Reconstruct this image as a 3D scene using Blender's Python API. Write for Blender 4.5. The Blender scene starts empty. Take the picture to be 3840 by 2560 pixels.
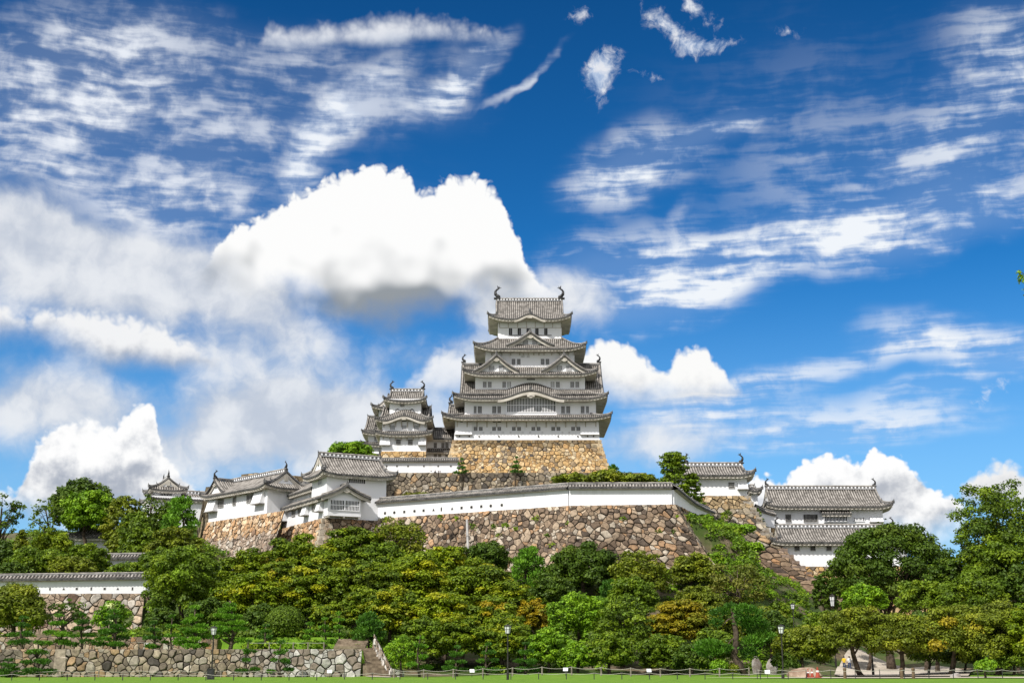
import bpy, math, random
import numpy as np
from mathutils import Vector, Matrix
C = bpy.context.scene
COL = C.collection
R = math.radians
random.seed(7)

# ---------------------------------------------------------------- camera
FPX = 5000.0                       # focal length in photo pixels (3840 wide)
HORIZON = 2468.0
TH = math.atan((HORIZON - 1280.0) / FPX)
CT, ST = math.cos(TH), math.sin(TH)
CAMZ = 1.6
cam_data = bpy.data.cameras.new('camera')
cam_data.sensor_width = 36.0
cam_data.lens = FPX / 3840.0 * 36.0
cam_data.clip_start = 0.5
cam_data.clip_end = 20000.0
cam = bpy.data.objects.new('camera', cam_data)
COL.objects.link(cam)
cam.location = (0, 0, CAMZ)
cam.rotation_euler = (math.pi / 2 + TH, 0, 0)
C.camera = cam

def ray(px, py):
    dx, dy = (px - 1920.0) / FPX, (1280.0 - py) / FPX
    return (dx, CT - dy * ST, ST + dy * CT)
def at(px, py, Y):
    d = ray(px, py); t = Y / d[1]
    return Vector((d[0] * t, Y, CAMZ + d[2] * t))
def wx(px, py, Y): return at(px, py, Y).x
def wz(py, Y, px=1920): return at(px, py, Y).z
def azel(qx, qy):
    """azimuth and elevation (degrees) of a direction, from a point on the 2352 px wide overview"""
    d = ray(qx * 1.63265, qy * 1.63265)
    return math.degrees(math.atan2(d[0], d[1])), math.degrees(math.atan2(d[2], math.hypot(d[0], d[1])))

# ---------------------------------------------------------------- light
SUN_AZ, SUN_EL = 38.0, 44.0        # degrees to the left of straight behind the camera, height
ts = Vector((-math.sin(R(SUN_AZ)) * math.cos(R(SUN_EL)), -math.cos(R(SUN_AZ)) * math.cos(R(SUN_EL)), math.sin(R(SUN_EL))))
sl = bpy.data.lights.new('sun', 'SUN'); sl.energy = 5.0; sl.angle = R(0.53); sl.color = (1.0, 0.955, 0.89)
so = bpy.data.objects.new('sun', sl); COL.objects.link(so)
so.rotation_euler = ts.to_track_quat('Z', 'Y').to_euler()
so.location = ts * 200
C.view_settings.view_transform = 'Standard'
C.view_settings.look = 'None'
C.view_settings.exposure = 0.0
C.view_settings.gamma = 1.0
C.view_settings.use_curve_mapping = False
C.cycles.max_bounces = 6
C.cycles.diffuse_bounces = 2
C.cycles.glossy_bounces = 2
C.cycles.transmission_bounces = 3
C.cycles.transparent_max_bounces = 4
C.cycles.use_denoising = True
try:
    C.cycles.denoiser = 'OPENIMAGEDENOISE'; C.cycles.denoising_input_passes = 'RGB_ALBEDO_NORMAL'; C.cycles.denoising_prefilter = 'ACCURATE'
except Exception: pass
C.cycles.sample_clamp_indirect = 6.0

class NT:
    def __init__(s, tree): s.t = tree; s.n = tree.nodes; s.l = tree.links
    def put(s, sock, v):
        if v is None: return
        if hasattr(v, 'is_output') or isinstance(v, bpy.types.NodeSocket): s.l.new(v, sock)
        else: sock.default_value = v
    def math(s, op, a, b=None, c=None, clamp=False):
        n = s.n.new('ShaderNodeMath'); n.operation = op; n.use_clamp = clamp
        s.put(n.inputs[0], a); s.put(n.inputs[1], b); s.put(n.inputs[2], c)
        return n.outputs[0]
    def vmath(s, op, a, b=None, scale=None):
        n = s.n.new('ShaderNodeVectorMath'); n.operation = op
        s.put(n.inputs[0], a); s.put(n.inputs[1], b)
        if scale is not None: s.put(n.inputs['Scale'], scale)
        return n.outputs['Value'] if op in ('LENGTH', 'DOT_PRODUCT', 'DISTANCE') else n.outputs[0]
    def maprange(s, v, a, b, c=0.0, d=1.0, smooth=True):
        n = s.n.new('ShaderNodeMapRange'); n.interpolation_type = 'SMOOTHSTEP' if smooth else 'LINEAR'
        s.put(n.inputs[0], v); s.put(n.inputs[1], a); s.put(n.inputs[2], b); s.put(n.inputs[3], c); s.put(n.inputs[4], d)
        return n.outputs[0]
    def mapping(s, v, loc=(0, 0, 0), rot=(0, 0, 0), scale=(1, 1, 1), kind='POINT'):
        n = s.n.new('ShaderNodeMapping'); n.vector_type = kind
        s.put(n.inputs[0], v); n.inputs[1].default_value = loc; n.inputs[2].default_value = rot; n.inputs[3].default_value = scale
        return n.outputs[0]
    def noise(s, v, scale, detail=4.0, rough=0.5, dist=0.0, dims='2D', color=False, lac=2.0):
        n = s.n.new('ShaderNodeTexNoise'); n.noise_dimensions = dims
        s.put(n.inputs['Vector'], v); n.inputs['Scale'].default_value = scale; n.inputs['Detail'].default_value = detail
        n.inputs['Roughness'].default_value = rough; n.inputs['Distortion'].default_value = dist; n.inputs['Lacunarity'].default_value = lac
        return n.outputs[1] if color else n.outputs[0]
    def voronoi(s, v, scale, feature='F1', dims='2D', detail=0.0, rough=0.5, rnd=1.0, out='Distance', smooth=0.5):
        n = s.n.new('ShaderNodeTexVoronoi'); n.voronoi_dimensions = dims; n.feature = feature
        s.put(n.inputs['Vector'], v); n.inputs['Scale'].default_value = scale
        if 'Detail' in n.inputs: n.inputs['Detail'].default_value = detail; n.inputs['Roughness'].default_value = rough
        if 'Smoothness' in n.inputs: n.inputs['Smoothness'].default_value = smooth
        n.inputs['Randomness'].default_value = rnd
        return n.outputs[out]
    def mix(s, f, a, b, mode='MIX'):
        n = s.n.new('ShaderNodeMix'); n.data_type = 'RGBA'; n.blend_type = mode; n.clamp_factor = True
        s.put(n.inputs[0], f); s.put(n.inputs[6], a); s.put(n.inputs[7], b)
        return n.outputs[2]
    def ramp(s, f, stops):
        n = s.n.new('ShaderNodeValToRGB'); e = n.color_ramp.elements
        while len(e) < len(stops): e.new(0.5)
        for i, (p, c) in enumerate(stops): e[i].position = p; e[i].color = (c[0], c[1], c[2], 1)
        s.put(n.inputs[0], f); return n.outputs[0]
    def curve(s, f, pts):
        n = s.n.new('ShaderNodeFloatCurve'); cu = n.mapping.curves[0]
        pts = sorted(pts)
        cu.points[0].location = pts[0]; cu.points[1].location = pts[-1]
        for p in pts[1:-1]: cu.points.new(p[0], p[1])
        for p in cu.points: p.handle_type = 'AUTO_CLAMPED'
        n.mapping.update(); s.put(n.inputs[1], f); return n.outputs[0]

# ---------------------------------------------------------------- sky: Nishita plus clouds laid out by azimuth and elevation
world = bpy.data.worlds.new('World'); C.world = world
world.use_nodes = True
try: world.cycles.sampling_method = 'MANUAL'; world.cycles.sample_map_resolution = 256
except Exception: pass
W = NT(world.node_tree); W.n.clear()
sky = W.n.new('ShaderNodeTexSky'); sky.sky_type = 'NISHITA'; sky.sun_disc = False
sky.sun_elevation = R(SUN_EL); sky.sun_rotation = R(180 + SUN_AZ)
sky.altitude = 0.0; sky.air_density = 1.0; sky.dust_density = 0.3; sky.ozone_density = 4.0
hs = W.n.new('ShaderNodeHueSaturation'); hs.inputs['Saturation'].default_value = 1.32; hs.inputs['Value'].default_value = 0.98
W.l.new(sky.outputs[0], hs.inputs['Color'])
gm = W.n.new('ShaderNodeVectorMath'); gm.operation = 'MULTIPLY'; gm.inputs[1].default_value = (0.40, 1.0, 1.26)
W.l.new(hs.outputs[0], gm.inputs[0])
sky_col = gm.outputs[0]
tc = W.n.new('ShaderNodeTexCoord').outputs['Generated']
sx = W.n.new('ShaderNodeSeparateXYZ'); W.l.new(tc, sx.inputs[0])
az = W.math('MULTIPLY', W.math('ARCTAN2', sx.outputs[0], sx.outputs[1]), 57.29578)
el = W.math('MULTIPLY', W.math('ARCSINE', sx.outputs[2]), 57.29578)
cb = W.n.new('ShaderNodeCombineXYZ'); W.l.new(az, cb.inputs[0]); W.l.new(el, cb.inputs[1])
P = cb.outputs[0]
def warp(v, scale, amt, detail=3.0):
    nz = W.noise(v, scale, detail, 0.55, color=True)
    d = W.vmath('SUBTRACT', nz, (0.5, 0.5, 0.5))
    return W.vmath('ADD', v, W.vmath('MULTIPLY', d, (amt, amt * 0.8, 0)))
DEGQ = 1.63265 / FPX * 57.29578    # degrees per overview pixel
def blob(v, cx, cy, rx, ry, rot=0.0, amp=1.0):
    a, e = azel(cx, cy)
    m = W.mapping(v, (a, e, 0), (0, 0, R(rot)), (rx * DEGQ, ry * DEGQ, 1), 'TEXTURE')
    r = W.vmath('LENGTH', m)
    return W.maprange(r, 1.0, 0.0, 0.0, amp)
def addup(vals):
    t = vals[0]
    for v in vals[1:]: t = W.math('ADD', t, v)
    return t
DEGQ = 1.63265 / FPX * 57.29578    # degrees per overview pixel
def blob(v, cx, cy, rx, ry, rot=0.0, amp=1.0):
    a, e = azel(cx, cy)
    m = W.mapping(v, (a, e, 0), (0, 0, R(rot)), (rx * DEGQ, ry * DEGQ, 1), 'TEXTURE')
    return W.maprange(W.vmath('LENGTH', m), 1.0, 0.0, 0.0, amp)
S = 10.0                           # world colours are divided by this strength below
def g(r, gg, b): return (r * S, gg * S, b * S, 1)
def after():
    """make the next layer wait for the one below, so that the shader keeps few values at a time"""
    global P, az, el
    sp = W.n.new('ShaderNodeSeparateColor'); W.l.new(col, sp.inputs[0])
    k = W.math('MULTIPLY', sp.outputs[0], 1e-7)
    az = W.math('ADD', az, k); el = W.math('ADD', el, k)
    c2 = W.n.new('ShaderNodeCombineXYZ'); W.l.new(az, c2.inputs[0]); W.l.new(el, c2.inputs[1])
    P = c2.outputs[0]
PW = warp(P, 0.16, 2.6, 3.0)       # broad and small swirls shared by the layers
PS = warp(P, 0.55, 1.1, 3.0)
def fibres(kind):
    v = W.mapping(PW, scale=(.38, .38, .38))
    v = W.vmath('ADD', v, W.vmath('MULTIPLY', P, (.62, .62, .62)))
    if kind == 'h': return W.noise(PS, 0.35, 6.0, 0.55, 0.0)
    if kind == 'p': return W.noise(PS, 1.5, 6.0, 0.62, 0.0)
    ang, st = {'r': (-15, .12), 'l': (7, .17), 'f': (-48, .15)}[kind]
    big = W.noise(W.mapping(v, rot=(0, 0, R(ang)), scale=(st * 1.6, .8, 1)), 0.9, 3.0, 0.6)
    thin = W.noise(W.mapping(v, rot=(0, 0, R(ang + 3)), scale=(st * .6, 1.0, 1)), 2.6, 6.0, 0.62)
    soft = W.noise(PS, .95, 6.0, .6)
    return W.math('MULTIPLY_ADD', W.math('SUBTRACT', soft, .5), .42 if kind == 'l' else .38, W.math('MULTIPLY_ADD', W.math('SUBTRACT', thin, .5), .40 if kind == 'l' else .5, big))
grd = W.maprange(el, 2.0, 30.0, 1.18, .60, smooth=False)
sc_ = W.n.new('ShaderNodeVectorMath'); sc_.operation = 'SCALE'; W.l.new(sky_col, sc_.inputs[0]); W.l.new(grd, sc_.inputs['Scale']); col = sc_.outputs[0]
col = W.mix(W.maprange(el, 17.0, 0.0, 0.0, 0.72), col, g(.36, .60, .93))
def layer(kind, broad, blobs, gain, shift, lo, hi, most, c0, c1):
    global col
    after()
    v = W.vmath('ADD', PW if broad else PS, W.vmath('MULTIPLY', P, (1e-6, 1e-6, 0)))
    t = None
    for b in blobs:
        q = blob(v, *b)
        t = q if t is None else W.math('ADD', t, q)
    f = fibres(kind)
    if kind in 'rlf': a = W.math('MULTIPLY', W.maprange(t, 0.0, 1.15, 0.0, most), W.maprange(f, lo, hi, .18, 1.06))
    else: a = W.maprange(W.math('MULTIPLY_ADD', W.math('SUBTRACT', f, 0.5), gain, W.math('SUBTRACT', t, shift)), lo, hi, 0.0, most)
    a = W.math('MULTIPLY', a, W.maprange(t, 0.02, 0.32))
    col = W.mix(a, col, W.mix(W.maprange(f, .35, .7), c0, c1))
# bright broken cloud added over the unseen rest of the sky as fill light
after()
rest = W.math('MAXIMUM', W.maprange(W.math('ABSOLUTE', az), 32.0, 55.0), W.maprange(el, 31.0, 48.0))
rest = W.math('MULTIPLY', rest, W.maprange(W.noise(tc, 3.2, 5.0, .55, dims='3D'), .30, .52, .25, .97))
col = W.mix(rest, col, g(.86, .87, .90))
# streaked cirrus on the left and the long bar at the top
layer('l', True, [(230, 170, 470, 200, -4, 1.15), (60, 300, 320, 160, 6, 1.0), (700, 150, 380, 170, -3, .62), (330, 420, 380, 120, 5, .62),
      (430, 500, 300, 110, 0, .7), (30, 400, 240, 46, 2, .6), (560, 330, 340, 120, 8, .5), (900, 260, 380, 110, 3, .45), (330, 40, 360, 100, 0, .45), (1050, 130, 220, 90, 10, .35), (700, 520, 700, 420, 0, .30)],
      .50, .0, .33, .76, 1.0, g(.54, .61, .75), g(.84, .88, .95))
# streaked cirrus on the right
layer('r', True, [(1430, 385, 260, 120, 14, 1.15), (1640, 300, 190, 44, 14, .75), (1760, 585, 760, 105, 9, 1.1), (1430, 620, 420, 160, 4, 1.0), (2150, 545, 340, 80, 14, .7),
      (1450, 700, 480, 110, 4, .85), (2180, 770, 350, 95, -12, .85), (2330, 810, 240, 80, 0, .45), (2250, 380, 360, 220, 14, .58), (2330, 120, 250, 220, 14, .72),
      (1980, 400, 520, 240, 13, .30), (1860, 850, 440, 70, 10, .7), (2000, 990, 500, 80, 5, .9), (1620, 950, 360, 140, 0, .9), (2100, 900, 400, 60, 8, .55), (1800, 250, 800, 420, 13, .25)],
      .52, .0, .35, .72, 1.0, g(.50, .63, .86), g(.88, .92, .97))
# feathers sweeping up from the big heap cloud
layer('f', False, [(690, 400, 150, 70, 70, .75), (745, 300, 210, 100, 52, .95), (860, 205, 240, 105, 38, .75), (1080, 165, 220, 65, 38, .95), (1000, 240, 200, 80, 12, .55),
      (1245, 150, 140, 22, 42, .55), (1170, 215, 120, 18, 30, .55), (1560, 510, 140, 50, 60, .4)], .52, 0.0, .34, .70, 1.0, g(.58, .69, .88), g(.86, .90, .96))
# hazy sheet low on the left
layer('h', True, [(150, 600, 600, 230, -14, 1.35), (620, 700, 360, 130, -20, .8), (620, 870, 340, 180, -10, .72), (860, 970, 500, 190, 0, .9), (420, 1020, 680, 190, 0, .95),
      (1250, 700, 280, 130, 0, .9), (60, 900, 330, 130, 0, .75), (1030, 800, 280, 80, 5, .7), (1500, 1020, 340, 130, 0, .75), (380, 640, 300, 110, -10, .6)], 1.35, -.05, .15, 1.15, .94, g(.56, .61, .70), g(.84, .86, .89))
# torn puffs high up
layer('p', False, [(1385, 150, 90, 58, 40, 1.1), (1372, 190, 50, 80, 0, .9), (1535, 66, 120, 46, -38, 1.1), (1625, 110, 130, 38, 2, 1.1), (1590, 12, 70, 46, -20, 1.0),
      (1328, 33, 64, 36, 10, .8), (1810, 70, 60, 26, -10, .7), (1470, 175, 90, 20, 0, .6), (2270, 905, 100, 34, 30, .65), (1640, 55, 60, 30, 0, .5)], 2.2, 0.0, .3, 1.5, .85, g(.50, .62, .82), g(.92, .93, .96))

after()
FB = W.noise(P, .42, 6.0, .52)                                             # soft billows, and the same a little towards the sun
FB2 = W.noise(W.mapping(P, (-0.22, 0.42, 0)), .42, 6.0, .52)
BIL = W.voronoi(warp(P, .9, .5, 2.0), 1.25, 'F1', detail=2.0, rough=.55)    # rounded heads along the edges
REL = W.math('SUBTRACT', FB, FB2)
SMO = W.math('SUBTRACT', W.noise(P, .30, 2.2, .45), W.noise(W.mapping(P, (-0.5, 0.9, 0)), .30, 2.2, .45))
PUF = W.math('MULTIPLY_ADD', BIL, -.7, W.math('MULTIPLY', W.math('SUBTRACT', FB, .28), 1.3))
def cumulus(col, top, bot, soft_t, soft_b, amp, dark, light, gain=1.6, bias=0.0, relief=1.6, alpha=1.0, core=None, smooth=False):
    """one heap cloud: outline curves over azimuth, broken up by billow noise and lit from the upper left"""
    after()
    T = [azel(*p) for p in top]; B = [azel(*p) for p in bot]
    a0 = min(T[0][0], B[0][0]); a1 = max(T[-1][0], B[-1][0])
    e0 = min(p[1] for p in B + T) - 2.0; e1 = max(p[1] for p in T + B) + 2.0
    un = lambda L: [((a - a0) / (a1 - a0), (e - e0) / (e1 - e0)) for a, e in L]
    fac0 = W.math('DIVIDE', W.math('SUBTRACT', az, a0), a1 - a0)
    fac = W.math('MULTIPLY_ADD', W.math('SUBTRACT', FB, .5), 0.8 * amp / (a1 - a0), fac0)
    te = W.maprange(W.curve(fac, un(T)), 0, 1, e0, e1, smooth=False); be = W.maprange(W.curve(fac, un(B)), 0, 1, e0, e1, smooth=False)
    dt = W.math('MULTIPLY_ADD', PUF, amp, W.math('SUBTRACT', te, el))
    db = W.math('MULTIPLY_ADD', W.math('SUBTRACT', FB, .5), amp * 2.4, W.math('SUBTRACT', el, be))
    al = W.math('MULTIPLY', W.maprange(dt, 0.0, soft_t), W.maprange(db, -soft_b * .5, soft_b))
    al = W.math('MULTIPLY', al, W.math('MULTIPLY', W.maprange(fac0, 0.0, 0.06), W.maprange(fac0, 1.0, 0.94)))
    al = W.math('MULTIPLY', al, alpha)
    hgt = W.math('DIVIDE', W.math('SUBTRACT', el, be), W.math('MAXIMUM', W.math('SUBTRACT', te, be), 0.6))
    sh = W.math('MULTIPLY_ADD', SMO if smooth else REL, relief, W.math('MULTIPLY_ADD', hgt, gain, bias))
    if core: sh = W.math('SUBTRACT', sh, blob(P, *core))
    return W.mix(al, col, W.mix(W.maprange(sh, 0.0, 1.0), dark, light))

# far left bank, then the smaller heaps, the big one last
col = cumulus(col, [(-60, 690), (0, 680), (60, 700), (130, 684), (250, 700), (330, 716), (390, 742), (450, 780), (520, 830)],
              [(-60, 790), (0, 785), (100, 790), (200, 822), (280, 842), (370, 846), (450, 836), (520, 832)], .6, 1.1, .7, g(.47, .49, .54), g(.93, .93, .93), 1.2, .25, 2.2, .95)
col = cumulus(col, [(-40, 1080), (20, 1110), (60, 1060), (90, 1010), (150, 948), (200, 940), (250, 962), (290, 935), (318, 908), (350, 912), (366, 960), (380, 1020), (430, 1085), (480, 1130)],
              [(-40, 1180), (60, 1190), (200, 1200), (360, 1200), (480, 1180)], .4, 1.2, .8, g(.42, .46, .54), g(1.0, 1.0, 1.0), 1.0, .12, 3.2)
col = cumulus(col, [(920, 880), (960, 840), (1000, 795), (1060, 785), (1110, 800), (1180, 830)], [(920, 895), (1000, 905), (1100, 910), (1180, 900)], .8, .9, .5, g(.66, .70, .76), g(.95, .95, .95), 1.2, .3, 1.5, .85)
col = cumulus(col, [(1300, 850), (1345, 790), (1390, 764), (1440, 778), (1490, 815), (1525, 828), (1560, 795), (1610, 786), (1645, 822), (1690, 866), (1725, 892)],
              [(1300, 900), (1400, 915), (1520, 918), (1640, 908), (1725, 896)], .4, .9, .55, g(.62, .64, .68), g(.97, .97, .96), 1.3, .25, 1.8)
col = cumulus(col, [(1700, 1100), (1760, 1078), (1812, 1072), (1840, 1034), (1880, 1020), (1935, 1032), (1975, 1050), (2005, 1018), (2060, 1036), (2110, 1080), (2160, 1108), (2230, 1150)],
              [(1700, 1230), (1900, 1260), (2060, 1260), (2230, 1230)], .3, 1.2, .8, g(.47, .50, .56), g(1.0, 1.0, 1.0), .85, .25, 3.2)
col = cumulus(col, [(2200, 1110), (2250, 1070), (2300, 1046), (2360, 1060), (2440, 1080)], [(2200, 1160), (2300, 1180), (2440, 1180)], .45, .9, .6, g(.5, .53, .58), g(.88, .88, .88), 1.0, .2, 2.0)
col = cumulus(col, [(380, 112), (480, 98), (590, 74), (622, 36), (680, 46), (760, 30), (830, 26), (920, 18), (980, 22), (1040, 32), (1100, 44), (1160, 66), (1260, 108)],
              [(380, 116), (600, 114), (760, 110), (900, 100), (1040, 92), (1160, 96), (1260, 108)], 1.0, .5, .5, g(.55, .62, .74), g(.95, .96, .98), 1.2, .3, 1.0, .82)
col = cumulus(col, [(440, 640), (478, 570), (520, 520), (570, 496), (612, 480), (640, 452), (690, 426), (720, 398), (760, 372), (820, 372), (880, 358), (915, 364), (945, 392), (968, 420), (990, 412),
                    (1015, 396), (1060, 384), (1105, 400), (1148, 432), (1168, 478), (1192, 530), (1215, 580), (1245, 625), (1280, 655), (1320, 690)],
              [(440, 625), (500, 640), (600, 668), (700, 706), (790, 738), (880, 748), (960, 734), (1060, 714), (1160, 700), (1250, 694), (1320, 690)],
              .42, 1.4, .85, g(.30, .33, .36), g(.985, .985, .98), 1.35, .36, 2.3, 1.0, (890, 748, 400, 140, 0, .95), True)
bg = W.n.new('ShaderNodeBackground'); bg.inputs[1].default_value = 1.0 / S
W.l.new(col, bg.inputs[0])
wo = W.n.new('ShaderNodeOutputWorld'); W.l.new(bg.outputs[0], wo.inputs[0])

# ---------------------------------------------------------------- mesh helper and naming
class MB:
    def __init__(s): s.v = []; s.f = []; s.m = []; s.c = []; s.hascol = False
    def add(s, verts, faces, mat=0, col=None):
        o = len(s.v); s.v.extend([tuple(p) for p in verts])
        for f in faces: s.f.append(tuple(i + o for i in f)); s.m.append(mat); s.c.append(col)
        if col is not None: s.hascol = True
    def quad(s, a, b, c, d, mat=0, col=None): s.add((a, b, c, d), ((0, 1, 2, 3),), mat, col)
    def poly(s, pts, mat=0): s.add(pts, (tuple(range(len(pts))),), mat)
    def obox(s, c, ex, ey, hx, hy, hz, mat=0, col=None):
        """box centred at c, half sizes along ex, ey and z"""
        c = Vector(c); ex = Vector(ex) * hx; ey = Vector(ey) * hy; ez = Vector((0, 0, hz))
        p = [c + ex * i + ey * j + ez * k for k in (-1, 1) for i, j in ((-1, -1), (1, -1), (1, 1), (-1, 1))]
        s.add(p, ((3, 2, 1, 0), (4, 5, 6, 7), (0, 1, 5, 4), (1, 2, 6, 5), (2, 3, 7, 6), (3, 0, 4, 7)), mat, col)
    def box(s, x0, x1, y0, y1, z0, z1, mat=0): s.obox(((x0 + x1) / 2, (y0 + y1) / 2, (z0 + z1) / 2), (1, 0, 0), (0, 1, 0), (x1 - x0) / 2, (y1 - y0) / 2, (z1 - z0) / 2, mat)
    def grid(s, rows, mat=0, flip=False):
        n = len(rows[0]); vs = [p for r in rows for p in r]; fs = []
        for i in range(len(rows) - 1):
            for j in range(n - 1):
                q = (i * n + j, i * n + j + 1, (i + 1) * n + j + 1, (i + 1) * n + j)
                fs.append(q[::-1] if flip else q)
        s.add(vs, fs, mat)
    def tube(s, pts, rad, n=6, mat=0, cap=True):
        pts = [Vector(p) for p in pts]; vs = []; fs = []
        for i, p in enumerate(pts):
            d = (pts[min(i + 1, len(pts) - 1)] - pts[max(i - 1, 0)]).normalized()
            a = d.cross(Vector((0, 0, 1)) if abs(d.z) < .9 else Vector((0, 1, 0))).normalized(); b = d.cross(a)
            r = rad[i] if hasattr(rad, '__len__') else rad
            for k in range(n):
                t = 2 * math.pi * k / n; vs.append(p + (a * math.cos(t) + b * math.sin(t)) * r)
        for i in range(len(pts) - 1):
            for k in range(n):
                k2 = (k + 1) % n; fs.append((i * n + k, i * n + k2, (i + 1) * n + k2, (i + 1) * n + k))
        if cap: fs.append(tuple(range(n - 1, -1, -1))); fs.append(tuple(range((len(pts) - 1) * n, len(pts) * n)))
        s.add(vs, fs, mat)
    def sweep(s, pts, w, h, mat=0, capmat=None, z=0.0):
        """rectangular roll along a path, its foot on the path"""
        pts = [Vector(p) for p in pts]; vs = []
        for i, p in enumerate(pts):
            d = (pts[min(i + 1, len(pts) - 1)] - pts[max(i - 1, 0)]); d.z = 0
            d = d.normalized() if d.length > 1e-6 else Vector((1, 0, 0))
            a = Vector((d.y, -d.x, 0)) * (w / 2)
            vs += [p - a + Vector((0, 0, z)), p + a + Vector((0, 0, z)), p + a * .7 + Vector((0, 0, h + z)), p - a * .7 + Vector((0, 0, h + z))]
        fs = []
        for i in range(len(pts) - 1):
            for k in range(4):
                fs.append((i * 4 + k, i * 4 + (k + 1) % 4, i * 4 + 4 + (k + 1) % 4, i * 4 + 4 + k))
        n = len(vs)
        s.add(vs, fs + [(3, 2, 1, 0), (n - 4, n - 3, n - 2, n - 1)], mat)
    def build(s, name, mats, parent=None, smooth=False):
        org = Vector((0, 0, 0)); q = parent
        while q is not None: org += q.location; q = q.parent
        me = bpy.data.meshes.new(name)
        me.from_pydata([(p[0] - org.x, p[1] - org.y, p[2] - org.z) for p in s.v], [], s.f)
        for m in (mats if isinstance(mats, (list, tuple)) else [mats]): me.materials.append(m)
        me.polygons.foreach_set('material_index', s.m)
        if smooth: me.polygons.foreach_set('use_smooth', [True] * len(s.f))
        if s.hascol:
            at_ = me.color_attributes.new('Col', 'FLOAT_COLOR', 'CORNER'); arr = []
            for f, c in zip(s.f, s.c):
                if c is None: c = (1, 1, 1)
                for k in range(len(f)):
                    cc = c[k] if isinstance(c[0], (tuple, list)) else c
                    arr.extend((cc[0], cc[1], cc[2], 1))
            at_.data.foreach_set('color', arr)
        me.update()
        o = bpy.data.objects.new(name, me); COL.objects.link(o)
        if parent is not None: o.parent = parent
        return o
def tag(o, label=None, cat=None, group=None, kind=None):
    if label: o['label'] = label
    if cat: o['category'] = cat
    if group: o['group'] = group
    if kind: o['kind'] = kind
    return o
def thing(name, label, cat, loc=(0, 0, 0), group=None):
    o = bpy.data.objects.new(name, None); COL.objects.link(o); o.location = loc; o.empty_display_size = .5
    return tag(o, label, cat, group)

# ---------------------------------------------------------------- materials
def material(name, rough=0.8):
    m = bpy.data.materials.new(name); m.use_nodes = True
    t = NT(m.node_tree); b = m.node_tree.nodes['Principled BSDF']
    b.inputs['Roughness'].default_value = rough
    if 'Specular IOR Level' in b.inputs: b.inputs['Specular IOR Level'].default_value = 0.25
    return m, t, b
def pos(t): return t.n.new('ShaderNodeNewGeometry').outputs['Position']
def bump(t, b, h, strength, dist=0.1):
    n = t.n.new('ShaderNodeBump'); n.inputs['Strength'].default_value = strength; n.inputs['Distance'].default_value = dist
    t.l.new(h, n.inputs['Height']); t.l.new(n.outputs[0], b.inputs['Normal'])
def mottled(name, c0, c1, scale=1.0, rough=.8, detail=5.0, bmp=0.0, lo=.3, hi=.7):
    m, t, b = material(name, rough); p = pos(t)
    n = t.noise(p, scale, detail, .6, dims='3D')
    t.l.new(t.mix(t.maprange(n, lo, hi), (*c0, 1), (*c1, 1)), b.inputs['Base Color'])
    if bmp: bump(t, b, n, bmp)
    return m
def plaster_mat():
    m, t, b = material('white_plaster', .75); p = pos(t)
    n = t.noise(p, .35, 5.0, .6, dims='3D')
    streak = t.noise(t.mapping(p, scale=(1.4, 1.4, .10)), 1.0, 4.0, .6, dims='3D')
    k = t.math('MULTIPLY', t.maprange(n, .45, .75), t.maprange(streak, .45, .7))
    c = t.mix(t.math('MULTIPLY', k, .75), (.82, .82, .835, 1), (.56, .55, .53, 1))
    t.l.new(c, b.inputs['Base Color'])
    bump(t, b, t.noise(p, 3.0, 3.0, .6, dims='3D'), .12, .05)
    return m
M_PLASTER = plaster_mat()
M_EAVE = mottled('shaded_eave_plaster', (.36, .33, .28), (.56, .52, .46), .5, .8)  # white plaster, darkened to put the shade under the eaves into its colour
M_RIB = mottled('tile_roll_mortared', (.135, .122, .108), (.40, .37, .335), 1.1, .65, 6.0, lo=.3, hi=.68)
M_PAN = mottled('grey_roof_tile', (.035, .032, .029), (.09, .083, .076), .8, .6)
M_EDGE = mottled('dark_tile_end', (.03, .03, .03), (.12, .115, .11), 2.2, .6)
M_RIDGE = mottled('ridge_tile', (.035, .035, .036), (.20, .195, .19), 2.0, .6)
M_IRON = mottled('dark_bronze', (.02, .02, .022), (.05, .05, .05), 2.0, .5)
M_DARK = mottled('dark_opening', (.012, .012, .014), (.03, .028, .026), 1.0, .9)
M_GREYBAR = mottled('grey_lattice', (.30, .29, .28), (.42, .41, .39), 1.0, .8)
M_WOOD = mottled('brown_wood', (.10, .065, .04), (.20, .14, .09), 2.0, .8)
M_POSTWOOD = mottled('grey_weathered_wood', (.12, .10, .08), (.28, .24, .20), 4.0, .85)
M_LAMPMETAL = mottled('dark_painted_metal', (.02, .018, .016), (.045, .04, .036), 3.0, .45)
M_PANEL = mottled('frosted_lamp_glass', (.62, .64, .64), (.74, .75, .75), 3.0, .4)
M_ROPE = mottled('pale_rope', (.42, .40, .34), (.55, .52, .45), 6.0, .9)
M_SIGN = mottled('white_board', (.70, .72, .74), (.80, .81, .82), 2.0, .6)
M_CONE = mottled('red_plastic', (.26, .045, .025), (.36, .07, .04), 2.0, .5)
M_BARK = mottled('tree_bark', (.030, .022, .015), (.12, .09, .065), 3.0, .9, 6.0, .4)
M_BARK_PALE = mottled('pale_bark', (.12, .095, .07), (.30, .26, .21), 2.0, .9, 6.0, .3)
M_STEP = mottled('step_stone', (.12, .09, .06), (.30, .24, .17), 1.5, .9, 6.0, .4)
M_PATH = mottled('sandy_path', (.42, .36, .29), (.55, .49, .41), 1.2, .95, 6.0, .1)
M_BOULDER = mottled('boulder_stone', (.20, .13, .09), (.42, .32, .24), 1.1, .9, 6.0, .5)
M_GREYROCK = mottled('grey_standing_stone', (.16, .13, .11), (.42, .40, .38), .9, .9, 6.0, .5)
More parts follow.
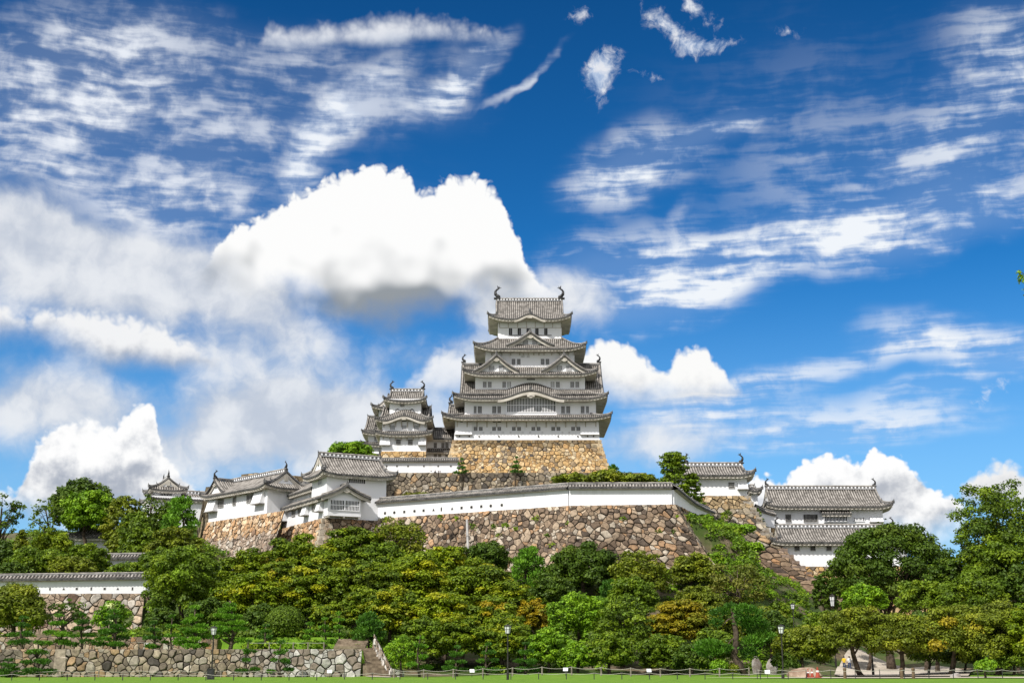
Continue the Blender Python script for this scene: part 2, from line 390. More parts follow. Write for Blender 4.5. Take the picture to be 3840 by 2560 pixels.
def stone_mat():
    m, t, b = material('rubble_stone', .9); p = pos(t)
    a = t.n.new('ShaderNodeAttribute'); a.attribute_name = 'Col'
    n = t.noise(p, 2.2, 7.0, .68, dims='3D')
    n2 = t.noise(p, .16, 4.0, .6, dims='3D')
    c = t.mix(1.0, a.outputs['Color'], t.ramp(n, [(.25, (.35, .34, .33)), (.5, (.92, .9, .88)), (.72, (1.45, 1.42, 1.38))]), 'MULTIPLY')
    c = t.mix(t.math('MULTIPLY', t.maprange(n2, .5, .72), .55), c, t.mix(1.0, c, (.42, .40, .38, 1), 'MULTIPLY'))
    t.l.new(c, b.inputs['Base Color'])
    bump(t, b, n, .7, .12)
    return m
M_STONE = stone_mat()
def leaf_mat(name, rough=.55, trans=.2):
    m, t, b = material(name, rough)
    a = t.n.new('ShaderNodeAttribute'); a.attribute_name = 'Col'
    b.inputs['Roughness'].default_value = rough
    t.l.new(a.outputs['Color'], b.inputs['Base Color'])
    tr = t.n.new('ShaderNodeBsdfTranslucent')
    tcx = t.mix(1.0, a.outputs['Color'], (1.15, 1.25, .5, 1), 'MULTIPLY'); t.l.new(tcx, tr.inputs[0])
    mx = t.n.new('ShaderNodeMixShader'); mx.inputs[0].default_value = trans
    t.l.new(b.outputs[0], mx.inputs[1]); t.l.new(tr.outputs[0], mx.inputs[2])
    t.l.new(mx.outputs[0], t.n['Material Output'].inputs[0])
    return m
M_LEAF = leaf_mat('leaf')
M_NEEDLE = leaf_mat('needle', .6, .15)
def ground_mat():
    m, t, b = material('ground_cover', .95); p = pos(t)
    sp = t.n.new('ShaderNodeSeparateXYZ'); t.l.new(p, sp.inputs[0])
    n = t.noise(p, .9, 7.0, .65, dims='3D'); n2 = t.noise(p, .12, 5.0, .6, dims='3D'); n3 = t.noise(p, 9.0, 3.0, .6, dims='3D')
    grass = t.mix(t.maprange(n, .3, .7), (.10, .21, .012, 1), (.17, .30, .02, 1))
    grass = t.mix(t.math('MULTIPLY', t.maprange(n2, .55, .75), .4), grass, (.20, .20, .05, 1))
    grass = t.mix(t.maprange(n3, .35, .75, 0, .45), grass, (.03, .07, .006, 1))
    dirt = t.mix(t.maprange(n, .3, .7), (.08, .06, .04, 1), (.21, .16, .105, 1))
    wild = t.mix(t.maprange(n2, .38, .54), dirt, (.045, .075, .012, 1))
    f = t.maprange(sp.outputs[1], 124.0, 129.5)
    hgt = t.maprange(sp.outputs[2], 3.78, 4.1)
    left = t.maprange(sp.outputs[0], -9.0, -14.0)
    f = t.math('MULTIPLY', f, t.math('MAXIMUM', hgt, t.math('SUBTRACT', 1.0, left)))
    base = t.mix(f, grass, wild)
    bounce_ground = t.mix(n, (.26, .24, .21, 1), (.40, .37, .33, 1))  # unseen ground near the camera, coloured pale for neutral bounce light
    t.l.new(t.mix(t.maprange(sp.outputs[1], 78.0, 60.0), base, bounce_ground), b.inputs['Base Color'])
    bump(t, b, n3, .6, .08)
    return m
M_GROUND = ground_mat()
ROOFM = [M_RIB, M_PAN, M_EDGE, M_RIDGE, M_PLASTER]

# ---------------------------------------------------------------- Japanese roofs
Z = Vector((0, 0, 1))
def prof(v, c=.55): return c * v + (1 - c) * v * v
def slope(T, E, O, ex, ey, hx, run, zf, vmax, nv=5, p=.42, soffit=None, edge=True, rib=.10):
    """one tiled slope: O middle of the eave line, ex along the eave, ey inwards; zf(x, v) height above O.z"""
    ex = Vector(ex); ey = Vector(ey); O = Vector(O)
    n = max(2, int(round(2 * hx / p))); p = 2 * hx / n
    xs = []
    for c in range(n): xs += [(-hx + c * p, 0), (-hx + (c + .42) * p, 0), (-hx + (c + .52) * p, 1), (-hx + (c + .9) * p, 1)]
    xs.append((hx, 0))
    P_ = lambda x, v, h: O + ex * x + ey * (run * v) + Z * (zf(x, v) + h)
    vs = []; fs = []; ms = []
    for x, r in xs:
        vm = vmax(x)
        for j in range(nv + 1): vs.append(P_(x, vm * j / nv, r * rib))
    k = nv + 1
    for i in range(len(xs) - 1):
        mm = 1 if i % 4 == 0 else 0
        for j in range(nv): fs.append((i * k + j, (i + 1) * k + j, (i + 1) * k + j + 1, i * k + j + 1)); ms.append(mm)
    o = len(T.v); T.v.extend([tuple(q) for q in vs]); T.f.extend([tuple(a + o for a in f) for f in fs]); T.m.extend(ms); T.c.extend([None] * len(fs))
    if edge:
        top = [P_(x, 0, r * rib) for x, r in xs]; bot = [P_(x, 0, -.22 + r * .05) for x, r in xs]; ins = [q + ey * .35 for q in bot]
        T.grid([bot, top], 2); T.grid([ins, bot], 2)
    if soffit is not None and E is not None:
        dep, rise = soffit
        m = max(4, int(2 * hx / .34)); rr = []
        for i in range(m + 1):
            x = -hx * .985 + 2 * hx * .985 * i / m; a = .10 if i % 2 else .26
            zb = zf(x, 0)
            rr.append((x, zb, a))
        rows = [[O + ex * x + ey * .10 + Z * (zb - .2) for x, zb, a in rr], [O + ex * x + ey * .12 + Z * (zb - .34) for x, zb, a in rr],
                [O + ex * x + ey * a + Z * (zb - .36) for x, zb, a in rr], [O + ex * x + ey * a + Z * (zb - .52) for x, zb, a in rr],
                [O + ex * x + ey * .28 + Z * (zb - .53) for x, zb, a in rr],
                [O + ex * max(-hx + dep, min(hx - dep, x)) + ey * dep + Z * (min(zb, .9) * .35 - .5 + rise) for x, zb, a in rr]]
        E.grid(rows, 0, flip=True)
def onigawara(T, p, d, s=1.0):
    """ridge-end tile with an upturned horn"""
    d = Vector(d).normalized(); q = Vector((-d.y, d.x, 0)); p = Vector(p)
    T.obox(p + Z * .22 * s, d, q, .16 * s, .26 * s, .32 * s, 3)
    T.tube([p + Z * .4 * s, p + d * .18 * s + Z * .62 * s, p + d * .22 * s + Z * .95 * s], [.14 * s, .10 * s, .03 * s], 5, 3)
def hip(T, pts, s=1.0, horn=True):
    T.sweep(pts, .5 * s, .34 * s, 3, z=.02); 
    T.sweep([Vector(p) + Z * .36 * s for p in pts], .3 * s, .14 * s, 0)
    if horn:
        d = Vector(pts[0]) - Vector(pts[1]); d.z = 0
        onigawara(T, pts[0], d, s)
def frame4(Cc, ex, ey): return [(Vector(ex), Vector(ey)), (Vector(ey), -Vector(ex)), (-Vector(ex), -Vector(ey)), (-Vector(ey), Vector(ex))]
def skirt(T, E, Cc, bx, by, zo, ax, ay, zi, lift=.9, kara=None, p=.42, ex=(1, 0, 0), ey=(0, 1, 0), sides=(0, 1, 2, 3), c=.62, D=4.5, horns=1.0):
    """hipped skirt roof round a storey; kara = (half width, height) bulges the front eave"""
    Cc = Vector(Cc)
    for k, (fx, fy) in enumerate(frame4(Cc, ex, ey)):
        if k not in sides: continue
        hb, ha, run = (bx, ax, by - ay) if k % 2 == 0 else (by, ay, bx - ax)
        off = by if k % 2 == 0 else bx
        O = Cc - fy * off; O.z = zo
        def zf(x, v, hb=hb, k=k):
            z = (zi - zo) * prof(v, c) + lift * max(0, 1 - (hb - abs(x)) / D) ** 2 * (1 - v)
            if kara and k == 0 and abs(x - kara[2]) < kara[0]: z += kara[1] * .5 * (1 + math.cos(math.pi * (x - kara[2]) / kara[0])) 
            return z
        slope(T, E, O, fx, fy, hb, run, zf, lambda x, hb=hb, ha=ha: 1.0 if abs(x) <= ha else max(0.0, (hb - abs(x)) / (hb - ha)), p=p, soffit=(min(run, hb * .9), .12))
        pts = []
        for j in range(6):
            v = j / 5; x = hb - v * (hb - ha); pts.append(O + fx * x + fy * (run * v) + Z * (zf(x, v) + .06))
        if all(s_ in sides for s_ in (k, (k + 1) % 4)) or True: hip(T, pts, .75 * horns)
        if 3 in sides or k != 0: pass
        if k == 0 and 3 not in sides:
            pts2 = [Vector(q) - fx * 2 * (Vector(q) - O).dot(fx) for q in pts]; hip(T, pts2, .75 * horns)
def shachi(T, p, d, s=1.0, mat=3):
    """roof-ridge dolphin fish: head down on the ridge, tail curling up; d points inwards along the ridge"""
    d = Vector(d).normalized(); p = Vector(p); q = Vector((-d.y, d.x, 0))
    path = [(.42, .12), (.30, .28), (.02, .42), (-.22, .72), (-.24, 1.05), (-.05, 1.34), (.20, 1.46), (.30, 1.55)]
    rad = [.10, .24, .27, .23, .18, .14, .09, .03]
    T.tube([p + d * a * s + Z * b * s for a, b in path], [r * s for r in rad], 7, mat)
    for a, b, e, f in ((.22, 1.5, .66, 1.62), (.15, 1.52, .02, 1.98), (.22, 1.5, .46, 1.98)):      # tail fins
        A = p + d * a * s + Z * b * s; B = p + d * e * s + Z * f * s
        T.add([A + q * .05 * s, A - q * .05 * s, B, A + Z * .16 * s + d * .14 * s, A - Z * .1 * s - d * .1 * s], ((0, 2, 3), (1, 3, 2), (0, 4, 2), (1, 2, 4)), mat)
    for h in (.5, .8, 1.1):                                                                        # back fins
        A = p - d * .42 * s + Z * h * s
        T.add([A, A + d * .2 * s + Z * .16 * s + q * .03 * s, A + d * .2 * s - Z * .1 * s + q * .03 * s, A + d * .2 * s - q * .05 * s], ((0, 1, 2), (0, 3, 1), (0, 2, 3)), mat)
    T.obox(p + Z * .06 * s, d, q, .45 * s, .26 * s, .1 * s, mat)
def gable_front(T, E, G, Cx, d, out, w, h, zb, depth, c=.45, p=.42, wall_in=.7, over=.35, win=None, fl=1.08, horn=True, thick=1.0):
    """triangular gable facing 'out' (unit), ridge running inwards; Cx = foot centre on the face plane; d = unit along the face
       T roof, E white boards, G white gable wall"""
    Cx = Vector(Cx); d = Vector(d); out = Vector(out)
    H = lambda t: zb + h * (1 - t) * (c + (1 - c) * (1 - t))       # t 0 apex, 1 foot
    for sgn in (-1, 1):
        O = Cx + d * sgn * w * fl + out * (over) - out * (depth + over) / 2
        O.z = 0
        slope(T, None, O, -out * sgn * -1 if sgn > 0 else -out, -d * sgn, (depth + over) / 2, w * fl, lambda x, v: H((1 - v) * fl) if v > 0 else H(fl), lambda x: 1.0, nv=7, p=p, edge=True)
        pts = [Cx + d * sgn * w * t + out * over + Z * 0 for t in [i / 9 * fl for i in range(10)]]
        for i, q in enumerate(pts): q.z = H(i / 9 * fl)
        # rolled verge of tiles, then the white barge board under it
        T.sweep(pts, .55 * thick, .34 * thick, 2, z=-.08); T.sweep([q + Z * .26 - out * .1 for q in pts], .3, .16, 0)
        bt = [q - Z * .10 - out * .12 for q in pts]; bb = [q - Z * (.10 + .62 * thick) - out * .12 for q in pts]
        E.grid([bb, bt], 0); E.grid([[q - out * .18 for q in bb], bb], 0)
    z0 = min(zb - .1, H(1) - .2)
    tri = [Cx - out * wall_in + d * w * t - Z * 0 for t in (-1, -.66, -.33, -.1, 0, .1, .33, .66, 1)]
    for t, q in zip((-1, -.66, -.33, -.1, 0, .1, .33, .66, 1), tri): q.z = H(abs(t)) - .3
    base = [q.copy() for q in tri]
    for q in base: q.z = z0
    G.grid([base, tri], 0)
    ap = Cx + out * (over - .05); ap.z = H(0)
    E.obox(ap - Z * 1.0 * thick, d, out, .30 * thick, .10, .34 * thick, 0); E.obox(ap - Z * 1.05 * thick + out * .02, d, out, .62 * thick, .08, .14 * thick, 0)
    rp = [ap + out * .1 + Z * .1, ap - out * (depth + over)]; rp[1].z = rp[0].z
    hip(T, [rp[0], rp[0] * .5 + rp[1] * .5, rp[1]], 1.0 * thick, horn)
    return H
def irimoya(T, E, G, Cc, ex, ey, bx, by, zo, zr, gx, vg, lift=.9, c=.5, p=.42, kara=None, soff=None, shachi_s=1.0, D=4.5, ridge_h=.55, gables=True):
    """hip-and-gable roof, ridge along ex"""
    Cc = Vector(Cc); ex = Vector(ex); ey = Vector(ey)
    HH = lambda v: (zr - zo) * prof(v, c)
    ov = soff if soff else 1.2
    for k, (fx, fy) in enumerate(frame4(Cc, ex, ey)):
        if k % 2 == 0:
            O = Cc - fy * by; O.z = zo
            def zf(x, v, k=k):
                z = HH(v) + lift * max(0, 1 - (bx - abs(x)) / D) ** 2 * max(0, 1 - v / max(vg, .01))
                if kara and k == 0 and abs(x) < kara[0]: z += kara[1] * .5 * (1 + math.cos(math.pi * x / kara[0])) * max(0, 1 - v / kara[2]) ** 1.0
                return z
            slope(T, E, O, fx, fy, bx, by, zf, lambda x: 1.0 if abs(x) <= gx else max(0.0, (bx - abs(x)) / (bx - gx) * vg), nv=9, p=p, soffit=(ov, .12))
        else:
            O = Cc - fy * bx; O.z = zo; run = bx - gx; hb = by; ha = by * (1 - vg)
            def zf(x, v): return HH(vg * v) + lift * max(0, 1 - (hb - abs(x)) / D) ** 2 * (1 - v)
            slope(T, E, O, fx, fy, hb, run, zf, lambda x: 1.0 if abs(x) <= ha else max(0.0, (hb - abs(x)) / (hb - ha)), nv=5, p=p, soffit=(ov, .12))
        for sgn in ((1, -1) if k % 2 == 0 else ()):
            pts = []
            for j in range(6):
                v = vg * j / 5; x = bx - (bx - gx) * j / 5
                pts.append(O + fx * x * sgn + fy * (by * v) + Z * (HH(v) + lift * max(0, 1 - (bx - x) / D) ** 2 * (1 - j / 5) + .06))
            hip(T, pts, .75)
            vp = [O + fx * (gx - .02) * sgn + fy * (by * (vg + (1 - vg) * j / 6)) + Z * (HH(vg + (1 - vg) * j / 6) + .04) for j in range(7)]
            hip(T, vp, .8, True)                                       # descending ridge at the verge
            bt = [q + fx * .15 * sgn - Z * .12 for q in vp]; bb = [q - Z * .55 for q in bt]
            E.grid([bb, bt], 0); E.grid([[q - fx * .15 * sgn for q in bb], bb], 0)
    if gables:
        for sgn in (-1, 1):
            ts_ = [-1, -.7, -.4, -.15, 0, .15, .4, .7, 1]; tri = []; base = []
            for t in ts_:
                y = by * (1 - vg) * t; q = Cc + ex * (gx + .04) * sgn + ey * y; q.z = zo + HH(1 - abs(y) / by) - .2; tri.append(q)
                b = q.copy(); b.z = zo + HH(vg) - .2; base.append(b)
            gg = G if sgn < 0 else MB()
            gg.grid([base, tri], 0)
            if sgn > 0: G.extra = gg
            E.obox(Cc + ex * (gx + .16) * sgn + Z * (zr - .9 - Cc.z), ey, ex, .3, .08, .4, 0)
    a = Cc - ex * gx; b = Cc + ex * gx; a.z = b.z = zr
    T.sweep([a, b], .55, ridge_h, 3, z=-.05); T.sweep([a + Z * ridge_h, b + Z * ridge_h], .42, .16, 0); T.sweep([a + Z * (ridge_h * .12), b + Z * (ridge_h * .12)], .60, .07, 4)
    nb = int(2 * gx / .62)
    for i in range(nb): T.obox(a + (b - a) * ((i + .5) / nb) + Z * (ridge_h * .55), ex, ey, .12, .285, ridge_h * .24, 4)
    for sgn, q in ((-1, a), (1, b)): onigawara(T, q + Z * .05, ex * sgn, .9)
    return a, b, HH
def window(parent, c, ex, w, h, bars=3, name='window', bar_mat=None, rows=0, frame=.10, dark_ratio=.74, sill=False):
    """barred window; c = middle of the lower edge on the wall plane; ex along the wall"""
    ex = Vector(ex).normalized(); n = Vector((ex.y, -ex.x, 0)); c = Vector(c); m = MB()
    bm_ = bar_mat or M_PLASTER
    m.obox(c + Z * h / 2 + n * .012, ex, n, w / 2, .02, h / 2, 0)
    for s_ in (-1, 1):
        m.obox(c + Z * h / 2 + ex * s_ * (w / 2 + frame / 2) + n * .05, ex, n, frame / 2, .07, h / 2 + frame, 1)
        m.obox(c + Z * (h / 2 + s_ * (h / 2 + frame / 2)) + n * .045, ex, n, w / 2, .07, frame / 2, 1)
    if bars:
        pitch = w / (bars + 1)
        for i in range(bars): m.obox(c + Z * h / 2 + ex * (-w / 2 + pitch * (i + 1)) + n * .05, ex, n, pitch * (1 - dark_ratio) / 2, .05, h / 2, 1)
    for r in range(rows): m.obox(c + Z * h * (r + 1) / (rows + 1) + n * .055, ex, n, w / 2, .05, .05, 1)
    return m.build(name, [M_DARK, bm_], parent)
def chute(parent, c, ex, w, h, out=.75):
    """flared stone-drop box; c = middle of its lower edge on the wall plane"""
    ex = Vector(ex).normalized(); n = Vector((ex.y, -ex.x, 0)); c = Vector(c); m = MB()
    a = [c - ex * w / 2 + n * .02, c + ex * w / 2 + n * .02, c + ex * w / 2 + n * out, c - ex * w / 2 + n * out]
    b = [c - ex * w / 2 + Z * h + n * .02, c + ex * w / 2 + Z * h + n * .02, c + ex * w / 2 + Z * h + n * .1, c - ex * w / 2 + Z * h + n * .1]
    m.add(a + b, ((3, 2, 6, 7), (0, 3, 7, 4), (2, 1, 5, 6), (7, 6, 5, 4), (0, 1, 2, 3)), 0)
    m.obox(c + n * (out / 2 + .04) - Z * .05, ex, n, w / 2 + .1, out / 2 + .04, .07, 1)
    return m.build('stone_drop_chute', [M_PLASTER, M_GREYBAR], parent)
def storey(parent, x0, x1, y0, y1, z0, z1, name='wall', mat=None):
    m = MB(); m.box(x0, x1, y0, y1, z0, z1, 0); return m.build(name, [mat or M_PLASTER], parent)
def gegyo_window(parent, c, ex, w, h):
    return window(parent, c, ex, w, h, 5, 'gable_window', frame=.05, dark_ratio=.55)

# ================================================================= MAIN KEEP
KZ = .4782
def k1(zx, zy, Y): return at(1600 + KZ * zx, 1050 + KZ * zy, Y)
KC = (k1(813, 1100, 262)).x; KYC = 272.0                      # keep's middle
keep = thing('main_keep', 'huge white five-tiered castle keep with grey tiled roofs on a tan stone base', 'castle keep', (KC, KYC, k1(800, 1252, 262).z))
XH = 28.0                                                      # right-hand wall face offset is taken from the photo below
def half(zl, zr, Y): return (k1(zr, 1000, Y).x - k1(zl, 1000, Y).x) / 2
zw = lambda zy, Y: k1(813, zy, Y).z
tiers = {}
def kb(): return MB(), MB(), MB()
def roof_parts(T, E, G, root, name='roof', gname='gable_wall'):
    r = T.build(name, ROOFM, root)
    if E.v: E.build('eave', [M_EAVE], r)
    if G is not None and G.v: G.build(gname, [M_PLASTER], r)
    if getattr(G, 'extra', None) is not None: G.extra.build(gname, [M_PLASTER], r)
    return r
def fishes(root_roof, T_ab, ex, s):
    a, b = T_ab; ex = Vector(ex)
    for q, d in ((a + ex * .1, ex), (b - ex * .1, -ex)):
        m = MB(); shachi(m, q + Z * .5, d, s, 0); m.build('ridge_fish', [M_IRON], root_roof)
CK = Vector((KC, KYC, 0)); CK1 = CK + Vector((k1(785, 1100, 262).x - KC, 0, 0))    # the lowest storey sits a little to the left
h1 = half(225, 1345, 262); h2 = half(305, 1335, 262.5); h3 = half(385, 1250, 264.2); h4 = half(462, 1167, 265.7); h5 = half(560, 1066, 267)
d1, d2, d3, d4, d5 = 10.0, 9.5, 7.8, 6.3, 5.0
# storeys
z0 = zw(1255, 262)
zE1 = zw(1080, 260); zT1 = zw(1052, 262.3)
zE2 = zw(926, 260.2); zT2 = zw(866, 264.1)
zE3 = zw(736, 261.8); zT3 = zw(681, 265.6)
zE4 = zw(536, 263.4); zT4 = zw(459, 266.9)
zE5 = zw(303, 264.6); zR5 = zw(166, 272)
# the lowest storey spreads a little at its foot
m = MB(); 
for (za, zb_, fl) in ((z0 - .3, z0 + 2.6, .22), (z0 + 2.6, zE1 + .6, 0)):
    ha, hb_ = h1 + fl, h1; da, db_ = d1 + fl, d1
    A = [CK1 + Vector((i * ha, j * da, za)) for i, j in ((-1, -1), (1, -1), (1, 1), (-1, 1))]
    B = [CK1 + Vector((i * hb_, j * db_, zb_)) for i, j in ((-1, -1), (1, -1), (1, 1), (-1, 1))]
    m.add(A + B, [(k, (k + 1) % 4, (k + 1) % 4 + 4, k + 4) for k in range(4)], 0)
m.build('wall', [M_PLASTER], keep)
storey(keep, KC - h2, KC + h2, KYC - d2, KYC + d2, zE1 + .3, zE2 + .7)
storey(keep, KC - h3, KC + h3, KYC - d3, KYC + d3, zE2 + .3, zE3 + .7)
storey(keep, KC - h4, KC + h4, KYC - d4, KYC + d4, zE3 + .3, zE4 + .7)
storey(keep, KC - h5, KC + h5, KYC - d5, KYC + d5, zE4 + .3, zE5 + .9)
def bh(zl, zr, Y): return (k1(zr, 1000, Y).x - k1(zl, 1000, Y).x) / 2
T, E, G = kb(); skirt(T, E, CK1, bh(120, 1448, 260), 12.4, zE1, h2 - .4, d2, zT1, lift=.75, p=.40)
r1 = roof_parts(T, E, G, keep)
T, E, G = kb(); b2 = bh(213, 1432, 260.2); skirt(T, E, CK, b2, 11.8, zE2, h3, d3, zT2, lift=.85, p=.40, kara=(6.6, 1.62, .1))
r2 = roof_parts(T, E, G, keep)
m = MB()                                                       # white board under the undulating eave
xs = [-6.6 + 13.2 * i / 30 for i in range(31)]; f = lambda x: 1.62 * .5 * (1 + math.cos(math.pi * x / 6.6))
pt = [Vector((KC + .1 + x, KYC - 11.75, zE2 - .30 + f(x) * .96)) for x in xs]; pb = [Vector((KC + .1 + x, KYC - 11.75, zE2 - .80 + f(x) * .96)) for x in xs]
m.grid([pb, pt], 0); m.grid([[q + Vector((0, .5, 0)) for q in pb], pb], 0)
m.obox((KC + .1, KYC - 11.85, zE2 + .55), (1, 0, 0), (0, 1, 0), .75, .1, .28, 0); m.obox((KC + .1, KYC - 11.85, zE2 + .25), (1, 0, 0), (0, 1, 0), .3, .1, .2, 0)
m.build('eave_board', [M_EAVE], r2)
m = MB(); onigawara(m, (KC + .1, KYC - 11.8, zE2 + 1.75), (0, -1, 0), 1.0); m.sweep([(KC + .1, KYC - 11.9, zE2 + 1.7), (KC + .1, KYC - 7.9, zE2 + 2.5)], .5, .4, 3); m.build('ridge', ROOFM, r2)
T, E, G = kb(); b3 = bh(288, 1348, 261.8); skirt(T, E, CK, b3, 10.2, zE3, h4, d4, zT3, lift=.85, p=.40)
r3 = roof_parts(T, E, G, keep)
T, E, G = kb(); b4 = bh(368, 1262, 263.4); skirt(T, E, CK, b4, 8.6, zE4, h5, d5, zT4, lift=1.0, p=.40)
r4 = roof_parts(T, E, G, keep)
T, E, G = kb(); b5 = bh(476, 1146, 264.6)
ab = irimoya(T, E, G, CK, (1, 0, 0), (0, 1, 0), b5, 7.4, zE5, zR5, bh(545, 1075, 268), .38, lift=.95, p=.40, kara=(3.2, 1.05, .55), soff=2.0, c=.5)
r5 = roof_parts(T, E, G, keep); fishes(r5, ab[:2], (1, 0, 0), 1.5)
m = MB(); xs = [-3.2 + 6.4 * i / 20 for i in range(21)]; f = lambda x: 1.05 * .5 * (1 + math.cos(math.pi * x / 3.2))
pt = [Vector((KC + x, KYC - 7.42, zE5 - .28 + f(x))) for x in xs]; pb = [Vector((KC + x, KYC - 7.42, zE5 - .72 + f(x))) for x in xs]
m.grid([pb, pt], 0); m.grid([[q + Vector((0, .5, 0)) for q in pb], pb], 0); m.obox((KC, KYC - 7.5, zE5 + .30), (1, 0, 0), (0, 1, 0), .5, .1, .22, 0); m.build('eave_board', [M_EAVE], r5)
m = MB(); onigawara(m, (KC, KYC - 7.35, zE5 + 1.35), (0, -1, 0), .85); m.sweep([(KC, KYC - 7.4, zE5 + 1.3), (KC, KYC - 3.6, zE5 + 2.9)], .45, .35, 3)
m.build('ridge', ROOFM, r5)
# dormer gables: two on the third roof, one on the fourth
def dormer(root, zx, zapex, zfoot, zl, zr, Yf, depth, wnd, lbl=None):
    T, E, G = kb(); c = k1(zx, 800, Yf); w = (k1(zr, 800, Yf).x - k1(zl, 800, Yf).x) / 2
    zb = zw(zfoot, Yf); h = zw(zapex, Yf) - zb
    gable_front(T, E, G, Vector((c.x, Yf, 0)), (1, 0, 0), (0, -1, 0), w, h, zb, depth, c=.62, p=.40, thick=.95)
    g = T.build('dormer_gable', ROOFM, root); E.build('barge_board', [M_EAVE], g); G.build('gable_wall', [M_PLASTER], g)
    for sgn in ((-1, 1) if wnd else ()): gegyo_window(g, (c.x + sgn * .95, Yf + .68, zb + .25), (1, 0, 0), .95, .95)
    return g
dormer(keep, 547, 592, 712, 384, 716, 262.9, 6.5, True)
dormer(keep, 1080, 592, 712, 914, 1246, 262.9, 6.5, True)
dormer(keep, 813, 412, 512, 640, 990, 264.6, 6.0, True)
# great side gables: their ridges run from side to side through the keep
def side_gable(root, zl, zr, zridge, zfoot, Yr, halfd, name='side_gable'):
    zr_ = zw(zridge, Yr); zf_ = zw(zfoot, Yr - halfd)
    for (a_, sgn) in ((zl, -1), (zr, 1)):
        if a_ is None: continue
        T, E, G = kb()
        x1 = k1(a_, 800, Yr - 4).x
        gable_front(T, E, G, Vector((x1 - sgn * .35, Yr, 0)), (0, sgn * 1.0, 0), (sgn, 0, 0), halfd, zr_ - zf_, zf_, abs(x1 - KC) - 4, c=.6, p=.40)
        m = MB(); shachi(m, (x1 + sgn * -.2, Yr, zr_ + .75), (-sgn, 0, 0), .95, 0); g = T.build(name, ROOFM, root); m.build('ridge_fish', [M_IRON], g)
        E.build('barge_board', [M_EAVE], g); G.build('gable_wall', [M_PLASTER], g)
side_gable(keep, 276, 1370, 672, 884, 271.0, 8.6)
side_gable(keep, 176, None, 992, 1076, 269.0, 7.6)
# windows
def kwin(zx0, zx1, zy0, zy1, Y, bars=3, dark=.76, root=keep, name='window', mat=None, rows=0, frame=.08):
    a = k1(zx0, zy1, Y); b = k1(zx1, zy0, Y)
    return window(root, ((a.x + b.x) / 2, Y, a.z), (1, 0, 0), b.x - a.x, b.z - a.z, bars, name, mat, rows, frame, dark)
Yw1, Yw2, Yw3, Yw4, Yw5 = KYC - d1 - .02, KYC - d2 - .01, KYC - d3 - .01, KYC - d4 - .01, KYC - d5 - .01
for x in (370, 515, 670, 823, 979, 1135):
    kwin(x, x + 27, 1150, 1202, Yw1); kwin(x + 41, x + 68, 1150, 1202, Yw1)
for a, b in ((370, 390), (402, 432), (515, 545), (556, 582), (1056, 1082), (1096, 1124), (1210, 1236), (1251, 1271)): kwin(a, b, 988, 1044, Yw2)
for a, b in ((442, 468), (482, 508), (595, 620), (634, 660), (974, 1000), (1016, 1042), (1128, 1154), (1168, 1194)):
    kwin(a, b, 797, 842, Yw3, dark=.4 if a in (634, 974) else .68)
for a, b in ((668, 694), (710, 735), (896, 922), (935, 960)): kwin(a, b, 618, 664, Yw4)
for a, b in ((742, 768), (784, 808)): kwin(a, b, 592, 606, Yw4, 0, mat=M_PLASTER, rows=2)
for a in (645, 714, 783, 852, 922): kwin(a, a + 25, 377, 430, Yw5, 1, dark=.9, frame=.05)
m = MB(); a = k1(645, 431, Yw5); b = k1(980, 431, Yw5); m.box(a.x, b.x, Yw5 - .12, Yw5, a.z - .1, a.z, 0); m.build('window_sill', [M_DARK], keep)
m = MB(); a = k1(572, 374, Yw5); b = k1(1055, 374, Yw5); m.box(a.x, b.x, Yw5 - .05, Yw5, a.z - .06, a.z + .06, 0); 
for x in (572, 640, 714, 783, 852, 922, 988, 1055): q = k1(x, 374, Yw5); m.box(q.x - .06, q.x + .06, Yw5 - .05, Yw5, q.z, zE5 + .6, 0)
m.build('wall_rail', [M_EAVE], keep)
for a, b, t in ((518, 542, 1104), (556, 584, 1104), (978, 1003, 1100), (1022, 1046, 1100), (1210, 1236, 1096), (1252, 1276, 1096), (264, 284, 1106)):
    kwin(a, b, t, t + 12, Yw1, 0, frame=.03)
for a in (595, 1012): kwin(a, a + 26, 552, 564, Yw4, 3, frame=.03)
kwin(785, 845, 552, 562, Yw4, 6, frame=.03); kwin(786, 848, 762, 784, Yw3, 7, frame=.03)
# the wide latticed bay of the second storey
m = MB(); a = k1(621, 1058, Yw2 - .35); b = k1(1020, 930, Yw2 - .35)
m.box(a.x, b.x, Yw2 - .35, Yw2 + .3, a.z - .1, b.z + .9, 0); bay = m.build('lattice_bay', [M_PLASTER], keep)
a = k1(632, 1034, Yw2 - .36); b = k1(1008, 926, Yw2 - .36)
window(bay, ((a.x + b.x) / 2, Yw2 - .36, a.z), (1, 0, 0), b.x - a.x, b.z - a.z, 30, 'lattice_window', rows=1, frame=.12, dark_ratio=.6)
# props under the first eave
for x in (240, 318, 395, 473, 549, 627, 703, 782, 858, 937, 1013, 1090, 1170, 1245, 1326):
    m = MB(); q = k1(x, 1120, Yw1); m.box(q.x - .10, q.x + .10, Yw1 - .34, Yw1, zE1 - 1.5, zE1 + .1, 0); m.box(q.x - .11, q.x + .11, Yw1 - 1.9, Yw1, zE1 - .28, zE1 - .02, 0); m.build('eave_bracket', [M_EAVE], keep)
for x in (455, 510, 590, 660, 730, 760, 800, 840, 880, 920, 980, 1040, 1110, 1160):
    m = MB(); q = k1(x, 550, Yw4); m.box(q.x - .08, q.x + .08, Yw4 - .3, Yw4, zE4 - .9, zE4 + .1, 0); m.build('eave_bracket', [M_EAVE], keep)
for zx0, zx1 in ((226, 356), (1206, 1350)):
    a = k1(zx0, 1212, Yw1); b = k1(zx1, 1130, Yw1); chute(keep, ((a.x + b.x) / 2, Yw1, a.z), (1, 0, 0), b.x - a.x, b.z - a.z + .4, .55)
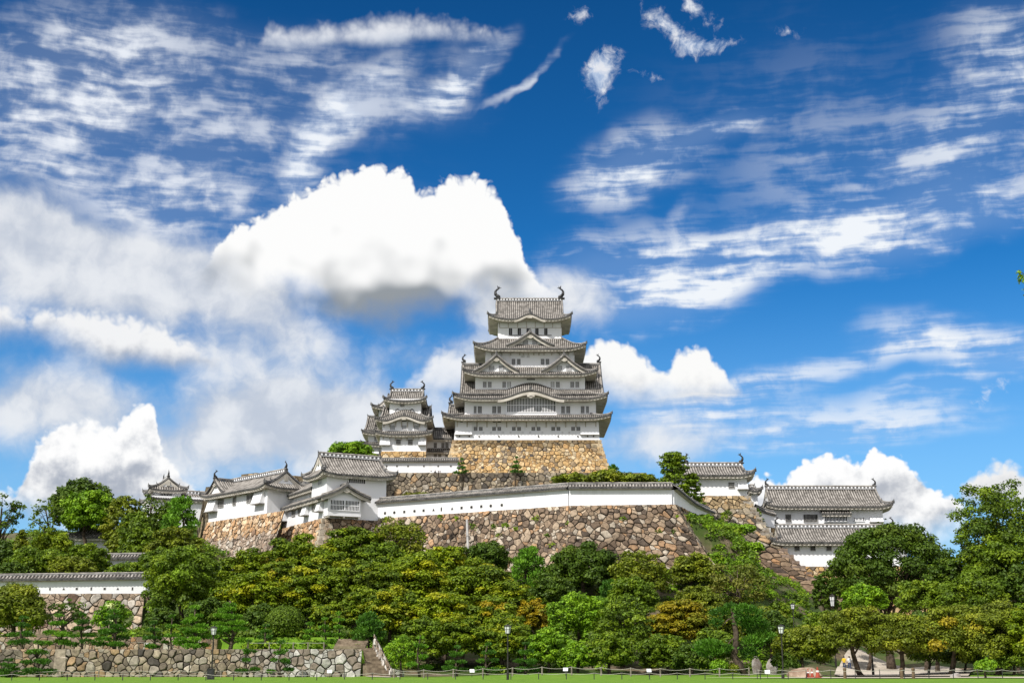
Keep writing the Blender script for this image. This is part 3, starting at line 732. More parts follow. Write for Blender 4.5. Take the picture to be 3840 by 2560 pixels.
# small square loopholes
for x in (257, 334, 410, 565, 720, 875, 1030, 1184, 1262, 1308): kwin(x - 3, x + 4, 1218, 1228, Yw1 - .2, 0, name='loophole', frame=.03, mat=M_GREYBAR)
for x in (445, 503, 601, 657, 754, 811, 908, 1065, 1118, 1215): kwin(x - 4, x + 4, 1190, 1200, Yw1, 0, name='loophole', frame=.03, mat=M_GREYBAR)

# ================================================================= STONE WALLS
def cells(L, H, size, rng, wvar=.30, aspect=1.35):
    """weighted Voronoi stones over a rectangle L x H: big stones with clusters of small ones wedged between"""
    cw, ch = size * aspect, size / aspect * 1.15
    nx, ny = max(1, int(round(L / cw))), max(1, int(round(H / ch)))
    cw, ch = L / nx, H / ny
    S = {}
    for j in range(-2, ny + 2):
        for i in range(-2, nx + 2):
            bx, by = (i + (j % 2) * .5 - .25) * cw, j * ch; L_ = []
            u = rng.random()
            if u < .60: L_.append((bx + (.5 + rng.uniform(-.4, .4)) * cw, by + (.5 + rng.uniform(-.38, .38)) * ch, rng.uniform(-.1, wvar) * cw * ch))
            elif u < .82:
                for k in range(2): L_.append((bx + (.27 + .46 * k + rng.uniform(-.2, .2)) * cw, by + (.5 + rng.uniform(-.4, .4)) * ch, rng.uniform(-.12, .04) * cw * ch))
            else:
                for k in range(4): L_.append((bx + (.27 + .46 * (k % 2) + rng.uniform(-.18, .18)) * cw, by + (.27 + .46 * (k // 2) + rng.uniform(-.18, .18)) * ch, rng.uniform(-.12, 0) * cw * ch))
            S[i, j] = L_
    out = []
    def clip(poly, nxx, nyy, d):
        o = []
        for a in range(len(poly)):
            p, q = poly[a], poly[(a + 1) % len(poly)]
            dp = p[0] * nxx + p[1] * nyy - d; dq = q[0] * nxx + q[1] * nyy - d
            if dp <= 0: o.append(p)
            if dp * dq < 0: t = dp / (dp - dq); o.append((p[0] + (q[0] - p[0]) * t, p[1] + (q[1] - p[1]) * t))
        return o
    for j in range(-1, ny + 1):
        for i in range(-1, nx + 1):
            near = [q for dj in (-2, -1, 0, 1, 2) for di in (-2, -1, 0, 1, 2) for q in S.get((i + di, j + dj), ())]
            for x, y, w in S[i, j]:
                poly = [(x - 2 * cw, y - 2 * ch), (x + 2 * cw, y - 2 * ch), (x + 2 * cw, y + 2 * ch), (x - 2 * cw, y + 2 * ch)]
                for a, b, w2 in near:
                    if len(poly) > 2 and (a != x or b != y): poly = clip(poly, a - x, b - y, (a * a + b * b - x * x - y * y + w - w2) / 2)
                for n_ in ((-1, 0, 0), (1, 0, L), (0, -1, 0), (0, 1, H)):
                    if len(poly) > 2: poly = clip(poly, *n_)
                if len(poly) > 2:
                    a2 = sum(poly[k][0] * poly[(k + 1) % len(poly)][1] - poly[(k + 1) % len(poly)][0] * poly[k][1] for k in range(len(poly))) / 2
                    if abs(a2) > .012 * cw * ch: out.append((poly, math.sqrt(abs(a2))))
    return out
TAN = [((.50, .33, .15), 5), ((.58, .42, .23), 5), ((.44, .28, .13), 3), ((.62, .50, .33), 3), ((.20, .165, .13), 1.1), ((.10, .09, .085), .55), ((.36, .27, .17), 2)]
TANTOP = TAN
RUBBLE = [((.27, .20, .14), 4), ((.35, .275, .20), 4), ((.17, .125, .09), 3.6), ((.36, .23, .135), 1.6), ((.43, .375, .305), 2.4), ((.11, .085, .066), 2.2)]
GREYISH = [((.24, .20, .145), 4), ((.31, .265, .195), 3), ((.155, .13, .10), 3), ((.38, .34, .28), 1.6), ((.36, .25, .145), 1.5), ((.085, .075, .065), 1.4)]
ORANGE = [((.50, .33, .19), 4), ((.58, .43, .28), 4), ((.40, .26, .15), 3), ((.60, .50, .38), 2), ((.24, .16, .11), 1.2), ((.46, .28, .15), 2)]
WHITEY = [((.24, .20, .16), 3), ((.44, .42, .39), 4), ((.56, .54, .50), 3), ((.34, .30, .26), 2), ((.25, .19, .14), 2), ((.50, .40, .30), 1)]
DIRT = (.045, .036, .027)
def rough_edges(poly, size, L, H):
    out = []
    for i in range(len(poly)):
        p, q = poly[i], poly[(i + 1) % len(poly)]; out.append(p)
        l = math.hypot(q[0] - p[0], q[1] - p[1])
        onb = any((abs(p[k] - b) < 1e-4 and abs(q[k] - b) < 1e-4) for k, b in ((0, 0), (0, L), (1, 0), (1, H)))
        if l > .38 * size and not onb:
            a, b = sorted(((round(p[0], 2), round(p[1], 2)), (round(q[0], 2), round(q[1], 2))))
            r = random.Random(hash((a, b))); f = r.uniform(-.13, .13); g_ = r.uniform(.38, .62)
            dx, dy = b[0] - a[0], b[1] - a[1]; out.append((a[0] + dx * g_ - dy * f, a[1] + dy * g_ + dx * f))
    return out
def stones(mb, F, L, H, size, pal, seed, depth=.16, shade=None, aspect=1.35, joint=.91):
    """F(s, t) -> point and outward normal; s along, t down from the top"""
    rng = random.Random(seed); cols = [p for p, w in pal]; ws = [w for p, w in pal]
    idx = {}
    def V_(s, t):
        k = (round(s, 2), round(t, 2))
        if k not in idx: q, n = F(s, t); idx[k] = len(mb.v); mb.v.append(tuple(q))
        return idx[k]
    mb.hascol = True
    for poly, sz in cells(L, H, size, rng, aspect=aspect):
        cx = sum(p[0] for p in poly) / len(poly); cy = sum(p[1] for p in poly) / len(poly)
        col = rng.choices(cols, ws)[0]; k = rng.uniform(.78, 1.2); col = tuple(min(.85, c * k) for c in col)
        if shade: col = shade(col, cx, cy, rng)
        poly = rough_edges(poly, size, L, H); jt = min(.94, joint * rng.uniform(.9, 1.07))
        o = [V_(*p) for p in poly]
        if len(set(o)) < 3: continue
        tx, ty = rng.uniform(-.5, .5), rng.uniform(-.5, .5); dd = depth * sz / size * rng.uniform(.7, 1.25)
        def ring(f, d):
            r = []
            for p in poly:
                s, t = cx + (p[0] - cx) * f, cy + (p[1] - cy) * f
                q, n = F(s, t); r.append(len(mb.v))
                mb.v.append(tuple(Vector(q) + Vector(n) * (dd * d * (1 + tx * (p[0] - cx) / sz + ty * (p[1] - cy) / sz))))
            return r
        r1_ = ring(jt, .72); r2_ = ring(jt * .78, 1.05); n = len(poly)
        for i in range(n):
            j = (i + 1) % n
            mb.f.append((o[i], o[j], r1_[j], r1_[i])); mb.m.append(0); mb.c.append(DIRT)
            mb.f.append((r1_[i], r1_[j], r2_[j], r2_[i])); mb.m.append(0); mb.c.append(col)
        mb.f.append(tuple(r2_)); mb.m.append(0); mb.c.append(col)
def flat_face(P0, P1, H, batter=.2, curve=0.0, zs=None):
    """wall face from top line P0-P1 down H metres, leaning out by batter per metre (plus curve at the foot)"""
    P0 = Vector(P0); P1 = Vector(P1); d = P1 - P0; L = Vector((d.x, d.y, 0)).length; u = Vector((d.x, d.y, 0)) / L; n = Vector((u.y, -u.x, 0))
    def F(s, t):
        q = P0 + d * (s / L) + n * (batter * t + curve * t * t) - Z * t
        nn = (n + Z * (batter + 2 * curve * t)).normalized()
        return q, nn
    return F, L
def blocks(mb, top, d0, d1, H, lean, seed, size=1.0, pal=None, curve=0.0):
    """long corner stones laid alternately along the two faces; lean = outward direction of the corner"""
    rng = random.Random(seed); t = 0; k = 0; d0 = Vector(d0); d1 = Vector(d1); lean = Vector(lean); mb.hascol = True
    while t < H:
        h = size * rng.uniform(.6, .85); a, b = (d0, d1) if k % 2 else (d1, d0)
        l, w = size * rng.uniform(1.3, 1.9), size * rng.uniform(.6, .8)
        c = rng.choices([p for p, _ in pal], [q for _, q in pal])[0]; f = rng.uniform(.85, 1.15); c = tuple(x * f for x in c)
        tm = t + h / 2; off = lean * (curve * tm * tm) 
        q = Vector(top) + lean * 0 + off - Z * tm + (Vector(lean) * 0)
        q = q + Vector(BATT(lean, tm))
        ctr = q + a * (l / 2 - .13) + b * (w / 2 - .13)
        mb.obox(ctr, a, b, l / 2, w / 2, h / 2 - .03, 0, c)
        t += h; k += 1
BATTV = .2
def BATT(lean, t): return Vector(lean) * (BATTV * t)
def cap(mb, pts, col=(.30, .24, .17)):
    mb.hascol = True; n = len(pts); mb.v.extend([tuple(p) for p in pts]); mb.f.append(tuple(range(len(mb.v) - n, len(mb.v)))); mb.m.append(0); mb.c.append(col)

# keep's own base: front, left and right faces
zb_top = z0 + .02; zb_bot = wz(1785, 250) - 1.5
Hk = zb_top - zb_bot
mb = MB(); hk, dk = h1 + .35, d1 + .35
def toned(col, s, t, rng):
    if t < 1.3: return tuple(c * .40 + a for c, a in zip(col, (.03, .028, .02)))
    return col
BATTV = .17
corn = [CK1 + Vector((i * hk, j * dk, zb_top)) for i, j in ((-1, -1), (1, -1), (1, 1), (-1, 1))]
for a, b, sd in ((0, 1, 3), (1, 2, 4), (3, 0, 5)):
    F, L = flat_face(corn[a], corn[b], Hk, .17, .016)
    d_ = (corn[b] - corn[a]).normalized()
    def F2(s, t, F=F, d_=d_, L=L):
        q, n = F(s, t); e = (.17 * t + .016 * t * t); return q + d_ * (e * (2 * s / L - 1)), n
    stones(mb, F2, L, Hk, .78, TAN, sd, .15, toned, 1.15)
blocks(mb, corn[1], (-1, 0, 0), (0, 1, 0), Hk, (1, -1, 0), 8, 1.15, [((.55, .42, .25), 3), ((.62, .5, .33), 2), ((.42, .31, .19), 1)], .016)
blocks(mb, corn[0], (1, 0, 0), (0, 1, 0), Hk, (-1, -1, 0), 9, 1.15, [((.55, .42, .25), 3), ((.62, .5, .33), 2), ((.42, .31, .19), 1)], .016)
cap(mb, corn)
tag(mb.build('stone_rampart', [M_STONE]), 'tall tan fitted-stone base spreading out under the great keep', 'stone rampart')

# ================================================================= SMALL KEEPS
def mk(ox, oy, sc):
    return lambda zx, zy, Y: at(ox + sc * zx, oy + sc * zy, Y)
k2 = mk(1300, 1380, .2678)
Yn = 264.0
sc_ = thing('small_keep', 'smaller three-tiered white keep with two bell-shaped windows, left of the great keep', 'castle keep', k2(800, 1165, Yn))
SC = Vector((k2(803, 1000, Yn).x, Yn + 6.0, 0))
def ww(kf, zl, zr, Y): return (kf(zr, 900, Y).x - kf(zl, 900, Y).x) / 2
zz = lambda kf, zy, Y: kf(800, zy, Y).z
a1 = ww(k2, 495, 1112, Yn); a2 = ww(k2, 500, 1120, Yn + .2); a3 = ww(k2, 595, 1035, Yn + 1.5)
e1 = zz(k2, 922, Yn - 1.4); t1 = zz(k2, 880, Yn + .2); e2 = zz(k2, 738, Yn - 1.3); t2 = zz(k2, 655, Yn + 1.5); e3 = zz(k2, 458, Yn + .1); rz3 = zz(k2, 330, Yn + 6)
q0 = zz(k2, 1166, Yn)
storey(sc_, SC.x - a1, SC.x + a1, Yn, Yn + 12, q0 - .2, e1 + .6)
storey(sc_, SC.x - a2, SC.x + a2, Yn + .2, Yn + 11.8, e1 + .2, e2 + .6)
m = MB(); m.box(SC.x - a3, SC.x + a3, Yn + 1.5, Yn + 10.5, e2 + .2, e3 + .7)
w_ = m.build('wall', [M_PLASTER], sc_)
T, E, G = kb(); skirt(T, E, SC, ww(k2, 398, 1212, Yn - 1.4), 7.4, e1, a2, 5.8, t1, lift=.55, p=.40, horns=.8); roof_parts(T, E, G, sc_)
T, E, G = kb(); skirt(T, E, SC, ww(k2, 400, 1214, Yn - 1.3), 7.3, e2, a3, 4.5, t2, lift=.6, p=.40, kara=(4.0, 1.1, 0), horns=.8); rr2 = roof_parts(T, E, G, sc_)
m = MB(); xs = [-4.2 + 8.4 * i / 24 for i in range(25)]; f = lambda x: 1.1 * .5 * (1 + math.cos(math.pi * min(1, abs(x) / 4.0)))
pt = [Vector((SC.x + x, Yn - 1.27, e2 - .2 + f(x))) for x in xs]; pb = [Vector((SC.x + x, Yn - 1.27, e2 - .62 + f(x))) for x in xs]
m.grid([pb, pt], 0); m.grid([[q + Vector((0, .4, 0)) for q in pb], pb], 0); m.obox((SC.x, Yn - 1.3, e2 + .42), (1, 0, 0), (0, 1, 0), .4, .08, .2, 0); m.build('eave_board', [M_EAVE], rr2)
m = MB(); onigawara(m, (SC.x, Yn - 1.2, e2 + 1.25), (0, -1, 0), .7); m.build('ridge', ROOFM, rr2)
T, E, G = kb(); ab = irimoya(T, E, G, SC, (1, 0, 0), (0, 1, 0), ww(k2, 508, 1114, Yn + .1), 5.9, e3, rz3, ww(k2, 588, 1050, Yn + 3), .36, lift=.6, p=.40, soff=1.3); rr3 = roof_parts(T, E, G, sc_); fishes(rr3, ab[:2], (1, 0, 0), 1.0)
# side gables of the second roof
zr_ = zz(k2, 560, Yn + 6); zf_ = zz(k2, 672, Yn - 0.5)
for zx, sgn in ((486, -1), (1152, 1)):
    T, E, G = kb(); x1 = k2(zx, 900, Yn + 2).x
    gable_front(T, E, G, Vector((x1 - sgn * .3, Yn + 6, 0)), (0, sgn, 0), (sgn, 0, 0), 5.2, zr_ - zf_, zf_, 2.6, c=.6, p=.40, thick=.8)
    g_ = T.build('side_gable', ROOFM, sc_); E.build('barge_board', [M_EAVE], g_); G.build('gable_wall', [M_PLASTER], g_)
def swin(kf, zx0, zx1, zy0, zy1, Y, root, bars=3, dark=.68, rows=0, mat=None, name='window', frame=.07):
    a = kf(zx0, zy1, Y); b = kf(zx1, zy0, Y)
    return window(root, ((a.x + b.x) / 2, Y, a.z), (1, 0, 0), b.x - a.x, b.z - a.z, bars, name, mat, rows, frame, dark)
for x in (612, 774, 944): swin(k2, x, x + 62, 798, 860, Yn + .18, sc_, 5, .6)
for x in (696, 863): swin(k2, x, x + 58, 1002, 1065, Yn - .02, sc_, 4, .75, 2, M_GREYBAR)
swin(k2, 757, 803, 508, 536, Yn + 1.48, sc_, 0, rows=4, mat=M_GREYBAR)
for x in (774, 862): swin(k2, x, x + 62, 726, 746, Yn + .18, sc_, 0, mat=M_GREYBAR, frame=.04)
for x in (710, 913):                                            # bell-shaped windows
    c = k2(x, 640, Yn + 1.46); wv = k2(x + 38, 640, Yn + 1.46).x - c.x; hv = k2(x, 568, Yn + 1.46).z - c.z
    prof_ = [(-1.0, 0), (-.92, .35), (-.80, .62), (-.55, .86), (-.2, .97), (0, 1.02), (.2, .97), (.55, .86), (.80, .62), (.92, .35), (1.0, 0)]
    m = MB(); m.poly([c + Vector((px_ * wv * .8, -.03, pz * hv * .86)) for px_, pz in prof_], 0)
    for i in range(len(prof_) - 1):
        a, b = prof_[i], prof_[i + 1]
        A = c + Vector((a[0] * wv, -.10, a[1] * hv)); B = c + Vector((b[0] * wv, -.10, b[1] * hv)); A2 = c + Vector((a[0] * wv * .78, -.10, a[1] * hv * .84)); B2 = c + Vector((b[0] * wv * .78, -.10, b[1] * hv * .84))
        m.quad(A, B, B2, A2, 1); m.quad(A, B, B + Vector((0, .12, 0)), A + Vector((0, .12, 0)), 1); m.quad(A2, B2, B2 + Vector((0, .1, 0)), A2 + Vector((0, .1, 0)), 1)
    for i in (-.5, -.17, .17, .5): m.box(c.x + i * wv - .05, c.x + i * wv + .05, c.y - .09, c.y - .03, c.z, c.z + hv * .80 * (1 - .35 * i * i), 2)
    m.build('bell_window', [M_DARK, M_EDGE, M_PLASTER], sc_)
for zx0, zx1 in ((466, 612), (1008, 1112)):
    a = k2(zx0, 1078, Yn); b = k2(zx1, 978, Yn); chute(sc_, ((a.x + b.x) / 2, Yn, a.z), (1, 0, 0), b.x - a.x, b.z - a.z + .3, .7)
for x in (515, 600, 683, 765, 848, 933, 1015, 1100):
    m = MB(); q = k2(x, 960, Yn); m.box(q.x - .09, q.x + .09, Yn - .3, Yn, e1 - 1.1, e1 + .1, 0)
    m.build('eave_bracket', [M_EAVE], sc_); m = MB(); m.box(q.x - .09, q.x + .09, Yn - .12, Yn + .2, e2 - 1.0, e2 + .1, 0)
    m.build('eave_bracket', [M_EAVE], sc_)
mb = MB(); F, L = flat_face(Vector((SC.x - a1 - .1, Yn - .15, q0)), Vector((SC.x + a1 + .1, Yn - .15, q0)), 7.0, .14, .008); stones(mb, F, L, 7.0, 1.05, TAN, 21, .18, None, 1.3)
F, L = flat_face(Vector((SC.x - a1 - .1, Yn + 12, q0)), Vector((SC.x - a1 - .1, Yn - .15, q0)), 7.0, .14, .008); stones(mb, F, L, 7.0, 1.05, TAN, 22, .18, None, 1.3)
tag(mb.build('stone_rampart', [M_STONE]), 'low band of large tan stones under the smaller keep', 'stone rampart')

# the keep standing behind it to the left
Yi = 286.0
ik = thing('rear_small_keep', 'white keep half hidden behind the left edge of the smaller keep', 'castle keep', k2(560, 1230, Yi))
ic = Vector((k2(560, 900, Yi).x, Yi + 6, 0))
L1 = ic.x - k2(275, 900, Yi).x; L2 = ic.x - k2(300, 900, Yi).x; L3 = ic.x - k2(430, 900, Yi).x
ie1 = zz(k2, 1068, Yi - 1.3); it1 = zz(k2, 1032, Yi); ie2 = zz(k2, 912, Yi - 1.3); it2 = zz(k2, 860, Yi + 2); ie3 = zz(k2, 562, Yi + .6); irz = zz(k2, 440, Yi + 6)
storey(ik, ic.x - L1, ic.x + L1, Yi, Yi + 12, zz(k2, 1230, Yi), ie1 + .5); storey(ik, ic.x - L2, ic.x + L2, Yi + .2, Yi + 12, ie1, ie2 + .5); storey(ik, ic.x - L3, ic.x + L3, Yi + 2, Yi + 10, ie2, ie3 + .6)
T, E, G = kb(); skirt(T, E, ic, ic.x - k2(203, 900, Yi - 1.3).x, 7.4, ie1, L2, 5.8, it1, lift=.5, p=.4, horns=.8); roof_parts(T, E, G, ik)
T, E, G = kb(); skirt(T, E, ic, ic.x - k2(210, 900, Yi - 1.3).x, 7.4, ie2, L3, 4.0, it2 + .5, lift=.5, p=.4, horns=.8)
zr_ = zz(k2, 690, Yi + 6); zf_ = zz(k2, 862, Yi)
gable_front(T, E, G, Vector((k2(298, 900, Yi + 3).x, Yi + 6, 0)), (0, -1, 0), (-1, 0, 0), 6.0, zr_ - zf_, zf_, L3 * .8, c=.6, p=.4, thick=.8); roof_parts(T, E, G, ik)
T, E, G = kb(); irimoya(T, E, G, ic, (0, 1, 0), (-1, 0, 0), 6.0, ic.x - k2(340, 900, Yi + .6).x, ie3, irz, 3.4, .4, lift=.6, p=.4, soff=1.2); roof_parts(T, E, G, ik)
swin(k2, 390, 440, 960, 1018, Yi + .18, ik, 4, .6)
a = k2(275, 1200, Yi); b = k2(455, 1120, Yi); chute(ik, ((a.x + b.x) / 2, Yi, a.z), (1, 0, 0), b.x - a.x, b.z - a.z, .6)

# connecting corridor between the keeps
Yc = 268.0
cr_ = thing('corridor_turret', 'two-storey white corridor linking the smaller keep and the great keep', 'corridor', k2(1310, 1270, Yc))
cl_, cr2 = k2(1112, 900, Yc).x, k2(1512, 900, Yc).x; cc_ = Vector(((cl_ + cr2) / 2, Yc + 3, 0)); ch_ = (cr2 - cl_) / 2
ce = zz(k2, 985, Yc - 1.1); crz = zz(k2, 862, Yc + 3); ct = zz(k2, 1128, Yc); ceo = zz(k2, 1160, Yc - 1.0)
storey(cr_, cl_, cr2, Yc, Yc + 6, ceo, ce + .5); storey(cr_, cl_, cr2, Yc - .05, Yc + 6, zz(k2, 1300, Yc), ceo + .5)
T, E, G = kb()
for sgn in (-1, 1):
    O = cc_ + Vector((0, sgn * 4.1, 0)); O.z = ce
    slope(T, E, O, (1, 0, 0) if sgn < 0 else (-1, 0, 0), (0, -sgn, 0), ch_ + .2, 4.1, lambda x, v: (crz - ce) * prof(v, .6), lambda x: 1, p=.4, soffit=(1.1, .1))
T.sweep([cc_ + Vector((-ch_, 0, crz)), cc_ + Vector((ch_, 0, crz))], .5, .5, 3); roof_parts(T, E, G, cr_)
T, E, G = kb(); O = cc_ + Vector((0, -4.0, 0)); O.z = ceo; slope(T, E, O, (1, 0, 0), (0, 1, 0), ch_ + .05, 1.0, lambda x, v: (ct - ceo + .1) * v, lambda x: 1, p=.4, soffit=(.9, .05)); roof_parts(T, E, G, cr_)
for x in (1224, 1330, 1386): swin(k2, x, x + 36, 1050, 1110, Yc - .02, cr_, 3, .75, 3, M_GREYBAR)
for x in (1224, 1284, 1386): swin(k2, x, x + 36, 1208, 1262, Yc - .07, cr_, 3, .75, 3, M_GREYBAR)

# ================================================================= PLASTER WALLS WITH TILED COPINGS
def plaster_wall(label, pts, th=.5, hw=.85, rh=.46, holes=(), name='plaster_wall', drop=.10):
    """pts: (x, y, z bottom, z top of the plaster); tiled coping above"""
    root = thing(name, label, 'castle wall', (pts[0][0], pts[0][1], pts[0][2]))
    W_ = MB(); T = MB(); E = MB()
    for i in range(len(pts) - 1):
        a, b = pts[i], pts[i + 1]; A = Vector((a[0], a[1], 0)); B = Vector((b[0], b[1], 0)); d = B - A; L = d.length; u = d / L; n = Vector((u.y, -u.x, 0))
        v = [A + n * th / 2 + Z * a[2], B + n * th / 2 + Z * b[2], B - n * th / 2 + Z * b[2], A - n * th / 2 + Z * a[2]]
        t = [A + n * th / 2 + Z * a[3], B + n * th / 2 + Z * b[3], B - n * th / 2 + Z * b[3], A - n * th / 2 + Z * a[3]]
        W_.add(v + t, ((0, 1, 5, 4), (1, 2, 6, 5), (2, 3, 7, 6), (3, 0, 4, 7), (3, 2, 1, 0)), 0)
        for s_ in (1, -1):
            O = (A + B) / 2 + n * s_ * hw; O.z = (a[3] + b[3]) / 2 + .24; k = (b[3] - a[3]) / L * s_
            slope(T, E, O, u * s_, -n * s_, L / 2 + .12, hw, lambda x, v_, k=k: k * x + rh * prof(v_, .8), lambda x: 1, nv=2, p=.42)
            a3, b3 = A + n * s_ * (hw - .1) + Z * (a[3] + .05), B + n * s_ * (hw - .1) + Z * (b[3] + .05); E.quad(A + n * s_ * .2 + Z * (a[3] - .1), B + n * s_ * .2 + Z * (b[3] - .1), b3, a3)
        T.sweep([A + Z * (a[3] + .22 + rh), B + Z * (b[3] + .22 + rh)], .32, .2, 3); T.sweep([A + Z * (a[3] + .42 + rh), B + Z * (b[3] + .42 + rh)], .26, .1, 0)
    W_.build('wall', [M_PLASTER], root); r = T.build('coping_roof', ROOFM, root); E.build('eave', [M_EAVE], r)
    for seg, fr, up, shp, s in holes:
        a, b = pts[seg], pts[seg + 1]; A = Vector((a[0], a[1], 0)); B = Vector((b[0], b[1], 0)); u = (B - A).normalized(); n = Vector((u.y, -u.x, 0))
        c = A + (B - A) * fr + n * (th / 2); c.z = a[2] + (b[2] - a[2]) * fr + up
        P2 = {'o': [(math.cos(t * math.pi / 5), math.sin(t * math.pi / 5)) for t in range(10)], 's': [(-.85, -.85), (.85, -.85), (.85, .85), (-.85, .85)], 't': [(-1, -.8), (1, -.8), (0, 1)], 'r': [(-.55, -1.2), (.55, -1.2), (.55, 1.2), (-.55, 1.2)]}[shp]
        m = MB(); k = len(P2); o1 = [c + u * p * s + Z * q * s + n * .03 for p, q in P2]; o2 = [c + u * p * s * .68 + Z * (q * s * .68) + n * .035 for p, q in P2]
        m.poly(o1, 0); m.poly(o2, 1); m.add(o1 + [q - n * .06 for q in o1], [(i, (i + 1) % k, (i + 1) % k + k, i + k) for i in range(k)], 0)
        m.build('loophole', [M_GREYBAR, M_DARK], root)
    return root
k4 = mk(1300, 1650, .5952)
def pw(kf, zx, ztop, zbot, Y): t = kf(zx, ztop, Y); b = kf(zx, zbot, Y); return (t.x, Y, b.z, t.z)
# below the small keep
plaster_wall('straight white wall with tiled coping just below the smaller keep', [pw(k2, 452, 1322, 1466, 250), pw(k2, 1560, 1318, 1466, 250)], holes=[(0, f, 1.25, 's', .2) for f in (.1, .23, .37, .57, .75, .91)])
# long wall over the central rubble face: rising left part, level right part, falling return
Pa, Pb, Pc = pw(k4, 204, 402, 496, 194), pw(k4, 1400, 312, 416, 176), pw(k4, 2046, 310, 408, 175.5)
sh = 'sosostrtsosoo'
plaster_wall('long white wall with tiled coping rising along the top of the central rubble wall', [Pa, Pb, Pc],
   holes=[(0, (zx - 204) / (1400 - 204) * 1.02, .75, sh[i % len(sh)], .26) for i, zx in enumerate((254, 316, 382, 449, 508, 572, 622, 690, 749, 810, 870, 928, 994))])
ret = []
for f, zx, ztop, zbot, Y in ((0, 2050, 312, 412, 175.6), (.2, 2098, 352, 452, 178.5), (.45, 2160, 402, 490, 183), (.7, 2220, 436, 512, 188), (1, 2286, 464, 528, 194)):
    ret.append(pw(k4, zx, ztop, zbot, Y))
plaster_wall('shaded white wall curving down the slope from the corner of the central rubble wall', ret)

# central rubble face
def poly_stone(name, label, tops, H, size, pal, seed, batter=.22, curve=0.0, depth=.2, corner=None, shade=None, aspect=1.3, kinds='stone wall'):
    mb = MB()
    for i in range(len(tops) - 1):
        h = H if not hasattr(H, '__len__') else H[i]
        F, L = flat_face(tops[i], tops[i + 1], h, batter, curve); stones(mb, F, L, h, size, pal, seed + i, depth, shade, aspect)
    if corner: corner(mb)
    return tag(mb.build(name, [M_STONE]), label, kinds)
A_, B_, C_ = Vector((Pa[0], Pa[1] - .35, Pa[2] + .04)), Vector((Pb[0], Pb[1] - .35, Pb[2] + .04)), Vector((Pc[0] + .4, Pc[1] - .35, Pc[2] + .04))
def paler_top(col, s, t, rng): return tuple(c * (1.25 if t < 1.0 else 1.0) for c in col)  # stones slightly paler along the top of the wall
mb = MB(); F, L = flat_face(A_, B_, 8.6, .26, .012)
uAB = (B_ - A_); uAB.z = 0; uAB.normalize(); MIT = math.tan(.5 * math.acos(max(-1, min(1, uAB.x))))
def F0(s, t, F=F, L=L):
    q, n = F(s, t); return q + uAB * ((.26 * t + .012 * t * t) * MIT * max(0, s / L)), n
stones(mb, F0, L, 8.6, .74, RUBBLE, 41, .20, paler_top, 1.35)
F, L = flat_face(B_, C_, 8.6, .26, .012)
def F3(s, t, F=F, L=L):
    q, n = F(s, t); e = .42 * t + .02 * t * t; q = q + Vector((1, 0, 0)) * (e * max(0, s / L) - (.26 * t + .012 * t * t) * MIT * max(0, 1 - s / L)); return q, n
stones(mb, F3, L, 8.6, .74, RUBBLE, 42, .20, paler_top, 1.35)
D_ = Vector((ret[-1][0] + .5, ret[-1][1], ret[-1][2]))
F, L = flat_face(C_, D_, 6.5, .42, .02); stones(mb, F, L, 6.5, .8, GREYISH, 43, .2)
tag(mb.build('rubble_wall', [M_STONE]), 'broad brown rubble retaining wall under the long white wall at mid height', 'stone wall')
# drain pipe
m = MB(); p0 = k4(758, 500, 175.4 + 4); p1 = k4(766, 688, 179.0)
p0 = at(1751, 1948, 181.2); p1 = at(1755, 2062, 178.6)
m.tube([p0, p1], .16, 8); m.tube([p0 * .45 + p1 * .55, p0 * .44 + p1 * .56], .21, 8); tag(m.build('drain_pipe', [M_GREYBAR]), 'grey vertical drain pipe on the central rubble wall', 'pipe')

# upper terrace wall
Yt = 246.0
ta, tb = at(1385, 1772, Yt), at(2425, 1768, Yt)
poly_stone('terrace_wall', 'grey rubble terrace wall below the great keep and the three visitors', [Vector((ta.x - 8, Yt, ta.z)), Vector((tb.x, Yt, ta.z))], 7.5, .92, GREYISH, 51, .2, .006, .22)
m = MB(); m.hascol = True; x0 = ta.x - 8
tp = ta.z - 1.15
cap(m, [Vector((x0, Yt - .1, ta.z)), Vector((tb.x, Yt - .1, ta.z)), Vector((tb.x, Yt + .35, ta.z)), Vector((x0, Yt + .35, ta.z))], (.30, .26, .19)); cap(m, [Vector((x0, Yt + .35, ta.z)), Vector((tb.x, Yt + .35, ta.z)), Vector((tb.x, Yt + .36, tp)), Vector((x0, Yt + .36, tp))], (.30, .26, .19))
cap(m, [Vector((x0, Yt + .36, tp)), Vector((tb.x, Yt + .36, tp)), Vector((tb.x, Yt + 4, tp)), Vector((x0, Yt + 4, tp))], (.34, .28, .19)); tag(m.build('terrace_path', [M_STONE]), kind='structure')
# mossy masonry behind the left roofs
va, vb = at(1140, 1790, 232), at(915, 1775, 234)
poly_stone('old_stone_wall', 'weathered stone wall showing above the long roofs on the left', [at(905, 1778, 236), at(960, 1772, 236), at(1150, 1786, 236)], 8, 1.0, [((.22, .17, .10), 3), ((.30, .23, .13), 2), ((.14, .11, .07), 2)], 55, .15)
poly_stone('old_stone_wall', 'tall narrow strip of weathered stone at the left end of the long turret', [at(738, 1990, 219), at(772, 1825, 221), at(815, 1822, 222)], 13, 1.0, [((.26, .22, .15), 3), ((.34, .28, .18), 2), ((.16, .13, .09), 2)], 56, .15)

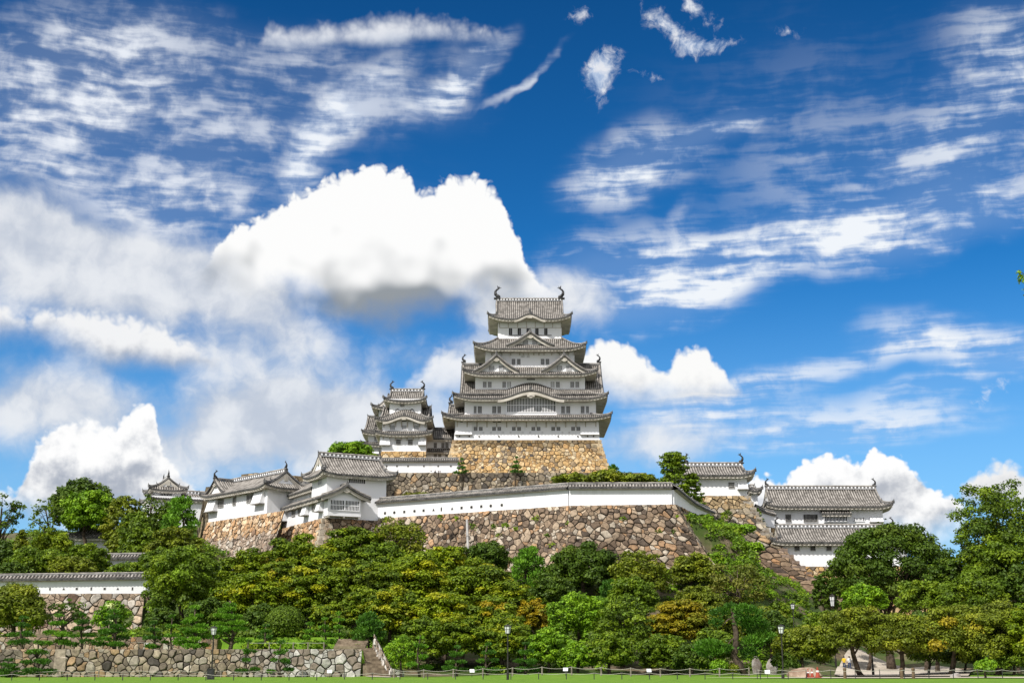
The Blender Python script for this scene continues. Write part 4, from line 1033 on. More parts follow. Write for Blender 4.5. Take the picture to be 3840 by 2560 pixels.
# ================================================================= LEFT TURRETS
k3 = mk(500, 1650, .4252)
def fr(a): return Vector((math.cos(R(a)), math.sin(R(a)), 0)), Vector((-math.sin(R(a)), math.cos(R(a)), 0))
def wall_box(root, O, ex, ey, x0, x1, y0, y1, z0, z1, name='wall', mat=None):
    m = MB(); c = O + ex * (x0 + x1) / 2 + ey * (y0 + y1) / 2; c.z = (z0 + z1) / 2; m.obox(c, ex, ey, (x1 - x0) / 2, (y1 - y0) / 2, (z1 - z0) / 2); return m.build(name, [mat or M_PLASTER], root)
ex, ey = fr(28)
NC = k3(1695, 690, 190.0); bz = NC.z; O = Vector((NC.x, NC.y, 0))
tw = thing('corner_turret', 'tall white corner turret with grey hipped roof and a gabled lattice bay in front', 'turret', NC)
Z3 = lambda zy, Y: k3(1700, zy, Y).z
cz_e = Z3(292, 189); cz_r = k3(1850, 158, 194.5).z
wall_box(tw, O, ex, ey, 0, 9.2, 0, 6.2, bz - .3, cz_e + .3)
T, E, G = kb(); cC = O + ex * 4.6 + ey * 3.1
irimoya(T, E, G, cC, ex, ey, 5.75, 4.3, cz_e, cz_r, 4.75, .42, lift=.45, p=.42, soff=1.1, D=3.0, c=.62); roof_parts(T, E, G, tw)
window(tw, O + ex * 4.6 + Z * (k3(1885, 376, 192.5).z - .1), ex, 2.5, 1.0, 7, bar_mat=M_PLASTER)
window(tw, O + ey * 2.6 + Z * Z3(386, 191.5), -ey, 1.5, 1.35, 3)
# long lower wing along the left face with its gabled front bay
wing = thing('long_wing', 'long low white wing with grey roofs stepping down left of the corner turret', 'turret', O + ex * -.3 + Z * bz)
w_e = Z3(497, 188.5)
wall_box(wing, O, ex, ey, -.3, 3.5, .05, 19.0, bz - .3, w_e + .25)
uz = Z3(485, 192) + .15; uz_e = k3(1540, 420, 195.3).z; ur = k3(1330, 398, 203).z
wall_box(wing, O, ex, ey, .75, 5.6, 6.2, 18.6, uz - .6, uz_e + .35)
T, E, G = kb()
Os = O + ex * -1.25 + ey * 8.8; Os.z = w_e
slope(T, E, Os, -ey, ex, 10.7, 2.1, lambda x, v: (uz - w_e + .25) * v, lambda x: 1, p=.42, soffit=(1.0, .05)); roof_parts(T, E, G, wing)
T, E, G = kb(); Ou = O + ex * -.25 + ey * 12.6; Ou.z = uz_e
rise = 2.0
slope(T, E, Ou, -ey, ex, 6.6, 3.4, lambda x, v: rise * prof(v, .7), lambda x: 1, p=.42, soffit=(1.0, .05))
Ou2 = O + ex * 6.55 + ey * 12.6; Ou2.z = uz_e
slope(T, E, Ou2, ey, -ex, 6.6, 3.4, lambda x, v: rise * prof(v, .7), lambda x: 1, p=.42, soffit=(1.0, .05))
q1, q2 = O + ex * 3.15 + ey * 6.0, O + ex * 3.15 + ey * 19.2; q1.z = q2.z = uz_e + rise; T.sweep([q1, q2], .5, .5, 3); T.sweep([q1 + Z * .5, q2 + Z * .5], .4, .14, 0); roof_parts(T, E, G, wing)
by0 = -1.6
bb = Z3(655, 187.5); 
wall_box(wing, O, ex, ey, -.3, 4.7, by0, .3, bb, w_e + .4, 'bay')
wall_box(wing, O, ex, ey, -.3, .05, -.02, .3, bz - .3, bb + .2)
T, E, G = kb(); gc = O + ex * 2.2 + ey * (by0 + .0); gh = k3(1860, 378, 186).z - w_e
gable_front(T, E, G, gc, ex, -ey, 3.45, gh, w_e, 1.9, c=.6, p=.42, wall_in=.02, over=.75, thick=.75); g_ = T.build('bay_roof', ROOFM, wing); E.build('barge_board', [M_EAVE], g_); G.build('gable_wall', [M_PLASTER], g_)
for s_ in (-1, 1): window(wing, gc + ex * 1.12 * s_ + ey * -.02 + Z * Z3(602, 187.5), ex, 2.0, 1.35, 8, 'lattice_window', rows=1, dark_ratio=.68)
for y in (by0 + .15,):
    for x in (-.1, 2.2, 4.5): m = MB(); m.obox(O + ex * x + ey * (y + .5) + Z * (bb - .12), ex, ey, .12, .6, .12, 0); m.build('bay_bracket', [M_EAVE], wing)
for yy, zt, w, h in ((17.2, 642, .9, 0), (13.0, 622, 1.3, 1), (10.2, 625, 1.2, 1), (4.4, 598, .75, 1), (1.9, 565, .8, 1)):
    if h: window(wing, O + ex * -.31 + ey * yy + Z * (bz + 1.55), -ey, w, 1.0 if w > 1 else .9, 4, bar_mat=M_GREYBAR)
for yy in (17.0, 7.2, .7): chute(wing, O + ex * -.31 + ey * (yy + (.4 if yy < 1 else 0)) + Z * (bz + 1.1), -ey, 1.9 if yy > 1 else 1.5, 2.1, .75)
for yy in (16.0, 9.5): window(wing, O + ex * .74 + ey * yy + Z * (uz + .35), -ey, 1.5, .95, 4, dark_ratio=.3)
for i in range(12): m = MB(); m.obox(O + ex * -.75 + ey * (.9 + i * 1.62) + Z * (w_e - .42), ex, ey, .5, .09, .16, 0); m.build('eave_bracket', [M_EAVE], wing)

# far longer turret on the left with cross gable
ex2, ey2 = fr(41)
NA = k3(1158, 652, 203.0); za = NA.z; OA = Vector((NA.x, NA.y, 0))
lt = thing('long_turret', 'long white turret with sweeping grey roof and cross gable above the orange rubble wall', 'turret', NA)
LA = 17.5; ae = k3(1155, 410, 202).z; ar = k3(1318, 292, 205.5).z
wall_box(lt, OA, ex2, ey2, 0, 6.2, -.6, LA, za - .3, ae + .3)
T, E, G = kb(); ca = OA + ex2 * 3.1 + ey2 * (LA / 2 - .3)
irimoya(T, E, G, ca, -ey2, ex2, LA / 2 + 1.4, 4.3, ae, ar, LA / 2 + .35, .4, lift=.5, p=.42, soff=1.1, D=3.0, c=.62); roof_parts(T, E, G, lt)
for sgn in (1,):
    m = MB(); q = ca - ey2 * (LA / 2 + .2); q.z = ar + .5; shachi(m, q, ey2, .75, 0); m.build('ridge_fish', [M_IRON], lt)
T, E, G = kb(); gp = OA + ey2 * (LA - 2.3) + ex2 * -.2; gh = k3(742, 352, 214).z - ae
gable_front(T, E, G, gp, -ey2, -ex2, 3.0, gh - .35, ae + .35, 4.0, c=.6, p=.42, wall_in=.05, over=.3, thick=.75); g_ = T.build('cross_gable', ROOFM, lt); E.build('barge_board', [M_EAVE], g_); G.build('gable_wall', [M_PLASTER], g_)
m = MB(); q = gp - ex2 * .2; q.z = ae + gh + .3; shachi(m, q, ex2, .75, 0); m.build('ridge_fish', [M_IRON], lt)
for yy, w in ((13.6, 1.6), (9.3, .75), (5.0, .75), (3.9, .75)): window(lt, OA + ex2 * -.01 + ey2 * yy + Z * (za + 2.2), -ey2, w, 1.15, 5 if w > 1 else 2, bar_mat=M_GREYBAR)
for yy, w in ((16.0, 2.6), (1.5, 2.6)): chute(lt, OA + ex2 * -.01 + ey2 * yy + Z * (za + 1.7), -ey2, w, 2.6, .9)
for i in range(11): m = MB(); m.obox(OA + ex2 * -.5 + ey2 * (.6 + i * 1.68) + Z * (ae - .42), ex2, ey2, .5, .09, .16, 0); m.build('eave_bracket', [M_EAVE], lt)
# rubble under them
def lowpale(col, s, t, rng):
    if t > 3.2: g_ = .33 * (col[0] + col[1] + col[2]); return tuple(.45 * c + .42 * g_ for c in col)
    return col
mb = MB()
pA0 = OA + ex2 * -.12 + ey2 * (LA + .1); pA1 = OA + ex2 * -.12 + ey2 * -6; pA0.z = pA1.z = za + .05
F, L = flat_face(pA0, pA1, 10.5, .26, .012)
stones(mb, F, L, 10.5, .72, ORANGE, 61, .2, lowpale, 1.2)
pL = OA + ex2 * 7 + ey2 * (LA + .1); pL.z = za + .05
F, L = flat_face(pL, pA0, 10.5, .2, .01); stones(mb, F, L, 10.5, .8, GREYISH, 62, .2)
tag(mb.build('rubble_wall', [M_STONE]), 'sloping orange rubble wall under the long turret on the left', 'stone wall')
mb = MB(); pD0 = O + ex * -.45 + ey * 19.3; pD1 = O + ex * -.45 + ey * -1.7; pD2 = O + ex * 12.5 + ey * -.2; pD0.z = pD1.z = pD2.z = bz + .04
pD1b = O + ex * -.45 + ey * -.15; pD1b.z = bz + .04
F, L = flat_face(pD0, pD1b, 6.5, .2, .01); stones(mb, F, L, 6.5, .68, ORANGE, 63, .18, None, 1.2)
F, L = flat_face(pD1b, pD2, 6.5, .2, .01); stones(mb, F, L, 6.5, .78, RUBBLE, 64, .2)
BATTV = .2
blocks(mb, pD1b, ex, ey, 6.5, (-ex - ey), 65, 1.15, [((.46, .40, .31), 3), ((.52, .46, .37), 2)], .01)
tag(mb.build('rubble_wall', [M_STONE]), 'rubble base with pale squared corner stones under the corner turret', 'stone wall')

# small far turret on the left
kL = mk(0, 1750, .3827)
exf, eyf = fr(22)
NF = kL(1500, 330, 238); OF = Vector((NF.x, NF.y, 0)); ft = thing('far_turret', 'small two-tiered white turret rising behind the trees on the far left hill', 'turret', NF)
fe = kL(1500, 222, 237).z; frz = kL(1640, 132, 241).z; fe2 = kL(1700, 322, 238).z
wv_ = kL(1748, 300, 238).x - OF.x
wall_box(ft, OF, exf, eyf, 0, wv_ / math.cos(R(22)), 0, 6, NF.z - 4, fe + .4)
T, E, G = kb(); hx_ = wv_ / math.cos(R(22)) / 2
cF = OF + exf * hx_ + eyf * 3
irimoya(T, E, G, cF, -eyf, exf, 4.1, hx_ + 1.0, fe, frz, 3.3, .45, lift=.4, p=.42, soff=.9, D=2.5, c=.62); roof_parts(T, E, G, ft)
for q, d in ((cF - eyf * 3.2, eyf), (cF + eyf * 3.2, -eyf)):
    m = MB(); q = q.copy(); q.z = frz + .5; shachi(m, q, d, .65, 0); m.build('ridge_fish', [M_IRON], ft)
window(ft, OF + exf * hx_ * .9 + Z * kL(1625, 282, 238).z, exf, 2.0, .95, 6)
wall_box(ft, OF, exf, eyf, -1.0, 13, -2.5, 7, NF.z - 8, fe2 + .5)
T, E, G = kb(); c2 = OF + exf * 7.0 + eyf * 2.2
irimoya(T, E, G, c2, exf, eyf, 8.4, 5.4, fe2, kL(1850, 252, 240).z, 7.2, .4, lift=.4, p=.42, soff=.9, D=2.5, c=.62); roof_parts(T, E, G, ft)
# roof in the trees, and the short wall below it
def hut(label, zl, zr, ztop, zeave, zbot, Y, name, kf, cat='storehouse'):
    a, b = kf(zl, zeave, Y), kf(zr, zeave, Y); rt = thing(name, label, cat, kf((zl + zr) / 2, zbot, Y)); cx = (a.x + b.x) / 2; hx = (b.x - a.x) / 2
    storey(rt, cx - hx + .6, cx + hx - .6, Y + .8, Y + 5.2, kf(zl, zbot, Y).z - 3, a.z + .3); T, E, G = kb()
    irimoya(T, E, G, Vector((cx, Y + 3, 0)), (1, 0, 0), (0, 1, 0), hx, 3.4, a.z, kf(zl, ztop, Y + 3).z, hx - .8, .5, lift=.3, p=.42, soff=.7, D=2.0); roof_parts(T, E, G, rt); return rt
hut('small white storehouse with grey roof, half buried in trees on the left hill', 680, 1180, 612, 690, 760, 206, 'storehouse', kL)
plaster_wall('short white wall with tiled coping glimpsed between trees on the left hill', [pw(kL, 1020, 912, 1040, 186), pw(kL, 1500, 908, 1040, 186)])
plaster_wall('end of a white wall with tiled coping beside the sloping orange rubble', [pw(kL, 2060, 1078, 1165, 176), pw(kL, 2290, 1070, 1160, 176)])
# long white wall at the left edge with its stone footing
Q0, Q1, Q2 = pw(kL, -260, 1128, 1246, 163), pw(kL, 1436, 1106, 1243, 165), pw(kL, 1530, 1104, 1246, 167)
plaster_wall('long white loopholed wall with tiled coping at the left edge', [Q0, Q1, Q2],
   holes=[(0, (zx + 260) / 1696, .62, s, .17) for zx, s in ((352, 's'), (495, 'r'), (630, 't'), (757, 's'), (899, 'r'), (1031, 's'), (1161, 't'), (1305, 'r'))])
poly_stone('stone_footing', 'big-stoned retaining wall below the loopholed white wall on the left', [Vector((Q0[0], Q0[1] - .3, Q0[2] + .03)), Vector((Q1[0], Q1[1] - .3, Q1[2] + .03)), Vector((Q2[0], Q2[1] - .3, Q2[2] + .03))], 6.2, .95,
   [((.42, .33, .24), 3), ((.36, .28, .21), 3), ((.22, .15, .11), 2), ((.46, .42, .37), 2), ((.30, .24, .18), 2)], 71, .2, .006, .26)

# ================================================================= RIGHT-HAND TURRET AND HALLS
k5 = mk(2400, 1650, .4782)
YF = 214.0
NFR = k5(840, 436, YF); 
rt_ = thing('right_turret', 'white turret on a steep tall stone base right of the centre, one small shuttered window', 'turret', k5(650, 436, YF))
fx0, fx1 = k5(300, 436, YF).x, k5(842, 436, YF).x
re = k5(650, 272, YF - 1.2).z; rr = k5(600, 205, YF + 3.2).z
storey(rt_, fx0, fx1, YF, YF + 6.4, NFR.z - .3, re + .32)
T, E, G = kb(); cf_ = Vector(((fx0 + fx1) / 2, YF + 3.2, 0)); hxf = (fx1 - fx0) / 2
irimoya(T, E, G, cf_, (1, 0, 0), (0, 1, 0), hxf + 1.2, 4.4, re, rr, hxf - .15, .45, lift=.55, p=.42, soff=1.1, D=3.0); rf = roof_parts(T, E, G, rt_)
for x, d in ((cf_.x + hxf - .2, -1), (k5(362, 200, YF + 3).x, 1)):
    m = MB(); shachi(m, (x, YF + 3.2, rr + .5), (d, 0, 0), .9, 0); m.build('ridge_fish', [M_IRON], rf)
def rwin(zx0, zx1, zy0, zy1, Y, root, bars, **kw):
    a = k5(zx0, zy1, Y); b = k5(zx1, zy0, Y); return window(root, ((a.x + b.x) / 2, Y, a.z), (1, 0, 0), b.x - a.x, b.z - a.z, bars, **kw)
rwin(699, 736, 334, 372, YF - .01, rt_, 0, bar_mat=M_GREYBAR, rows=3)
a = k5(768, 384, YF); b = k5(842, 335, YF); chute(rt_, ((a.x + b.x) / 2, YF, a.z), (1, 0, 0), b.x - a.x, b.z - a.z, .7)
for i in range(11): m = MB(); x = fx0 + (fx1 - fx0) * i / 10; m.box(x - .08, x + .08, YF - .4, YF, re - .5, re - .15, 0); m.build('eave_bracket', [M_EAVE], rt_)
window(rt_, (fx1 + .01, YF + 2.5, NFR.z + 1.5), (0, 1, 0), .8, 1.0, 2, bar_mat=M_GREYBAR)
mb = MB(); Hf = 17.0; tl, tr_ = Vector((k5(470, 436, YF).x, YF - .1, NFR.z)), Vector((fx1 + .25, YF - .1, NFR.z)); tb_ = Vector((fx1 + .25, YF + 7, NFR.z))
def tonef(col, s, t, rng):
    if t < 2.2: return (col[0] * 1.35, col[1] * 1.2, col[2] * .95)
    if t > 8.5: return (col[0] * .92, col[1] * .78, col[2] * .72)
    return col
spread = lambda t: .30 * t + .028 * t * t
F, L = flat_face(tl, tr_, Hf, .24, .008)
def FF(s, t, F=F, L=L): q, n = F(s, t); return q + Vector((spread(t), 0, 0)) * (s / L), n
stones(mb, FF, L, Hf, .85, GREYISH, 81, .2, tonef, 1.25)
F, L = flat_face(tr_, tb_, Hf, .30, .028)
stones(mb, F, L, Hf, .95, GREYISH, 82, .2)
F, L = flat_face(tl + Vector((0, 6, 0)), tl, Hf, .05, 0); stones(mb, F, L, Hf, .95, GREYISH, 83, .2)
rng = random.Random(5); t = 0; kk = 0
while t < Hf:
    h = rng.uniform(.7, 1.0); l = rng.uniform(1.5, 2.2) if kk % 2 else rng.uniform(.9, 1.2); tm = t + h / 2
    c = tr_ + Vector((spread(tm), -(.24 * tm + .008 * tm * tm), -tm)); f_ = rng.uniform(.8, 1.15); base = (.33, .30, .26) if t < 6 else (.25, .19, .155)
    mb.obox(c + Vector((-l / 2 + .18, .5, 0)), (1, 0, 0), (0, 1, 0), l / 2, .62, h / 2 - .03, 0, tuple(x * f_ for x in base)); t += h; kk += 1
tag(mb.build('stone_rampart', [M_STONE]), 'steep flaring grey stone base carrying the turret on the right', 'stone rampart')
# bits of roof showing behind its right side
plaster_wall('small white wall with tiled coping in the gap between right turret and hall', [pw(k5, 905, 545, 640, 221), pw(k5, 960, 572, 668, 222), pw(k5, 1048, 596, 690, 223)], hw=.7)
hut('scrap of grey roofed gate peeping out behind the right turret', 850, 955, 375, 400, 520, 226, 'gate_roof', k5, 'gate')

YG = 226.0
hall = thing('upper_hall', 'broad white hall with long grey roof and central lattice bay on the right', 'hall', k5(1480, 690, YG))
gx0, gx1 = k5(1042, 600, YG).x, k5(1905, 600, YG).x; ge = k5(1480, 518, YG - 1.5).z; gr = k5(1480, 386, YG + 4.2).z
storey(hall, gx0, gx1, YG, YG + 8.4, k5(1480, 720, YG).z, ge + .32)
T, E, G = kb(); cg = Vector(((gx0 + gx1) / 2, YG + 4.2, 0)); hg = (gx1 - gx0) / 2
irimoya(T, E, G, cg, (1, 0, 0), (0, 1, 0), hg + 1.5, 5.7, ge, gr, hg + .1, .36, lift=.55, p=.42, soff=1.4, D=3.0); rf = roof_parts(T, E, G, hall)
for s_ in (-1, 1):
    m = MB(); shachi(m, (cg.x + s_ * hg, YG + 4.2, gr + .5), (-s_, 0, 0), .8, 0); m.build('ridge_fish', [M_IRON], rf)
rwin(1146, 1180, 584, 640, YG - .01, hall, 3, bar_mat=M_GREYBAR, sill=True); rwin(1288, 1388, 584, 640, YG - .01, hall, 9, bar_mat=M_GREYBAR); rwin(1680, 1755, 606, 634, YG - .01, hall, 6, dark_ratio=.3)
m = MB(); a = k5(1446, 642, YG - .6); b = k5(1626, 576, YG - .6); m.box(a.x, b.x, YG - .6, YG + .1, a.z, b.z + .3); bay = m.build('lattice_bay', [M_PLASTER], hall)
rwin(1452, 1620, 580, 632, YG - .61, bay, 14, name='lattice_window', dark_ratio=.62)
T, E, G = kb(); Oq = Vector(((a.x + b.x) / 2, YG - 1.5, k5(1540, 572, YG - 1.5).z)); slope(T, E, Oq, (1, 0, 0), (0, 1, 0), (b.x - a.x) / 2 + .55, 1.5, lambda x, v: .55 * v, lambda x: 1, p=.42, nv=2, soffit=(.8, .05)); r_ = T.build('bay_roof', ROOFM, bay)
if E.v: E.build('bay_eave', [M_EAVE], bay)
a = k5(1804, 640, YG); b = k5(1900, 602, YG); chute(hall, ((a.x + b.x) / 2, YG, a.z), (1, 0, 0), b.x - a.x, b.z - a.z, .7)
for i in range(17): m = MB(); x = gx0 + (gx1 - gx0) * i / 16; m.box(x - .09, x + .09, YG - .5, YG, ge - .5, ge - .15, 0); m.build('eave_bracket', [M_EAVE], hall)
YH = 212.0
low = thing('lower_hall', 'long low white hall in front of the upper hall, half behind the domed tree', 'hall', k5(1480, 990, YH))
lx0, lx1 = k5(1062, 900, YH).x, k5(2095, 900, YH).x; le = k5(1480, 798, YH - 1.3).z; lr = k5(1480, 690, YH + 3.6).z
storey(low, lx0, lx1, YH, YH + 7, k5(1480, 992, YH).z, le + .32)
T, E, G = kb(); cl2 = Vector(((lx0 + lx1) / 2, YH + 3.5, 0)); hl = (lx1 - lx0) / 2
irimoya(T, E, G, cl2, (1, 0, 0), (0, 1, 0), hl + .8, 4.8, le, lr, hl - 1.0, .45, lift=.35, p=.42, soff=1.2, D=2.5); rf = roof_parts(T, E, G, low)
for s_ in (-1, 1):
    m = MB(); shachi(m, (cl2.x + s_ * (hl - 1.1), YH + 3.5, lr + .45), (-s_, 0, 0), .75, 0); m.build('ridge_fish', [M_IRON], rf)
for x in (1216, 1340, 1466): rwin(x, x + 30, 816, 862, YH - .01, low, 3, bar_mat=M_GREYBAR)
for i in range(20): m = MB(); x = lx0 + (lx1 - lx0) * i / 19; m.box(x - .09, x + .09, YH - .5, YH, le - .5, le - .15, 0); m.build('eave_bracket', [M_EAVE], low)
lb = k5(1480, 990, YH).z
poly_stone('stone_rampart', 'golden rubble base below the lower hall on the right', [Vector((lx0 - .6, YH - .2, lb)), Vector((lx1 + 6, YH - .2, lb))], 9.5, .78, TAN, 91, .2, .006, .2)
tagx = at(3240, 1990, 224); poly_stone('stone_rampart', 'small patch of orange stones at the left foot of the upper hall', [k5(1025, 683, 223.5), k5(1130, 683, 223.5)], 4.5, 1.0, TAN, 92, .1)

# ================================================================= TERRAIN: one sheet to the horizon
XK = [-95, -42, -31, -20, 22, 31, 36, 40, 52, 100]
PR = {
 -95: [(0, 0), (150, 3.7), (163, 4.3), (165, 8.8), (190, 13), (206, 17), (238, 23), (300, 22), (345, 0)],
 -42: [(0, 0), (150, 3.7), (163, 4.3), (166, 8.4), (185, 10.6), (200, 12.6), (208, 18), (238, 25), (300, 24), (345, 0)],
 -31: [(0, 0), (128, 1.5), (150, 5.5), (186, 12), (199, 13.5), (206, 19), (232, 25), (247, 34), (300, 34), (345, 0)],
 -20: [(0, 0), (131, .1), (142, 1.6), (152, 4.6), (180, 13.0), (186, 14.6), (197, 20.0), (240, 28.5), (246.4, 29), (248, 33.9), (300, 34), (345, 0)],
  22: [(0, 0), (131, .1), (142, 1.6), (152, 4.6), (174, 12.6), (176, 15.0), (176.6, 20.6), (200, 22.5), (246.2, 29), (248, 33.9), (300, 34), (345, 0)],
  31: [(0, 0), (131, .1), (145, 1.8), (155, 5.0), (172, 12.0), (176, 14.5), (183, 18.0), (190, 19.2), (205, 20.5), (246.2, 27), (248, 33.9), (300, 34), (345, 0)],
  36: [(0, 0), (156, .15), (172, 2.0), (184, 8.5), (200, 14), (214, 16.5), (230, 23), (300, 28), (345, 0)],
  40: [(0, 0), (172, .15), (184, 6.0), (200, 13), (214, 15), (230, 22), (300, 26), (345, 0)],
  52: [(0, 0), (188, .1), (198, 3.0), (208, 6.5), (213, 9), (224, 16), (300, 18), (345, 0)],
 100: [(0, 0), (136, .1), (165, 1.5), (195, 4.5), (208, 6.5), (213, 9), (224, 16), (300, 16), (345, 0)]}
def pl(L, y):
    for i in range(len(L) - 1):
        if y <= L[i + 1][0]:
            t = (y - L[i][0]) / (L[i + 1][0] - L[i][0]); return L[i][1] + (L[i + 1][1] - L[i][1]) * max(0, t)
    return L[-1][1]
def sm(a, b, x): t = max(0, min(1, (x - a) / (b - a))); return t * t * (3 - 2 * t)
XS = wx(1345, 2480, 125)                                       # right end of the stepped terraces
def prof_y(k, x, y):
    if k not in (-20, 22): return pl(PR[k], y)
    dy = (7.5 - max(-20, min(7.5, x))) / 27.5 * 18.5            # the step follows the slanting wall
    return pl(PR[22], y - dy * sm(146, 170, y) * (1 - sm(205, 236, y)))
def hill(x, y):
    if y < 60 or y > 345: return 0.0
    x_ = max(-95, min(100, x))
    for i in range(len(XK) - 1):
        if x_ <= XK[i + 1]:
            t = (x_ - XK[i]) / (XK[i + 1] - XK[i]); h = prof_y(XK[i], x_, y) * (1 - t) + prof_y(XK[i + 1], x_, y) * t; break
    terr = 0.0 if y < 125.3 else (2.42 if y < 136.5 else 3.68)
    if y > 148: terr = h
    elif y > 140: terr = 3.68 + (h - 3.68) * (y - 140) / 8
    w = sm(XS + 1.2, XS - .2, x)
    h = h * (1 - w) + terr * w
    far = sm(100, 150, abs(x))
    h *= 1 - far * sm(60, 130, 130)
    if y < 129 and w < 1: h += .12 * math.sin(x * .31 + 1) * sm(111, 119, y) + .16 * max(0, math.sin(x * .17)) * sm(112, 118, y) 
    return max(h, 0.0)
gxs = [-6000, -1500, -400, -180] + [-140 + 2.0 * i for i in range(141)] + [180, 400, 1500, 6000]
gxs = sorted(gxs + [XS - .2, XS + .5, XS + 1.2])
gys = [-3000, -200, 0, 40, 70] + [80 + 2.0 * i for i in range(23)] + [125.25, 125.45] + [127 + 1.5 * i for i in range(7)] + [136.4, 136.6] + [138 + 1.5 * i for i in range(25)] + [176.0, 176.7] + [177.5 + 1.0 * i for i in range(22)] + [200.5 + 2.5 * i for i in range(19)] + [248.5] + [252 + 6 * i for i in range(17)] + [400, 800, 2500, 9000]
gys = sorted(set(gys))
m = MB(); rr_ = random.Random(3)
m.grid([[(x, y, hill(x, y) + (rr_.uniform(-.18, .18) if 150 < y < 300 and abs(x) < 140 else 0)) for x in gxs] for y in gys], 0)
tag(m.build('ground', [M_GROUND], smooth=True), kind='structure')

# ================================================================= FOLIAGE
def foliage(puffs, leaf, cover, pal, rng, up=.35, thin=.62, needle=False, jit=.5, tip=None, tipz=.0, cap=48000):
    """leaf-sized faces through the shells of many puffs: (x, y, z, rx, ry, rz)"""
    P_ = np.array([q[:6] for q in puffs], float)
    ar = 4 * np.pi * ((P_[:, 3] * P_[:, 4] + P_[:, 3] * P_[:, 5] + P_[:, 4] * P_[:, 5]) / 3)
    la = leaf * leaf * thin * .5
    n = int(min(cap, max(200, cover * ar.sum() / la)))
    k = rng.choice(len(P_), n, p=ar / ar.sum())
    d = rng.normal(size=(n, 3)); d /= np.linalg.norm(d, axis=1)[:, None]
    flip = (d[:, 2] < -.15) & (rng.random(n) < .55); d[flip, 2] *= -1
    r = rng.uniform(.42, 1.06, n) ** .8; far_ = rng.random(n) < .12; r[far_] *= rng.uniform(1.0, 1.32, far_.sum())
    p = P_[k, :3] + d * r[:, None] * P_[k, 3:6]
    nr = d / P_[k, 3:6]; nr /= np.linalg.norm(nr, axis=1)[:, None]
    nr = nr + rng.normal(size=(n, 3)) * jit + np.array([0, 0, up]); nr /= np.linalg.norm(nr, axis=1)[:, None]
    a = np.cross(nr, rng.normal(size=(n, 3))); a /= np.linalg.norm(a, axis=1)[:, None] + 1e-9
    if needle:                                                # needles stand up and outwards
        a = d * .8 + np.array([0, 0, .7]) + rng.normal(size=(n, 3)) * .45; a /= np.linalg.norm(a, axis=1)[:, None]
        nr = np.cross(a, rng.normal(size=(n, 3))); nr /= np.linalg.norm(nr, axis=1)[:, None] + 1e-9
    b = np.cross(nr, a)
    L_ = leaf * rng.uniform(.65, 1.25, n)[:, None]; W_ = L_ * thin
    v = np.stack([p - a * L_ * .5, p + b * W_ * .5 + a * L_ * .08, p + a * L_ * .5, p - b * W_ * .5 + a * L_ * .08], 1).reshape(-1, 3)
    pc = np.array([c for c, w in pal]); pw_ = np.array([w for c, w in pal], float); pw_ /= pw_.sum()
    pk = rng.choice(len(pc), len(P_), p=pw_)                     # sprays of one colour
    base = pc[pk][k] * (1 - .35) + pc[rng.choice(len(pc), n, p=pw_)] * .35
    if tip is not None:
        zz_ = P_[:, 2]; zn = (zz_ - zz_.min()) / max(1e-6, zz_.max() - zz_.min())
        isx = (rng.random(len(P_)) < tipz); base[isx[k]] = np.array(tip) * .85 + base[isx[k]] * .15
    base = base * rng.uniform(.72, 1.30, n)[:, None] * 1.7
    return v, np.repeat(base, 4, 0)
def leaf_mesh(name, v, col, mat, parent=None, org=(0, 0, 0)):
    n = len(v) // 4; me = bpy.data.meshes.new(name); me.vertices.add(len(v)); me.loops.add(len(v)); me.polygons.add(n)
    me.vertices.foreach_set('co', (v - np.array(org)).astype(np.float32).ravel()); me.loops.foreach_set('vertex_index', np.arange(len(v), dtype=np.int32))
    me.polygons.foreach_set('loop_start', np.arange(0, len(v), 4, dtype=np.int32))
    me.update(calc_edges=True)
    ca = me.color_attributes.new('Col', 'FLOAT_COLOR', 'POINT'); ca.data.foreach_set('color', np.concatenate([col, np.ones((len(col), 1))], 1).astype(np.float32).ravel())
    me.materials.append(mat); o = bpy.data.objects.new(name, me); COL.objects.link(o)
    if parent is not None: o.parent = parent
    return o
def trunk_mesh(parent, base, top, r0, limbs, rng, mat, bend=.06, name='trunk', r1=.4):
    """tapered trunk from base to top with limbs reaching the given points"""
    m = MB(); base = Vector(base); top = Vector(top); H = (top - base).length; pts = []
    off = Vector((rng.normal() * bend * H, rng.normal() * bend * H, 0))
    for i in range(7): t = i / 6; pts.append(base.lerp(top, t) + off * math.sin(math.pi * t) + Vector((rng.normal(), rng.normal(), 0)) * r0 * .25 * (0 < i < 6))
    m.tube(pts, [r0 * (1.25 if i == 0 else 1) * (1 - (1 - r1) * i / 6) for i in range(7)], 7)
    for q, f in limbs:
        s = pts[min(5, int(f * 6))].lerp(pts[min(6, int(f * 6) + 1)], f * 6 - int(f * 6)); q = Vector(q); mid = s.lerp(q, .5) + Vector((0, 0, .12 * (q - s).length)); rr = r0 * (1 - .6 * f) * .5
        m.tube([s, mid, q], [rr, rr * .6, rr * .22], 5)
    return m.build(name, [mat], parent, smooth=True)
G_DARK = [((.026, .050, .004), 4), ((.042, .075, .005), 3), ((.065, .100, .006), 2)]
G_MID = [((.052, .088, .004), 4), ((.080, .125, .005), 3), ((.115, .160, .006), 2), ((.034, .058, .004), 2)]
G_BRIGHT = [((.085, .165, .005), 4), ((.125, .210, .007), 3), ((.055, .110, .005), 2)]
G_OLIVE = [((.075, .098, .006), 4), ((.110, .135, .007), 3), ((.050, .066, .005), 2), ((.150, .160, .010), 1)]
G_YEL = [((.100, .140, .004), 4), ((.140, .180, .004), 3), ((.065, .105, .004), 3), ((.18, .20, .004), 1)]
G_MAPLE = [((.070, .108, .004), 4), ((.104, .146, .004), 3), ((.042, .070, .004), 3), ((.160, .175, .004), 1.5)]
